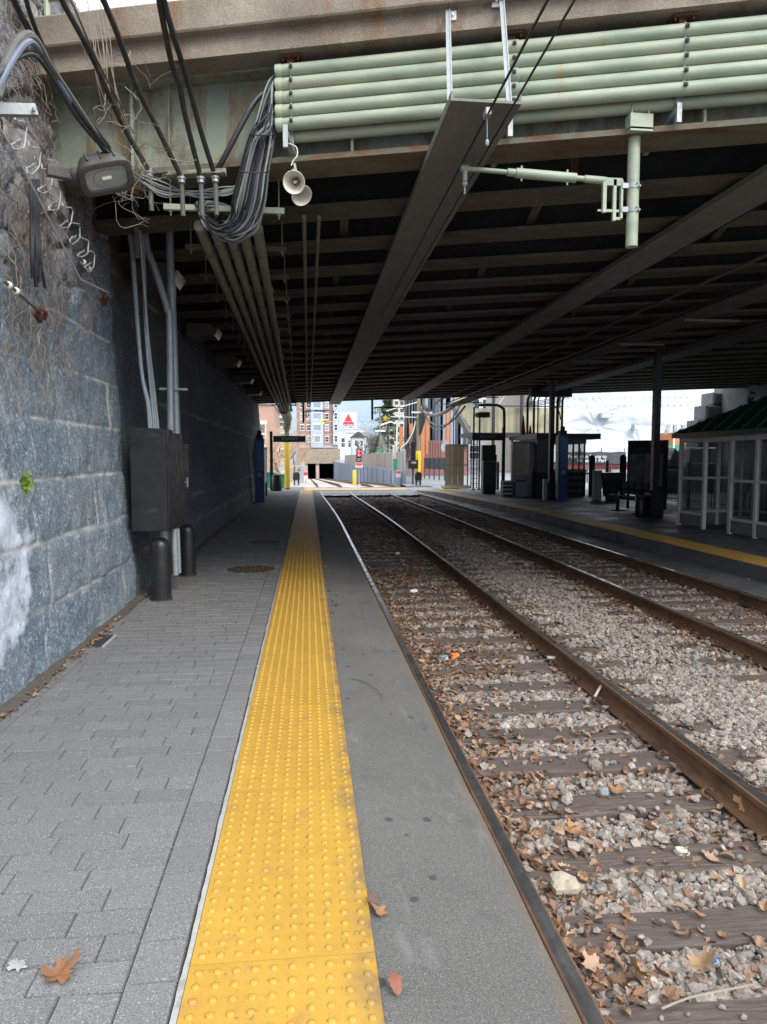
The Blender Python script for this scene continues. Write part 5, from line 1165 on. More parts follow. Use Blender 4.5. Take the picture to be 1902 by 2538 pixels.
lb = thing('litter_bin', 'black litter bin at the foot of the left station sign', 'bin', (-1.55, 35.7, 0)); MB().lathe((-1.55, 35.7, 0), [(.2, 0), (.24, .05), (.25, .7), (.22, .74)], 18).build('body', M['black'], lb, smooth=True); MB().lathe((-1.55, 35.7, .74), [(.25, 0), (.24, .06), (.1, .12)], 18).build('lid', M['dark'], lb, smooth=True)
# map board
mb_ = thing('map_board', 'large dark framed information board behind the bench', 'board', (9.6, 20.6, ZF))
a, b = P(1558, 1090, 21.), P(1657, 1088, 20.2); a.z = b.z = 0; dx = (b - a); nrm = Vector((dx.y, -dx.x, 0)).normalized()
def bd(t0, t1, z0, z1, o, th): return MB().obox(a + dx * (t0 + t1) / 2 + nrm * o + Vector((0, 0, (z0 + z1) / 2)), dx * (t1 - t0) / 2, nrm * th, Vector((0, 0, (z1 - z0) / 2)))
bd(0, 1, .72, 2.18, 0, .04).build('frame', M['black'], mb_); bd(.04, .42, .78, 1.78, .045, .006).build('photo_panel', M['ad_photo'], mb_); bd(.44, .72, .78, 1.78, .045, .006).build('text_panel', M['grey_panel'], mb_); bd(.74, .9, .78, 1.78, .045, .006).build('text_panel', M['grey_panel'], mb_)
bd(.04, .92, 1.82, 1.96, .045, .006).build('header', M['dark'], mb_)
for t_ in (.03, .97): bd(t_ - .03, t_ + .03, ZF, .72, 0, .03).build('leg', M['black'], mb_)
# bench with four seats
be = thing('bench', 'black four-seat metal bench in front of the information board', 'bench', (9.1, 19.6, ZF))
for k in range(4):
    y = 19.75 - k * .42
    s_ = MB().loft([[(8.72 + .42 * t, y - .18, ZF + .44 + .02 * math.sin(t * 6)), (8.72 + .42 * t, y + .18, ZF + .44 + .02 * math.sin(t * 6)), (8.72 + .42 * t, y + .18, ZF + .47 + .02 * math.sin(t * 6)), (8.72 + .42 * t, y - .18, ZF + .47 + .02 * math.sin(t * 6))] for t in np.linspace(0, 1, 6)]).build('seat', M['black_matte'], be)
    MB().prism([(9.14, y - .18, ZF + .5), (9.14, y + .18, ZF + .5), (9.14, y + .17, ZF + .86), (9.14, y - .17, ZF + .86)], (.04, 0, 0)).build('backrest', M['black_matte'], be)
    MB().tube([(8.76, y - .21, ZF + .45), (8.76, y - .21, ZF + .66), (9.1, y - .21, ZF + .66)], .016, 6).build('armrest', M['black_matte'], be)
MB().box(8.88, 8.98, 18.2, 19.95, ZF + .36, ZF + .43).build('beam', M['black_matte'], be)
for y in (18.4, 19.75): MB().box(8.89, 8.97, y - .03, y + .03, ZF, ZF + .36).box(8.75, 9.15, y - .04, y + .04, ZF, ZF + .03).build('leg', M['black_matte'], be)
tb = thing('litter_bin', 'black litter bin at the foot of the column by the shelter', 'bin', (8.66, 17.75, ZF))
MB().lathe((8.66, 17.75, ZF), [(.12, 0), (.14, .06), (.145, .5), (.13, .52)], 20).build('body', M['black'], tb, smooth=True); MB().lathe((8.66, 17.75, ZF + .52), [(.15, 0), (.14, .04), (.07, .05)], 20).build('rim', M['dark'], tb, smooth=True)
# fare machine with wide top
fm = thing('fare_machine', 'black fare machine with wide head before the picket fence', 'fare machine', (10.9, 24.8, ZF)); x, y = 10.95, 24.8
MB().prism([(x - .42, y - .25, 1.12), (x + .42, y - .25, 1.12), (x + .42, y - .25, .86), (x + .3, y - .25, .78), (x - .3, y - .25, .78), (x - .42, y - .25, .86)], (0, .5, 0)).build('head', M['black'], fm, bevel=.012)
MB().prism([(x - .28, y - .18, .78), (x + .28, y - .18, .78), (x + .2, y - .18, .25), (x - .2, y - .18, .25)], (0, .4, 0)).box(x - .15, x + .15, y - .15, y + .15, ZF, .25).build('body', M['black'], fm, bevel=.012); MB().box(x - .25, x + .25, y - .26, y - .25, .9, 1.05).build('panel', M['dark'], fm)
MB().box(x - .68, x - .4, y - .1, y + .1, ZF, 1.2).build('side_post', M['galv_dull'], fm)
# picket fence at the back
pf = thing('picket_fence', 'black iron picket fence along the back of the far platform', 'fence', (12.5, 24, ZF))
fa, fb = Vector((13.8, 33.3, ZF)), Vector((11.9, 21.2, ZF)); fc = Vector((11.6, 9., ZF))
for a, b in ((fa, fb), (fb, fc)):
    n = int((b - a).length / 2.4)
    for k in range(n):
        p, q = a.lerp(b, k / n), a.lerp(b, (k + 1) / n); m = MB()
        for z in (.2, 1.12): m.beam(p + Vector((0, 0, z)), q + Vector((0, 0, z)), .03, .03)
        w = int((q - p).length / .13)
        for i in range(1, w): c = p.lerp(q, i / w); m.cyl(c + Vector((0, 0, .08)), c + Vector((0, 0, 1.28)), .012, n=5)
        m.build('picket_panel', M['black'], pf)
        MB().box(p.x - .05, p.x + .05, p.y - .05, p.y + .05, ZF, ZF + 1.42).build('post', M['black'], pf)
for (x, y, lab) in ((11.75, 25.6, 'thick black gate post left of the information board'), (11.2, 27.2, 'black gate post behind the fare machine')):
    gp = thing('gate_post', lab, 'post', (x, y, ZF), 'gate posts in the picket fence'); MB().lathe((x, y, ZF), [(.12, 0), (.12, 1.55), (.09, 1.62), (.02, 1.66)], 16).build('shaft', M['black'], gp, smooth=True); MB().box(x - .16, x + .16, y - .16, y + .16, ZF, ZF + .04).build('foot_plate', M['black'], gp)
# kiosk
K0 = thing('kiosk', 'grey booth with wide dark flat roof and windows on the far platform', 'kiosk', (9.9, 28.2, ZF))
x0, x1, y0, y1 = 8.95, 10.95, 27.2, 29.4
MB().box(x0 - .1, x1 + .5, y0 - .2, y1 + .3, 2.38, 2.6).build('roof', M['black'], K0)
MB().box(x0, x1, y0, y1, ZF, 1.08).build('base', M['kiosk_green'], K0)
MB().box(x0 - .02, x1 + .02, y0 - .03, y1, 1.08, 1.2).build('sill_band', M['kiosk'], K0)
MB().box(x0, x1, y0, y1, 2.2, 2.375).build('head_band', M['kiosk'], K0)
MB().box(x0, x0 + .62, y0, y0 + .3, 1.2, 2.2).box(x0 + .02, x0 + .1, y0 + .3, y1, 1.2, 2.2).build('wall_panel', M['kiosk'], K0)
for k, xx in enumerate((x0 + .92, x0 + 1.2, x0 + 1.48, x0 + 1.72, x1 - .06)): MB().box(xx - .03, xx + .03, y0, y0 + .06, 1.2, 2.2).build('mullion', M['kiosk'], K0)
MB().box(x1 - .06, x1, y1 - .06, y1, 1.2, 2.2).build('mullion', M['kiosk'], K0)
MB().box(x0 + .62, x1 - .1, y0 + .02, y0 + .035, 1.2, 2.2).build('glass', M['glass'], K0); MB().box(x1 - .02, x1 - .01, y0 + .06, y1 - .06, 1.2, 2.2).build('glass', M['glass'], K0)
MB().box(x1, x1 + .3, y0, y0 + .6, 1., 1.06).build('ledge', M['black'], K0)
rk = MB()
for j in range(3):
    for i in range(5): rk.box(x0 + .9 + i * .2, x0 + 1.05 + i * .2, y0 - .012, y0, .3 + j * .25, .42 + j * .25)
rk.build('notice_cards', M['grey_panel'], K0)
ad = thing('poster_panel', 'beige glossy picture panel standing left of the kiosk', 'panel', (8.55, 27.6, ZF))
MB().box(8.1, 8.93, 27.7, 27.85, ZF, 2.3).build('frame', M['galv_dull'], ad); MB().box(8.14, 8.5, 27.69, 27.7, .95, 2.2).build('picture', M['street_photo'], ad); MB().box(8.53, 8.9, 27.69, 27.7, .95, 2.2).build('picture', M['street_photo'], ad); MB().box(8.14, 8.9, 27.69, 27.7, .2, .93).build('lower_panel', M['galv_dull'], ad)
bn = thing('storage_bin', 'grey square bin at the foot of the picture panel', 'bin', (8.3, 27.3, ZF)); MB().box(8.12, 8.5, 27.2, 27.55, ZF, .72).build('body', M['galv_dull'], bn, bevel=.01); MB().box(8.1, 8.52, 27.18, 27.57, .72, .77).build('lid', M['dark'], bn)
wc = thing('shelf_crate', 'pale slatted crate standing left of the grey bin', 'crate', (7.85, 27.5, ZF)); m = MB()
for z in (.2, .36, .52, .68): m.box(7.66, 8.02, 27.4, 27.42, z, z + .08)
m.build('slats', M['white'], wc); MB().box(7.66, 8.02, 27.42, 27.8, ZF, .74).build('body', M['dark'], wc)
fg = thing('ticket_gate', 'dark standing frame with equipment left of the picture panel', 'gate', (7.6, 29.5, ZF)); MB().box(7.35, 7.9, 29.4, 29.8, ZF, 1.5).build('body', M['black'], fg, bevel=.02); MB().box(7.5, 8.1, 30.2, 30.4, ZF, 2.2).build('back_panel', M['black'], fg)
# pipes from the kiosk roof up to a dark box under the deck
dk = thing('junction_box', 'dark box hung under the far bridge edge above the kiosk', 'box', (9.7, 28.4, 4.1)); MB().box(8.9, 10.6, 27.9, 28.3, 4.1, 4.45).build('case', M['black'], dk); MB().box(9.3, 9.5, 28, 28.2, 4.45, 4.9).build('hanger', M['black'], dk)
up = thing('conduit_riser', 'dark conduits rising from the kiosk roof to the bridge', 'conduits', (9.7, 28.4, 2.6))
for x, y, r_ in ((8.95, 28.5, .05), (9.25, 28.6, .05), (9.42, 28.6, .03), (9.75, 28.7, .03), (10.25, 28.6, .06), (10.45, 28.6, .05)): MB().tube([(x, y, 2.6), (x, y, 4.0), (x + .04, y - .1, 4.2)], r_, 8).build('conduit', M['grey_pipe'] if r_ < .05 else M['black'], up, smooth=True)
m = MB()
for i in range(4): m.tube([(8.9, 28.6, 3.75 + .05 * i), (9.7, 28.7, 3.85 + .06 * i), (10.4, 28.6, 3.95 + .06 * i)], .015, 5)
m.build('cross_wires', M['cable'], up)
MB().tube(spline([(9.75, 27.9, 2.7), (9.75, 27.9, 3.65), (9.85, 27.9, 3.72), (10.1, 28., 3.5), (10.2, 28.1, 3.2)], 4), .025, 6).build('conduit', M['black'], up, smooth=True)
# station name signs
def name_sign(x0, x1, y, z0, zt, zb, lab, zbase, postx):
    s = thing('station_sign', lab, 'sign', (postx, y, zbase), 'station name signs')
    MB().box(postx - .07, postx + .07, y - .05, y + .05, zbase, zt + .22).build('post', M['black'], s)
    pn = MB().box(x0, x1, y - .06, y + .06, zb, zt).build('name_panel', M['green_sign'], s)
    text('lettering', 'FENWAY', .2, ((x0 + x1) / 2, y - .064, (zt + zb) / 2), FRONT, M['galv_dull'], pn)
    return s
name_sign(7.55, 9.05, 32.4, 2.4, 2.78, 2.45, 'dark green station name sign with white lettering on the far platform', ZF, 9.05)
name_sign(-1.72, -.12, 36., 2.4, 2.74, 2.43, 'dark station name sign on a post at the end of the left platform', 0, -1.82)
mp_ = thing('map_case', 'tall map case standing under the far station sign', 'map case', (8.45, 33, ZF)); MB().box(8.3, 8.9, 33, 33.1, ZF, 1.8).build('case', M['black'], mp_); MB().box(8.42, 8.78, 32.985, 33, .55, 1.68).build('poster', M['poster'], mp_)
for x in (8.22, 8.98): MB().lathe((x, 33.05, ZF), [(.06, 0), (.06, 1.3), (.03, 1.36)], 10).build('post', M['black'], mp_)
hp = thing('hoop_pipe', 'big dark bent pipe hoop over the far platform sign', 'pipe', (9.2, 32.6, ZF)); MB().tube(spline([(9.15, 32.7, ZF), (9.15, 32.7, 2), (9.15, 32.7, 3.7), (9.05, 32.7, 3.98), (8.8, 32.7, 4.1), (8.4, 32.7, 4.12), (7.9, 32.7, 4.1)], 6), .07, 10).build('pipe', M['black'], hp, smooth=True); MB().lathe((9.15, 32.7, 3.0), [(.09, 0), (.09, .08)], 12).build('coupling', M['black'], hp)
for (x, y, lab) in ((7.75, 32.9, 'thin black post under the far station sign, left one'), (8.1, 33.2, 'thin black post under the far station sign, right one')):
    q = thing('post', lab, 'post', (x, y, ZF), 'thin posts under the far sign'); MB().box(x - .035, x + .035, y - .035, y + .035, ZF, 4.0 if x < 8 else 3.6).build('shaft', M['black'], q); MB().box(x - .1, x + .1, y - .1, y + .1, ZF, ZF + .04).build('foot_plate', M['black'], q)
cc = thing('camera_box', 'dark camera box on a post above the far station sign', 'camera', (8.1, 33.2, 3.6)); MB().box(8., 8.55, 33, 33.4, 3.55, 3.8).build('housing', M['black'], cc, bevel=.01); MB().box(7.85, 8., 33.1, 33.3, 3.58, 3.75).build('hood', M['galv_dull'], cc)
# stair tower of beige sheets, caged door and ladder
ST = thing('stair_enclosure', 'beige corrugated stair enclosure with sloping underside behind the far sign', 'stair enclosure', (9, 37.5, 0))
def corr(p, q, z0, z1, name, mat, z0b=None, n=60):
    p, q = Vector(p), Vector(q); d = q - p; nr = Vector((d.y, -d.x, 0)).normalized(); V = []
    for i in range(n + 1):
        t = i / n; c = p + d * t + nr * (.03 if (i // 2) % 2 else 0); zb = z0 if z0b is None else z0 + (z0b - z0) * t
        V += [(c.x, c.y, zb), (c.x, c.y, z1)]
    m = MB(); m.v = V; m.f = [[2 * i, 2 * i + 2, 2 * i + 3, 2 * i + 1] for i in range(n)]
    return m.build(name, mat, ST, fix=False)
corr((8.6, 37.2, 0), (13.2, 36.2, 0), 2.95, 4.25, 'sheet_wall', M['cream']); corr((7.75, 37.4, 0), (8.75, 37.2, 0), 4.5, 5.6, 'sheet_wall', M['cream'], 3., 16)
MB().box(8.4, 13.4, 36.1, 39, 2.75, 2.95).build('landing', M['dark'], ST); MB().box(8.6, 13.4, 36.0, 39, 5.3, 5.5).build('roof', M['dark'], ST); MB().obox((8.2, 37.6, 3.6), (.55, -.1, -1.0), (0, .5, 0), (.06, 0, .03)).build('stair_soffit', M['kiosk'], ST)
for x in (9.6, 11.1, 13.1): MB().box(x - .07, x + .07, 36.3, 36.45, 0, 5.3).build('post', M['dark'], ST)
MB().box(8.6, 13.3, 36.35, 36.4, 4.3, 4.36).build('handrail', M['dark'], ST)
MB().tube([(9.75, 36.2, 4.3), (10.2, 36.1, 4.95)], .035, 6).build('light_tube', M['ivory'], ST)
CG = thing('door_cage', 'rust-streaked yellow metal doors inside a tall pipe cage', 'cage', (8.1, 38.6, 0))
for k in range(3): MB().box(7.6 + .34 * k, 7.92 + .34 * k, 38.8, 38.86, .12, 2.4).build('door', M['bronze'], CG)
m = MB()
for x in (7.5, 8.12, 8.72): m.box(x - .03, x + .03, 38.4, 38.46, 0, 2.3)
for z in (.1, 1.25, 2.3): m.box(7.5, 8.72, 38.4, 38.44, z - .03, z + .03)
m.build('pipe_cage', M['grey_pipe'], CG); MB().box(7.4, 8.9, 38.3, 39.2, -.02, .1).build('kerb', M['concrete'], CG)
LD = thing('ladder', 'dark steel ladder beside the yellow caged doors', 'ladder', (9., 37.9, 0))
for x in (8.78, 9.1): MB().box(x - .025, x + .025, 37.8, 37.85, 0, 2.7).build('rail', M['black'], LD)
for z in np.arange(.25, 2.6, .26): MB().box(8.8, 9.08, 37.81, 37.84, z, z + .03).build('rung', M['black'], LD)
LG = thing('cone_ledge', 'low dark shed roof between the far sign and the kiosk', 'shed', (9.6, 31, ZF)); MB().box(9.2, 10.6, 30.4, 32, 2.45, 2.6).build('roof', M['dark'], LG)
for x in (9.3, 10.5): MB().box(x - .04, x + .04, 31.8, 31.9, ZF, 2.45).build('post', M['black'], LG)
for (x, h, lab) in ((9.42, .85, 'taller red traffic cone on the shed roof by the kiosk'), (9.74, .42, 'smaller red traffic cone on the shed roof by the kiosk')):
    c = thing('traffic_cone', lab, 'traffic cone', (x, 30.6, 2.6), 'traffic cones on the shed roof'); MB().lathe((x, 30.6, 2.62), [(.13 if h > .5 else .1, 0), (.03, h), (.02, h + .02)], 16).build('body', M['cone'], c, smooth=True); MB().box(x - .17, x + .17, 30.43, 30.77, 2.6, 2.625).build('base', M['cone'], c)
# right abutment, stepped granite
RA = thing('stone_wall', 'stepped granite block wall at the right end of the bridge behind the shelter roof', 'wall', (18, 31, 0))
rr = random.Random(8)
YW = 30.5
_z = [0, .7, 1.4, 2.1] + [P(1750, q, YW).z for q in (1040, 1003, 971, 945)] + [5.6]; _x = [P(q, 1050, YW).x for q in (1690, 1700, 1712, 1730, 1748, 1765, 1797, 1842)]
for i in range(8):
    x = _x[i]
    while x < 22:
        w = rr.uniform(.8, 1.4); r2 = lambda: rr.uniform(-.03, .03); z0, z1 = _z[i] + .012, _z[i + 1] - .012
        f0 = [(x + .012, YW + r2(), z0), (x + w - .012, YW + r2(), z0), (x + w - .012, YW + r2(), z1), (x + .012, YW + r2(), z1)]; cx_, cz_ = x + w / 2, (z0 + z1) / 2
        f1 = [(cx_ + (a - cx_) * .82, YW - .09 + r2(), cz_ + (c - cz_) * .75) for a, b, c in f0]
        MB().loft([f1, f0, [(a, YW + 1, c) for a, b, c in f0]]).build('block', M['granite_plain'], RA, bevel=.03); x += w
MB().box(18.5, 19.2, 3, 30.4, 0, 5.).build('abutment_face', M['granite_plain'], RA)
sp = thing('security_light', 'small pale floodlight on the stepped granite wall', 'floodlight', (15.6, 25, 3.9)); MB().obox(tuple(P(1862, 985, 25.)), (.1, 0, -.03), (.02, .05, .05), (.04, -.03, .17)).build('housing', M['flood'], sp); MB().obox(tuple(P(1862, 985, 24.95)), (.08, 0, -.02), (.002, .006, .005), (.03, -.03, .13)).build('lens', M['lampwhite'], sp)
# ------------------------------------------------------------------ beyond the bridge: cutting, tunnel mouth, buildings, poles
WL = [(5.75, 41.2), (5.95, 45.6), (6.4, 92), (6.85, 139), (7.95, 224)]
def bz(Y): return -.27 + zoff(Y)
RW = thing('retaining_wall', 'long blue-grey painted retaining wall along the right side of the descending tracks', 'wall', (6, 50, -.3))
for (a, b) in zip(WL[1:-1], WL[2:]):
    n = 8
    for i in range(n):
        p = Vector((a[0] + (b[0] - a[0]) * i / n, a[1] + (b[1] - a[1]) * i / n, 0)); q = Vector((a[0] + (b[0] - a[0]) * (i + 1) / n, a[1] + (b[1] - a[1]) * (i + 1) / n, 0))
        zt = .78 - .25 * smoothstep(45, 140, p.y)
        MB().loft([[(p.x, p.y + .02, bz(p.y) - .3), (p.x + .35, p.y + .02, bz(p.y) - .3), (p.x + .35, p.y + .02, zt), (p.x, p.y + .02, zt)], [(q.x, q.y - .02, bz(q.y) - .3), (q.x + .35, q.y - .02, bz(q.y) - .3), (q.x + .35, q.y - .02, zt), (q.x, q.y - .02, zt)]]).build('panel', M['retain'], RW)
        MB().box(p.x - .07, p.x, p.y - .12, p.y + .12, bz(p.y) - .2, zt).build('pilaster', M['retain'], RW)
LW = thing('retaining_wall', 'low tan concrete wall along the left side of the descending tracks', 'wall', (-2.5, 60, -.3))
for a, b in zip(yb[1:-1], yb[2:]): MB().loft([[(-2.75, a, bz(a) - .3), (-2.4, a, bz(a) - .3), (-2.4, a, .15), (-2.75, a, .15)], [(-2.75, b, bz(b) - .3), (-2.4, b, bz(b) - .3), (-2.4, b, .15), (-2.75, b, .15)]]).build('panel', M['brownstone'], LW)
BF = thing('board_fence', 'grey-brown weathered board fence standing on top of the blue-grey retaining wall', 'fence', (6.6, 60, .7))
for k in range(14):
    y0_, y1_ = 46.2 + 6.8 * k, 46.2 + 6.8 * (k + 1); x0_ = 6.3 + (y0_ - 45.6) * .0097; x1_ = 6.3 + (y1_ - 45.6) * .0097; m = MB()
    for i in range(12):
        a = Vector((x0_ + (x1_ - x0_) * i / 12, y0_ + (y1_ - y0_) * i / 12, 0)); b = Vector((x0_ + (x1_ - x0_) * (i + .94) / 12, y0_ + (y1_ - y0_) * (i + .94) / 12, 0)); zt = 2.08 + .03 * math.sin(k * 5 + i * 2.3)
        m.add([(a.x, a.y, .4), (b.x, b.y, .4), (b.x, b.y, zt), (a.x, a.y, zt), (a.x + .04, a.y, .4), (b.x + .04, b.y, .4), (b.x + .04, b.y, zt), (a.x + .04, a.y, zt)], [(0, 1, 2, 3), (4, 5, 6, 7), (3, 2, 6, 7), (0, 3, 7, 4), (1, 2, 6, 5)])
    m.build('board_panel', M['woodfence'], BF); MB().box(x0_ - .05, x0_ + .05, y0_ - .05, y0_ + .05, 0, 2.2).build('post', M['galv_dull'], BF)
# tunnel portal
Yp = 222.; TP = thing('tunnel_portal', 'concrete tunnel mouth with two dark bays below the brick apartment block', 'tunnel', (4, Yp, bz(Yp)))
xl, xr = P(763, 1160, Yp).x, P(828, 1160, Yp).x; zt = P(790, 1149, Yp).z; zc_ = P(790, 1138, Yp).z; ztop = P(790, 1112, Yp).z; zb_ = bz(Yp)
MB().box(xl - .6, xr + .6, Yp - .6, Yp + 1, zt, zc_).build('lintel', M['concrete'], TP)
MB().box(xl - 2.5, xr + 2, Yp - .2, Yp + 1, zc_, ztop).build('head_wall', M['concrete'], TP)
MB().box(xl - 2.5, xl, Yp, Yp + 1, zb_ - .5, zc_ - .02).build('pier', M['brownstone'], TP); MB().box(xr, xr + 2, Yp, Yp + 1, zb_ - .5, zc_ - .02).build('pier', M['brownstone'], TP)
xm_ = P(787.5, 1160, Yp).x; MB().box(xm_ - .5, xm_ + .5, Yp, Yp + 40, zb_ - .3, zt).build('centre_pier', M['brownstone'], TP)
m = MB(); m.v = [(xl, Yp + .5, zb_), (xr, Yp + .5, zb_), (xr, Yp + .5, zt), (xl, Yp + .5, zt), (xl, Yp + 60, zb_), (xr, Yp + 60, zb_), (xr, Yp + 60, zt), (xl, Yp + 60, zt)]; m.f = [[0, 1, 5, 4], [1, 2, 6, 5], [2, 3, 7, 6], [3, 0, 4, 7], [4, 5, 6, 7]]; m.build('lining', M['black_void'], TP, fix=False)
m = MB()
for i in range(24): x = xl - 8 + i * (xr - xl + 11) / 23; m.box(x - .04, x + .04, Yp - .1, Yp, ztop, ztop + 1.6)
m.box(xl - 8, xr + 3, Yp - .1, Yp, ztop + 1.5, ztop + 1.6); m.build('railing', M['galv_dull'], TP)
# buildings
def window(b, x, y, z, w, h, lit, mat='glass_dark', sash=True):
    f = MB().box(x - w / 2 - .15, x + w / 2 + .15, y - .12, y + .05, z - .22, z).box(x - w / 2 - .15, x + w / 2 + .15, y - .1, y + .05, z + h, z + h + .3).box(x - w / 2 - .1, x - w / 2, y - .08, y + .05, z, z + h).box(x + w / 2, x + w / 2 + .1, y - .08, y + .05, z, z + h)
    if sash: f.box(x - w / 2, x + w / 2, y - .06, y + .02, z + h * .48, z + h * .54)
    o = f.build('window', M['white'], b); MB().box(x - w / 2, x + w / 2, y - .03, y + .02, z, z + h).build('pane', M[mat], o); return o
Yb = 242.
AB = thing('apartment_building', 'red brick apartment block with pale blue bays above the tunnel mouth', 'building', (P(790, 1111, Yb).x, Yb, 0))
bxl, bxr = P(736, 1100, Yb).x, P(838, 1100, Yb).x; z0 = P(790, 1105, Yb).z
MB().box(bxl, bxr, Yb, Yb + 18, z0, 42).build('brick_wall', M['brick'], AB)
MB().box(bxl, bxr, Yb + .4, Yb + 17, 0, z0).build('ground_storey', M['brownstone'], AB)
MB().box(P(762, 1130, Yb).x, P(826, 1130, Yb).x, Yb + .3, Yb + .5, P(800, 1114, Yb).z, P(800, 1107, Yb).z).build('shop_window', M['glass_dark'], AB)
MB().box(bxl, bxr + .2, Yb - .25, Yb, z0 - .7, z0 + .2).build('band_course', M['brownstone'], AB)
for (a, b) in ((771.5, 802), (826, 838)):
    by = MB().box(P(a, 1130, Yb).x, P(b, 1130, Yb).x, Yb - 1., Yb, z0 - .6 if a < 800 else z0 + .3, 42.5).build('bay', M['bluebay'], AB)
for r_ in range(7):
    zz = P(800, 1095 - 28.2 * r_, Yb).z
    for px in (750, 766, 811): window(AB, P(px, 1130, Yb).x, Yb, zz, 1.15, 1.75, 0, ('glass_sky', 'glass_dark')[(r_ + px) % 2])
    window(AB, P(787, 1130, Yb).x, Yb - 1., zz - .1, 1.9 if r_ == 0 else 2.6, 2.0, 0, 'glass_sky', False); window(AB, P(833, 1130, Yb).x, Yb - 1., zz, .9, 2., 0, 'glass_dark')
    MB().box(bxl, bxr, Yb - .12, Yb, zz - 1.0 + 3.3, zz - .75 + 3.3).build('band_course', M['brownstone'], AB) if r_ % 2 == 0 else None
# large triangle sign on a far roof
Yc = 620.
BS = thing('rooftop_sign', 'big white square sign with red triangle and blue lettering on a far roof', 'sign', (P(864, 1066, Yc).x, Yc, P(864, 1066, Yc).z))
a, b = P(843.5, 1062, Yc), P(884, 1021.5, Yc); w = b.x - a.x
pnl = MB().box(a.x, b.x, Yc, Yc + .8, a.z, b.z).build('face', M['white'], BS)
MB().box(a.x - .3, a.x, Yc - .1, Yc + .9, a.z, b.z + .3).box(b.x, b.x + .3, Yc - .1, Yc + .9, a.z, b.z + .3).box(a.x, b.x, Yc - .1, Yc + .9, b.z, b.z + .3).build('rim', M['galv_dull'], BS)
xc_ = (a.x + b.x) / 2; zb3 = a.z + w * .24; zt3 = b.z - w * .07; h3 = zt3 - zb3
for k, (t0_, t1_, mt_) in enumerate(((.0, .36, 'sign_red_a'), (.36, .68, 'sign_red_b'), (.68, 1., 'sign_red_a'))):
    if mt_ not in M: M[mt_] = pm(mt_, (.62, .035, .05) if mt_[-1] == 'a' else (.48, .02, .04), .05, 1, .5, bump=0)
    ww = w * .37; f_ = lambda t: ww * (1 - t)
    p0, p1 = (t0_, t1_)
    MB().prism([(xc_ - f_(p0), Yc - .15, zb3 + h3 * p0), (xc_ + f_(p0), Yc - .15, zb3 + h3 * p0), (xc_ + max(.01, f_(p1)), Yc - .15, zb3 + h3 * p1), (xc_ - max(.01, f_(p1)), Yc - .15, zb3 + h3 * p1)], (0, .15, 0)).build('triangle', M[mt_], pnl)
M['sign_blue'] = pm('sign_blue', (.03, .06, .2), .05, 1, .5, bump=0)
text('lettering', 'CITGO', w * .25, (xc_, Yc - .1, a.z + w * .115), FRONT, M['sign_blue'], pnl, ext=.1, bold=.12)
m = MB()
for i in range(5): x = a.x + w * i / 4; m.box(x - .15, x + .15, Yc + .2, Yc + .5, a.z - 5, a.z); m.beam((x, Yc + 3, a.z - 5), (x, Yc + .5, a.z + 6), .2, .2)
m.build('scaffold', M['galv_dull'], BS)
CBd = thing('cream_building', 'low cream building under the big triangle sign', 'building', (P(870, 1120, 560).x, 560, 0))
MB().box(P(838, 1130, 560).x, P(908, 1130, 560).x, 560, 640, 0, P(800, 1070, 560).z).build('wall', M['tarp'], CBd); MB().box(P(858, 1130, 560).x, P(908, 1130, 560).x, 559, 640, P(800, 1072, 560).z, P(800, 1067, 560).z).build('cornice', M['ivory'], CBd); MB().box(P(862, 1130, 560).x, P(905, 1130, 560).x, 559.4, 560, P(800, 1092, 560).z, P(800, 1076, 560).z).build('upper_band', M['ivory'], CBd)
for k in range(3): window(CBd, P(851 + 17 * k, 1130, 560).x, 560, P(800, 1108, 560).z, 2.6, 7, 0, 'glass_dark')
PBd = thing('brick_building', 'pale pink brick building behind the bare brown trees at left', 'building', (-7, 62, 0))
MB().box(-16, -2.9, 62, 75, 0, 6.2).build('wall', M['pinkbrick'], PBd); MB().box(-16.2, -2.8, 61.8, 75, 6.2, 6.6).build('cornice', M['tarp'], PBd)
for k in range(3): window(PBd, -4.2 - 2.6 * k, 62, 2.8, 1.1, 1.7, 0)
GB = thing('tower_block', 'pale grey tower far behind the evergreen tree', 'building', (P(985, 1100, 400).x, 400, 0)); MB().box(P(963, 1130, 400).x, P(1003, 1130, 400).x, 400, 420, 0, 45).build('wall', M['brownstone'], GB)
for r_ in range(9):
    for k in range(3): window(GB, P(970 + 13 * k, 1130, 400).x, 400, 6 + r_ * 4.2, 2, 2.2, 0, 'glass_dark', False)
BLK = thing('white_house', 'small white house with dark roof left of the evergreen tree', 'building', (P(890, 1100, 190).x, 190, 0)); a, b = P(874, 1125, 190), P(904, 1084, 190); MB().box(a.x, b.x, 190, 198, 0, b.z).build('wall', M['tarp'], BLK); MB().prism([(a.x - .4, 189.6, b.z), (b.x + .4, 189.6, b.z), ((a.x + b.x) / 2, 189.6, b.z + 1.6)], (0, 9, 0)).build('roof', M['dark'], BLK)
for k in range(2): window(BLK, a.x + 1 + 1.5 * k, 190, b.z - 2.2, .7, 1.3, 0)
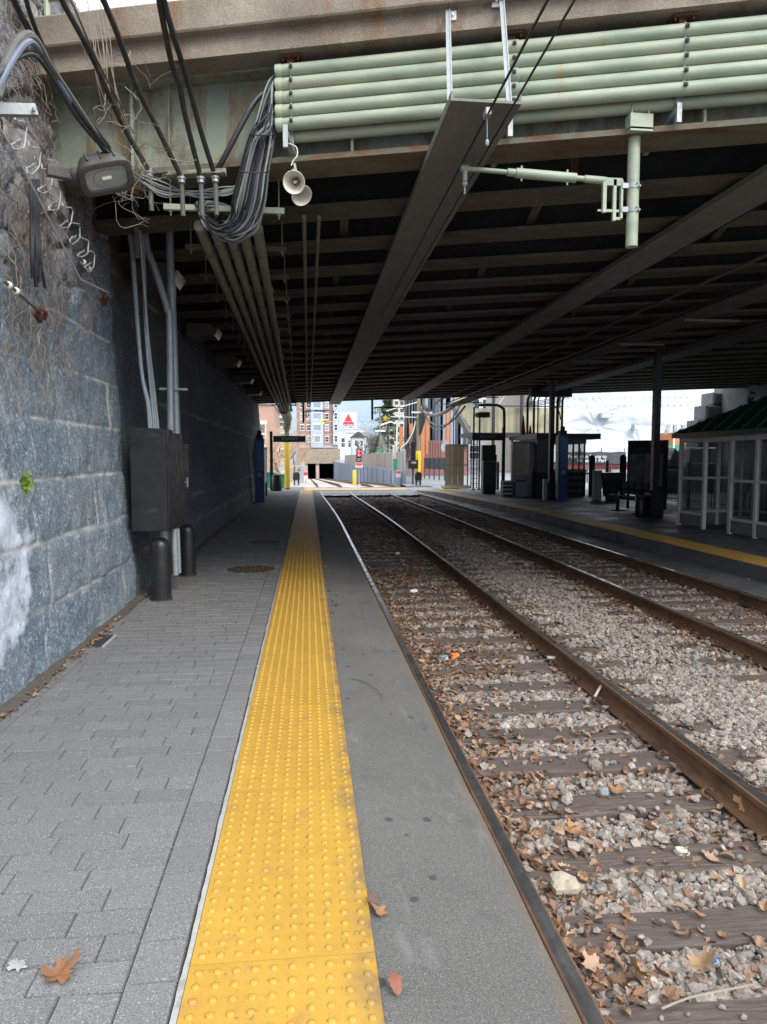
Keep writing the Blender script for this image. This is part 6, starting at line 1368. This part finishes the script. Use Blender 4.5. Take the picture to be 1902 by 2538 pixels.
# dark clad building with orange columns on the right
Yd = 66.; DC = thing('dark_building', 'dark grey clad building with orange columns right of the cutting', 'building', (16, Yd, 0))
dx0, dx1 = P(1002, 1130, Yd).x, P(1165, 1130, Yd).x
MB().prism([(dx0, Yd, 2.9), (dx1, Yd, 2.9), (dx1, Yd + 20, 2.9), (dx0 + 3.4, Yd + 20, 2.9)], (0, 0, 11)).build('cladding', M['darkclad'], DC); MB().prism([(dx0 + .1, Yd + .6, 0), (dx1, Yd + .6, 0), (dx1, Yd + 20, 0), (dx0 + 3.5, Yd + 20, 0)], (0, 0, 2.9)).build('lower_wall', M['redfence'], DC)
rr = random.Random(5)
for k in range(26):
    x = dx0 + (dx1 - dx0) * (k + .2) / 26; MB().box(x, x + rr.uniform(.12, .5), Yd - .08, Yd, 2.9, 14).build('rib_panel', M[rr.choice(('darkclad', 'darkclad2', 'dark', 'glass_dark'))], DC)
for px, y_, z0_, z1_ in ((1048, 62, 0, 6.2), (1060, 64, 2, 5.6), (1110, 64, 0, 5.9), (995, 65.7, 2.5, 4.5), (1019, 65.7, 2.5, 4.8)):
    q = P(px, 1100, y_); MB().box(q.x - .16, q.x + .16, y_ - .16, y_ + .16, z0_, z1_).build('column', M['orange'], DC)
PF = thing('panel_fence', 'red-brown panel fence before the dark clad building', 'fence', (14, 60, 0)); a, b = P(1061, 1130, 60), P(1100, 1130, 59)
for i in range(6): u0, u1 = i / 6, (i + .96) / 6; MB().box(a.x + (b.x - a.x) * u0, a.x + (b.x - a.x) * u1, 59.9 - u0, 60 - u0, 1.2, 3.1).build('panel', M['redfence'], PF)
RDP = thing('red_panel', 'bright red panel standing behind the back of the round-edged road sign', 'panel', (P(1119, 1150, 58).x, 58, 0)); a, b = P(1112, 1130, 58), P(1124, 1130, 58); MB().box(a.x, b.x, 58, 58.1, .4, 2.6).build('board', M['bright_red'], RDP); MB().box(a.x, a.x + .08, 58.1, 58.2, -.03, 2.6).build('post', M['orange'], RDP)
DR = thing('screen_fence', 'low dark mesh-covered railing left of the road sign post', 'fence', (13, 55, 0)); a, b = P(1053, 1160, 56.), P(1116, 1165, 50.); a.z = b.z = 0
for i in range(5):
    p, q = a.lerp(b, i / 5), a.lerp(b, (i + 1) / 5); MB().beam(p + Vector((0, 0, 1.2)), q + Vector((0, 0, 1.2)), .03, .85).build('mesh_screen', M['banner'], DR); MB().box(p.x - .04, p.x + .04, p.y - .04, p.y + .04, -.03, 1.65).build('post', M['dark'], DR)
# sign seen from behind
p = PZ(1105, 1190, 0); SS = thing('road_sign', 'grey back of an eight-sided road sign on a pale post', 'road sign', (p.x, p.y, 0))
MB().box(p.x - .035, p.x + .035, p.y - .03, p.y + .03, -.03, 2.95).build('post', M['galv'], SS)
m = MB(); zc2 = P(1105, 1108.5, p.y).z; m.prism([(p.x + .38 * math.cos(g), p.y + .04, zc2 + .38 * math.sin(g)) for g in np.arange(8) * math.pi / 4 + math.pi / 8], (0, .02, 0)); m.build('plate', M['galv_dull'], SS)
# utility poles
def upole(px, py, Y, z1, r_, lab, guard=None, mat='polewood'):
    q = P(px, py, Y); u = thing('utility_pole', lab, 'utility pole', (q.x, Y, 0), None)
    MB().tube([(q.x, Y, -.1), (q.x, Y, z1 * .5), (q.x + .03, Y, z1)], [r_, r_ * .93, r_ * .82], 12).build('shaft', M[mat], u, smooth=True)
    if guard: MB().lathe((q.x, Y, guard[0]), [(r_ + .03, 0), (r_ + .03, guard[1] - guard[0])], 14).build('yellow_guard', M['yellow'], u, smooth=True)
    return u, q.x
u1, x1_ = upole(1037, 1195, 47.5, 7.6, .14, 'wooden pole with yellow guard and thick black cables right of the cutting', (.7, 2.1))
q = P(1039.5, 1150, 47.2); MB().box(q.x - .07, q.x + .07, 47.1, 47.25, .7, 2.0).build('guard_strip', M['yellow'], u1)
MB().tube([(x1_ + .1, 47.3, 3.2), (x1_ + .3, 47.2, 4.4), (x1_ + .42, 47.2, 4.9), (x1_ + .25, 47.3, 5.3)], [.06, .2, .26, .08], 10).build('splice_case', M['cable'], u1, smooth=True)
MB().box(x1_ - .5, x1_ + .9, 47.3, 47.36, 4.62, 4.72).build('street_sign', M['tarp'], u1); MB().beam((x1_ - .1, 47.4, 5.35), (x1_ - 2.2, 47.4, 4.75), .06, .06).build('span_arm', M['ivory'], u1); MB().beam((x1_ - .1, 47.4, 4.35), (x1_ - 1.9, 47.4, 4.38), .05, .05).build('span_arm', M['ivory'], u1)
u2, x2_ = upole(713, 1212, 37.9, 5.2, .12, 'pole with long yellow guard taking the pipe run at the end of the left platform', (.05, 2.45), 'grey_pipe')
MB().tube(spline([(x2_, 37.9, 2.5), (x2_, 37.8, 3.2), (x2_ + .05, 37.5, 3.6), (x2_ - .02, 36.4, 3.95), (x2_ - .05, 34.6, 4.02)], 5), [.13] * 5 + [.2] * 6 + [.26] * 5 + [.28] * 5, 10).build('cable_boot', M['pipe_dull'], u2, smooth=True)
u3, x3_ = upole(942, 1125, 105, 9.2, .16, 'far wooden pole with small green street plate in the cutting'); MB().box(x3_ - .45, x3_ + .35, 104.7, 104.75, P(800, 1123, 105).z, P(800, 1112, 105).z).build('street_plate', M['dumpster'], u3); MB().box(x3_ - .7, x3_ + .8, 104.7, 104.8, P(800, 1068, 105).z - .1, P(800, 1068, 105).z + .15).build('crossarm', M['white'], u3)
# cables between the poles and the bridge
def cab(a, b, d, r_, lab, mat='cable'): return tag(MB().tube(sag(a, b, d), r_, 6).build('span_cable', M[mat], smooth=True), lab, 'cable', 'cables slung between the poles')
top1 = Vector((x1_ + .3, 47.3, 4.75)); top3 = Vector((x3_, 104.6, P(800, 1068, 105).z))
for i in range(5): cab(top1 + Vector((-.1, 0, -.12 * i)), top3 + Vector((0, 0, -.1 * i)), 3.0 + .45 * i, .05, 'slack cable between the yellow-guarded pole and the far pole', 'cable')
for i in range(4): cab(top3 + Vector((0, 0, -.15 * i)), Vector((P(885, 1095, 170).x, 170, P(800, 1090, 170).z - .3 * i)), 3.6 + .5 * i, .07, 'slack cable between the far pole and the white house', 'cable')
for i, (d, r_, x, z) in enumerate(((.35, .09, 6.7, 4.05), (.9, .05, 7.2, 4.0), (1.1, .03, 7.0, 4.1), (.15, .03, 6.0, 4.3))): cab((x, 32.4, z), top1 + Vector((0, 0, -.1 * i)), d, r_, ('thickest cable', 'deep-sagging cable', 'thin drooping cable', 'nearly straight thin cable')[i] + ' from the bridge to the yellow-guarded pole', 'grey_pipe' if i == 0 else 'cable')
for i, (px, py, Y) in enumerate(((956, 1036, 80.), (802, 1044, 80.))):
    q = P(px, py, Y); d = thing('diamond_sign', ('yellow diamond sign hung on the span wire before the evergreen', 'yellow diamond sign hung on the span wire before the apartment block')[i], 'sign', tuple(q), 'yellow diamond signs on span wires'); s = .28 * 1.15
    MB().prism([(q.x - s, Y, q.z), (q.x, Y, q.z - s), (q.x + s, Y, q.z), (q.x, Y, q.z + s)], (0, .03, 0)).build('plate', M['yellow_sign'], d)
    if i: MB().box(q.x - .05, q.x + .3, Y - .03, Y - .01, q.z - .05, q.z + .05).build('stripe', M['black'], d)
    MB().cyl((q.x, Y, q.z + s), (q.x, Y, q.z + s + .2), .015, n=6).build('hanger', M['galv'], d)
tag(MB().tube(sag(P(735, 1043, 80), P(1030, 1040, 80), .15), .03, 5).build('span_wire', M['white_wire'], smooth=True), 'pale span wire carrying the yellow diamond signs', 'wire', 'span wires over the cutting')
tag(MB().tube(sag(P(748, 1027, 82), P(830, 1046, 82), .1), .025, 5).build('span_wire', M['white_wire'], smooth=True), 'thin span wire slanting before the apartment block', 'wire', 'span wires over the cutting')
# signals and small things round the crossing
p = PZ(890, 1203, 0); SG = thing('signal', 'low railway signal with two lit red lamps on a pale mast by the crossing', 'signal', (p.x, p.y, -.07)); Y = p.y
MB().lathe((p.x, Y, -.07), [(.16, 0), (.12, .1), (.06, .14), (.055, 2.2)], 14).build('mast', M['galv'], SG, smooth=True)
zc2 = P(800, 1128, Y).z; hd = MB().box(p.x - .15, p.x + .15, Y - .1, Y + .12, P(800, 1145, Y).z, P(800, 1112, Y).z).build('head', M['black'], SG, bevel=.02)
for py in (1118.5, 1127.5): z = P(800, py, Y).z; MB().lathe((p.x, Y - .1, z), [(.085, 0), (.085, .02)], 16, axis=(0, -1, 0)).build('lamp', M['signal_red'], hd); m = MB(); m.loft([[(p.x + .1 * math.cos(g), Y - .1 - d_, z + .1 * math.sin(g)) for g in np.linspace(0, math.pi, 9)] for d_ in (0, .14)], closed=False); m.build('visor', M['black'], hd, fix=False)
text('lettering', '22', .2, (p.x, Y - .105, P(800, 1139.5, Y).z), FRONT, M['white'], hd)
def plate(x, Y, z0_, z1_, w, lab, post=None):
    s = thing('warning_sign', lab, 'sign', (x, Y, z0_), 'small red and white warning signs'); MB().box(x - w / 2, x + w / 2, Y - .03, Y - .01, z0_, z1_).build('plate', M['white'], s); MB().box(x - w / 2 + .01, x + w / 2 - .01, Y - .036, Y - .03, z0_ + (z1_ - z0_) * .55, z1_ - .02).build('red_field', M['red'], s)
    m = MB()
    for i in range(3): m.box(x - w * .4, x + w * .4, Y - .034, Y - .03, z0_ + .04 + i * (z1_ - z0_) * .15, z0_ + .06 + i * (z1_ - z0_) * .15)
    m.build('text_lines', M['red'], s)
    if post: MB().box(x - .03, x + .03, Y, Y + .04, -.07, z1_).build('post', M['galv'], s)
plate(p.x, Y - .13, P(800, 1159, Y).z, P(800, 1147, Y).z, .42, 'red and white sign plate under the lit signal head')
q = P(988, 1180, 45.); plate(q.x, 45., P(800, 1183, 45).z, P(800, 1167, 45).z, .26, 'red and white sign at the near end of the blue-grey retaining wall', True)
q = P(758, 1180, 48.); plate(q.x, 48., P(800, 1190, 48).z, P(800, 1169, 48).z, .3, 'red and white sign left of the tunnel mouth', True)
p = PZ(879, 1200, 0); yb_ = thing('bollard', 'short yellow bollard beside the lit railway signal', 'bollard', (p.x, p.y, -.07)); MB().lathe((p.x, p.y, -.07), [(.12, 0), (.12, .88), (.1, .93), (.03, .95)], 18).build('post', M['yellow'], yb_, smooth=True); MB().lathe((p.x, p.y, -.07), [(.16, 0), (.14, .03)], 18).build('footing', M['concrete'], yb_)
q = P(1024, 1170, 44.); S4 = thing('signal', 'dark railway signal with four unlit lenses in a column right of the crossing', 'signal', (q.x, 44., 0))
hd = MB().box(q.x - .15, q.x + .15, 43.9, 44.1, P(800, 1140, 44).z, P(800, 1093, 44).z).build('head', M['black'], S4, bevel=.015)
for py in (1099, 1110, 1121, 1132): MB().lathe((q.x, 43.9, P(800, py, 44).z), [(.1, 0), (.1, .12), (.085, .12), (.085, .02), (.001, .015)], 16, axis=(0, -1, 0), cap=False).build('lens_hood', M['dark'], hd, smooth=True)
cs_ = MB().box(q.x - .3, q.x + .3, 43.85, 44.2, P(800, 1162, 44).z, P(800, 1140, 44).z).build('case', M['black'], S4, bevel=.015); text('lettering', 'H05', .18, (q.x + .03, 43.84, P(800, 1147, 44).z), FRONT, M['white'], cs_)
MB().box(q.x - .05, q.x + .05, 44, 44.1, -.07, P(800, 1162, 44).z).build('post', M['dark'], S4)
for px, lab in ((735.5, 'squat black crossing machine on two legs beside the left end of the crossing'), (1037, 'squat black crossing machine on two legs beside the right end of the crossing')):
    p = PZ(px, 1203.5, -.02); g = thing('crossing_machine', lab, 'crossing machine', (p.x, p.y, -.02), 'crossing machines at both ends')
    MB().loft([[(p.x - w_, p.y - .13, z), (p.x + w_, p.y - .13, z), (p.x + w_, p.y + .13, z), (p.x - w_, p.y + .13, z)] for w_, z in ((.16, .3), (.2, .36), (.2, .66), (.15, .76), (.06, .79))]).build('housing', M['black'], g, bevel=.02)
    for s_ in (-.12, .12): MB().box(p.x + s_ - .05, p.x + s_ + .05, p.y - .06, p.y + .06, -.02, .34).build('leg', M['dark'], g)
    MB().box(p.x - .2, p.x + .2, p.y - .1, p.y + .1, -.03, .02).build('base_plate', M['galv_dull'], g)
p = PZ(697, 1209, 0); DU = thing('dumpster', 'green sloped-lid dumpster by the end of the left wall', 'dumpster', (-2.2, p.y + .5, 0)); yy = p.y
MB().prism([(-2.9, yy, .06), (-1.25, yy, .06), (-1.2, yy, .68), (-1.9, yy, .86), (-2.9, yy, .9)], (0, 1.1, 0)).build('body', M['dumpster'], DU, bevel=.015); MB().beam((-1.17, yy - .02, .7), (-2.92, yy - .02, .92), .06, .05).build('lid', M['dumpster'], DU)
for x in (-2.7, -1.4): MB().lathe((x, yy + .1, .04), [(.04, -.03), (.04, .03)], 10, axis=(1, 0, 0)).build('wheel', M['black'], DU)
p = P(744, 1185, 47); GBX = thing('equipment_cabinet', 'tall pale grey equipment cabinet with red disc sign left of the tunnel mouth', 'cabinet', (p.x, 47, 0)); MB().box(p.x - .25, p.x + .25, 46.8, 47.3, 0, 1.15).build('case', M['galv_dull'], GBX, bevel=.015); MB().lathe((p.x - .05, 46.75, P(800, 1164, 47).z), [(.1, 0), (.1, .02)], 18, axis=(0, -1, 0)).build('disc', M['redfence'], GBX); MB().box(p.x - .07, p.x - .04, 46.77, 46.8, 1.1, P(800, 1164, 47).z).build('stem', M['galv'], GBX)
p = P(728, 1130, 50); MB_ = thing('steel_post', 'pale steel post with lamp arm behind the dumpster', 'post', (p.x + .2, 50, 0)); MB().box(p.x + .15, p.x + .3, 50, 50.12, -.03, P(800, 1115, 50).z).build('shaft', M['galv'], MB_); MB().beam((p.x + .2, 50.05, 2.1), (p.x - .3, 50.05, 1.5), .06, .06).build('brace', M['dark'], MB_)
p = P(979, 1160, 46.5); gx = thing('equipment_cabinet', 'green box on a post before the board fence', 'cabinet', (p.x, 46.5, 0)); MB().box(p.x - .13, p.x + .13, 46.2, 46.4, P(800, 1163, 46.5).z, P(800, 1137, 46.5).z).build('case', M['dumpster'], gx, bevel=.01); MB().box(p.x - .04, p.x + .04, 46.4, 46.48, -.03, P(800, 1163, 46.5).z).build('post', M['galv_dull'], gx)
for px, lab, zt_ in ((975, 'thin pale vent pipe above the green box, left one', 1106), (979.5, 'thin pale vent pipe above the green box, taller with a cap', 1096)):
    q = P(px, 1130, 46.6); v_ = thing('vent_pipe', lab, 'pipe', (q.x, 46.6, 0), 'vent pipes by the green box'); MB().cyl((q.x, 46.6, 0), (q.x, 46.6, P(800, zt_, 46.6).z), .03, n=8).build('shaft', M['ivory'], v_); MB().lathe((q.x, 46.6, P(800, zt_, 46.6).z), [(.05, -.03), (.05, .05), (.02, .09)], 8).build('cap', M['ivory'], v_)
p = P(994, 1197, 45.8); cv = thing('conduit_riser', 'pale grey pipe rising from the wall end and bending over to the right', 'pipe', (p.x, 45.8, 0)); MB().tube(spline([(p.x, 45.8, -.1), (p.x, 45.8, 1.2), P(993.5, 1118, 45.8), P(997, 1108, 45.9), P(1010, 1096, 46.2), P(1024, 1070, 46.8), P(1030, 1045, 47.2)], 5), .055, 10).build('pipe', M['galv'], cv, smooth=True); MB().lathe((p.x, 45.8, 1.9), [(.075, 0), (.075, .1)], 12).build('coupling', M['galv'], cv)
p = P(1014, 1175, 45); gt = thing('mesh_gate', 'grey mesh gate between the retaining wall and the yellow-guarded pole', 'gate', (p.x, 45, 0)); a, b = P(1001, 1130, 45).x, P(1030, 1130, 45).x; m = MB()
for i in range(14): x = a + (b - a) * i / 13; m.box(x - .012, x + .012, 45, 45.02, 0, 1.05)
m.build('bars', M['galv_dull'], gt); MB().box(a, b, 44.98, 45.04, 1.05, 1.1).box(a, b, 44.98, 45.04, .05, .1).box(a, b, 44.98, 45.04, .5, .54).build('frame', M['galv_dull'], gt)
q = P(984, 1040, 58); lp = thing('street_lamp', 'curved pale street lamp arm before the evergreen tree', 'street lamp', (q.x, 58, 0)); MB().tube(spline([(q.x, 58, 0), (q.x, 58, 3), P(984, 1046, 58), P(978, 1050, 57.8), P(968, 1046, 57.5), P(944, 1054, 57)], 5), .06, 8).build('pole', M['ivory'], lp, smooth=True); MB().sphere(P(944, 1055, 57), .12, 10, 6, .6).build('head', M['galv'], lp, smooth=True)
# trees
def bare_tree(x, y, h, sp, lab, n0=7, mat='twig_dark', seed=1, rad=None, grp=None):
    t = thing('bare_tree', lab, 'tree', (x, y, 0), grp); r = random.Random(seed); tr, br = MB(), MB(); rad = rad or h * .02
    def grow(p, d, l, ra, lv):
        pts = [p]; rs = [ra]
        for k in range(4): d = (d + Vector((r.gauss(0, .16), r.gauss(0, .16), r.gauss(.05, .08)))).normalized(); p = p + d * l / 4; pts.append(p); rs.append(ra * (1 - .14 * (k + 1)))
        (tr if lv == 0 else br).tube(pts, rs, 6 if lv < 2 else 3, caps=False)
        if lv < 4:
            for k in range(n0 if lv == 0 else r.choice((3, 4, 4))):
                q = pts[r.randint(2 if lv else 1, 4)]; a = r.uniform(0, 6.28); e = (d * .55 + Vector((math.cos(a) * sp, math.sin(a) * sp, r.uniform(-.1, .5)))).normalized(); grow(q, e, l * r.uniform(.5, .75), ra * .45, lv + 1)
    grow(Vector((x, y, -.1)), Vector((0, 0, 1)), h * .42, rad, 0)
    tr.build('trunk', M['bark'], t, smooth=True, fix=False); br.build('branches', M[mat], t, fix=False); return t
G = 'bare trees beyond the bridge'
for i, (px, Y, h, mt, lab) in enumerate(((668, 52, 5.6, 'twig_tan', 'pale tan bare tree nearest the left wall end'), (684, 56, 6.4, 'twig_tan', 'tan bare tree between the wall end and the yellow-guarded pole'), (700, 50, 5., 'twig_tan', 'tan bare tree just left of the yellow-guarded pole'), (728, 60, 5., 'twig_tan', 'tan bare tree just right of the yellow-guarded pole'), (742, 75, 6., 'twig_tan', 'tan bare tree near the red disc sign'), (915, 150, 14, 'twig_dark', 'tall dark bare tree right of the triangle sign'), (905, 130, 8.5, 'twig_dark', 'reddish bare tree behind the board fence, left of the far pole'), (928, 120, 8, 'twig_dark', 'reddish bare tree behind the board fence beside the far pole'))):
    q = P(px, 1150, Y); bare_tree(q.x, Y, h, .75, lab, 13, mt, i + 3, rad=.085 if Y < 80 else .16, grp=G)
def evergreen(x, y, h, w, lab, seed):
    t = thing('evergreen_tree', lab, 'tree', (x, y, 0)); r = random.Random(seed)
    MB().tube([(x, y, -.1), (x, y, h * .95)], [h * .02, .03], 8).build('trunk', M['bark'], t); V = []; Fc = []
    for k in range(5200):
        u = r.random() ** .75; z = h * (.22 + .78 * u); rw = w * (1 - u) ** .7 * (.75 + .35 * math.sin(z * 4.2 + r.gauss(0, .3))) * math.sqrt(r.random()); a = r.uniform(0, 6.28)
        if math.sin(a * 3 + z * 2.1) > .72: continue
        c = Vector((x + math.cos(a) * rw, y + math.sin(a) * rw, z - .12 * rw)); d = Vector((math.cos(a), math.sin(a), r.uniform(-.6, .3))).normalized() * r.uniform(.25, .6); s_ = Vector((r.gauss(0, 1), r.gauss(0, 1), r.gauss(0, 1))).cross(d).normalized() * r.uniform(.05, .12)
        n = len(V); V += [tuple(c - s_), tuple(c + s_), tuple(c + d)]; Fc.append((n, n + 1, n + 2))
    np_mesh('crown', np.array(V), np.array(Fc), M['needles'], t)
q = P(962, 1100, 112); evergreen(q.x, 112, 11.5, 3.2, 'dark evergreen tree behind the board fence', 4)
# white tarpaulin-wrapped building, banner, barriers
Yt = 74.; TB = thing('wrapped_building', 'building wrapped in white scaffold sheeting behind the far platform', 'building', (40, Yt, 0))
xa, xb = P(1318, 1130, Yt).x, P(1850, 1130, Yt).x; nx, nz_ = 220, 80
Xg, Zg = np.meshgrid(np.linspace(xa, xb, nx), np.linspace(1.2, 12, nz_)); dpt = np.zeros_like(Xg)
for (px, py, n_f, amp, sp) in ((1478, 1055, 9, .17, 2.6), (1500, 1020, 7, .06, 4.), (1590, 1105, 7, .12, 3.), (1400, 1050, 6, .1, 3.)):
    q = P(px, py, Yt); dx_, dz_ = Xg - q.x, Zg - q.z; rr_ = np.sqrt(dx_ ** 2 + dz_ ** 2) + .2; ang = np.arctan2(dz_, dx_); dpt += amp * np.sin(ang * n_f + np.sin(ang * 3.1) * 2) * np.exp(-rr_ / sp) * np.minimum(1, rr_)
dpt += .1 * fbm(np.stack([Xg.ravel() * .25, Zg.ravel() * .8, 0 * Xg.ravel()], 1), 3, 2).reshape(Xg.shape) + .1 * np.exp(-((Zg - P(800, 1052, Yt).z) / .12) ** 2)
np_mesh('sheeting', np.stack([Xg.ravel(), Yt + dpt.ravel(), Zg.ravel()], 1), grid_faces(nz_, nx), M['tarp'], TB, smooth=True)
MB().box(xa, xb, Yt + 1.2, Yt + 20, 0, 12).build('core', M['brownstone'], TB)
m = MB()
for py in (985, 1004):
    for k in range(30): q = P(1395 + 15.5 * k, py - k * .12, Yt); m.box(q.x - .09, q.x + .09, Yt - .14, Yt - .1, q.z - .07, q.z + .07)
m.build('eyelet_patches', M['white'], TB)
for (px, py, w_, h_) in ((1497, 1031, 1.3, .55), (1570, 1060, .6, .6)): q = P(px, py, Yt); f_ = MB().box(q.x - w_ / 2, q.x + w_ / 2, Yt - .8, Yt - .15, q.z - h_ / 2, q.z + h_ / 2).build('opening', M['galv_dull'], TB); MB().box(q.x - w_ * .3, q.x + w_ * .35, Yt - .85, Yt - .8, q.z - h_ * .35, q.z + h_ * .3).build('flap', M['white'], f_)
Yn = 50.; BN = thing('banner', 'dark grey banner with white lettering on a street fence behind the far platform', 'banner', (P(1475, 1130, Yn).x, Yn, 1.2))
a, b = P(1385, 1153, Yn), P(1552, 1119, Yn); nb = 40; V = []
for j in range(6):
    for i in range(nb): V.append((a.x + (b.x - a.x) * i / (nb - 1), Yn + .06 * math.sin(i * .8) * (j / 5), a.z + (b.z - a.z) * j / 5 - .06 * abs(math.sin(i * .27)) * (j == 5)))
np_mesh('cloth', V, grid_faces(6, nb), M['banner'], BN, smooth=True)
xs0 = P(1503, 1130, Yn).x; text('lettering', 'Pedestrian Route to', .36, (xs0, Yn - .09, P(800, 1131.5, Yn).z), FRONT, M['white'], BN, align='RIGHT'); text('lettering', 'Dr. at 401 Park', .36, (xs0 + .03, Yn - .09, P(800, 1142, Yn).z), FRONT, M['white'], BN, align='RIGHT')
for px in (1390, 1440, 1492, 1549): q = P(px, 1130, Yn); MB().cyl((q.x, Yn + .1, 0), (q.x, Yn + .1, 2.35), .03, n=6).build('post', M['dark'], BN)
for i, (px, w_) in enumerate(((1425, 1.9), (1482, 1.6), (1540, 1.6))):
    q = P(px, 1160, 46.); br_ = thing('street_barrier', ('leftmost red and white street barrier behind the fare machine', 'middle red and white street barrier behind the fare machine', 'rightmost red and white street barrier before the dark banner')[i], 'barrier', (q.x, 46, 0), 'street barriers behind the far platform'); MB().box(q.x - w_ / 2, q.x + w_ / 2, 46, 46.08, .95, 1.12).build('upper_rail', M['red'], br_); MB().box(q.x - w_ / 2, q.x + w_ / 2, 46, 46.08, .6, .85).build('lower_rail', M['white'], br_)
    for s_ in (-.45, .45): MB().box(q.x + s_ * w_ - .04, q.x + s_ * w_ + .04, 45.9, 46.2, 0, 1.15).build('leg', M['red'] if i == 1 and s_ > 0 else M['galv_dull'], br_)
q = P(1670, 1120, 52.); FP = thing('light_pole', 'pale pole with three downward floodlights behind the shelter roof corner', 'light pole', (q.x, 52, 0)); zt_ = P(800, 1050, 52).z
MB().cyl((q.x, 52, 0), (q.x, 52, zt_), .05, n=8).build('shaft', M['white'], FP); MB().beam((q.x - .7, 52, zt_ - .15), (q.x + 1.2, 52, zt_ - .3), .04, .04).build('crossbar', M['galv_dull'], FP)
for dx_, ti in ((-.5, -.35), (.0, .02), (.6, .4)): MB().loft([[(q.x + dx_ + ti * k * .7 + s1 * w_, 51.9 + s2 * w_, zt_ + .05 - .75 * k) for s1, s2 in ((-1, -1), (1, -1), (1, 1), (-1, 1))] for k, w_ in ((0, .12), (.6, .13), (1, .07))]).build('floodlight', M['galv_dull'], FP)
q = P(1679, 1088, 60.); OC = thing('container', 'orange upper box of a site container behind the information board', 'container', (q.x, 60, 0)); a, b = P(1667, 1103, 60), P(1700, 1072, 60); MB().box(a.x, b.x, 60, 63, a.z, b.z).build('orange_box', M['orange'], OC); MB().box(a.x - .5, b.x, 59.9, 63, 0, a.z).build('green_base', M['dumpster'], OC)
SR = thing('rock_heap', 'heap of grey blocks left of the shelter behind the picket fence', 'rocks', (P(1685, 1160, 30).x, 30, 0))
for k in range(14):
    q = P(1672 + 9 * (k % 5) + 5 * (k // 5), 1, 30 + .3 * (k % 3)); r2 = np.random.default_rng(k + 50); s_ = .75 - .12 * (k // 5); np_mesh('block', ICO * (1 + r2.uniform(-.25, .25, (12, 1))) * s_ + np.array([q.x, 30 + .4 * (k % 3), .35 + .62 * (k // 5)]), ICF, M['granite_plain'], SR)
# far skyline blocks at the left and right so that the street does not end in an empty plain
for i, (x0_, x1_b, y_, h_, mt_, lab) in enumerate(((-60, -18, 110, 13, 'pinkbrick', 'long pink brick block far left beyond the pale brick building'), (-14, -4.5, 150, 11, 'brownstone', 'tan block between the bare trees and the tunnel'), (P(1160, 1130, 100).x, P(1345, 1130, 100).x, 100, 12, 'tarp', 'pale block behind the beige stair enclosure'), (75, 120, 90, 14, 'brownstone', 'tan block far right behind the stepped granite wall'))):
    b_ = thing('street_block', lab, 'building', ((x0_ + x1_b) / 2, y_, 0)); MB().box(x0_, x1_b, y_, y_ + 20, 0, h_).build('wall', M[mt_], b_); MB().box(x0_ - .3, x1_b + .3, y_ - .3, y_ + 20, h_, h_ + .5).build('cornice', M['ivory'], b_)
    for r_ in range(3):
        for k in range(6): window(b_, x0_ + (x1_b - x0_) * (k + .5) / 6, y_, 1.5 + r_ * 3.3, 1.3, 1.8, 0)
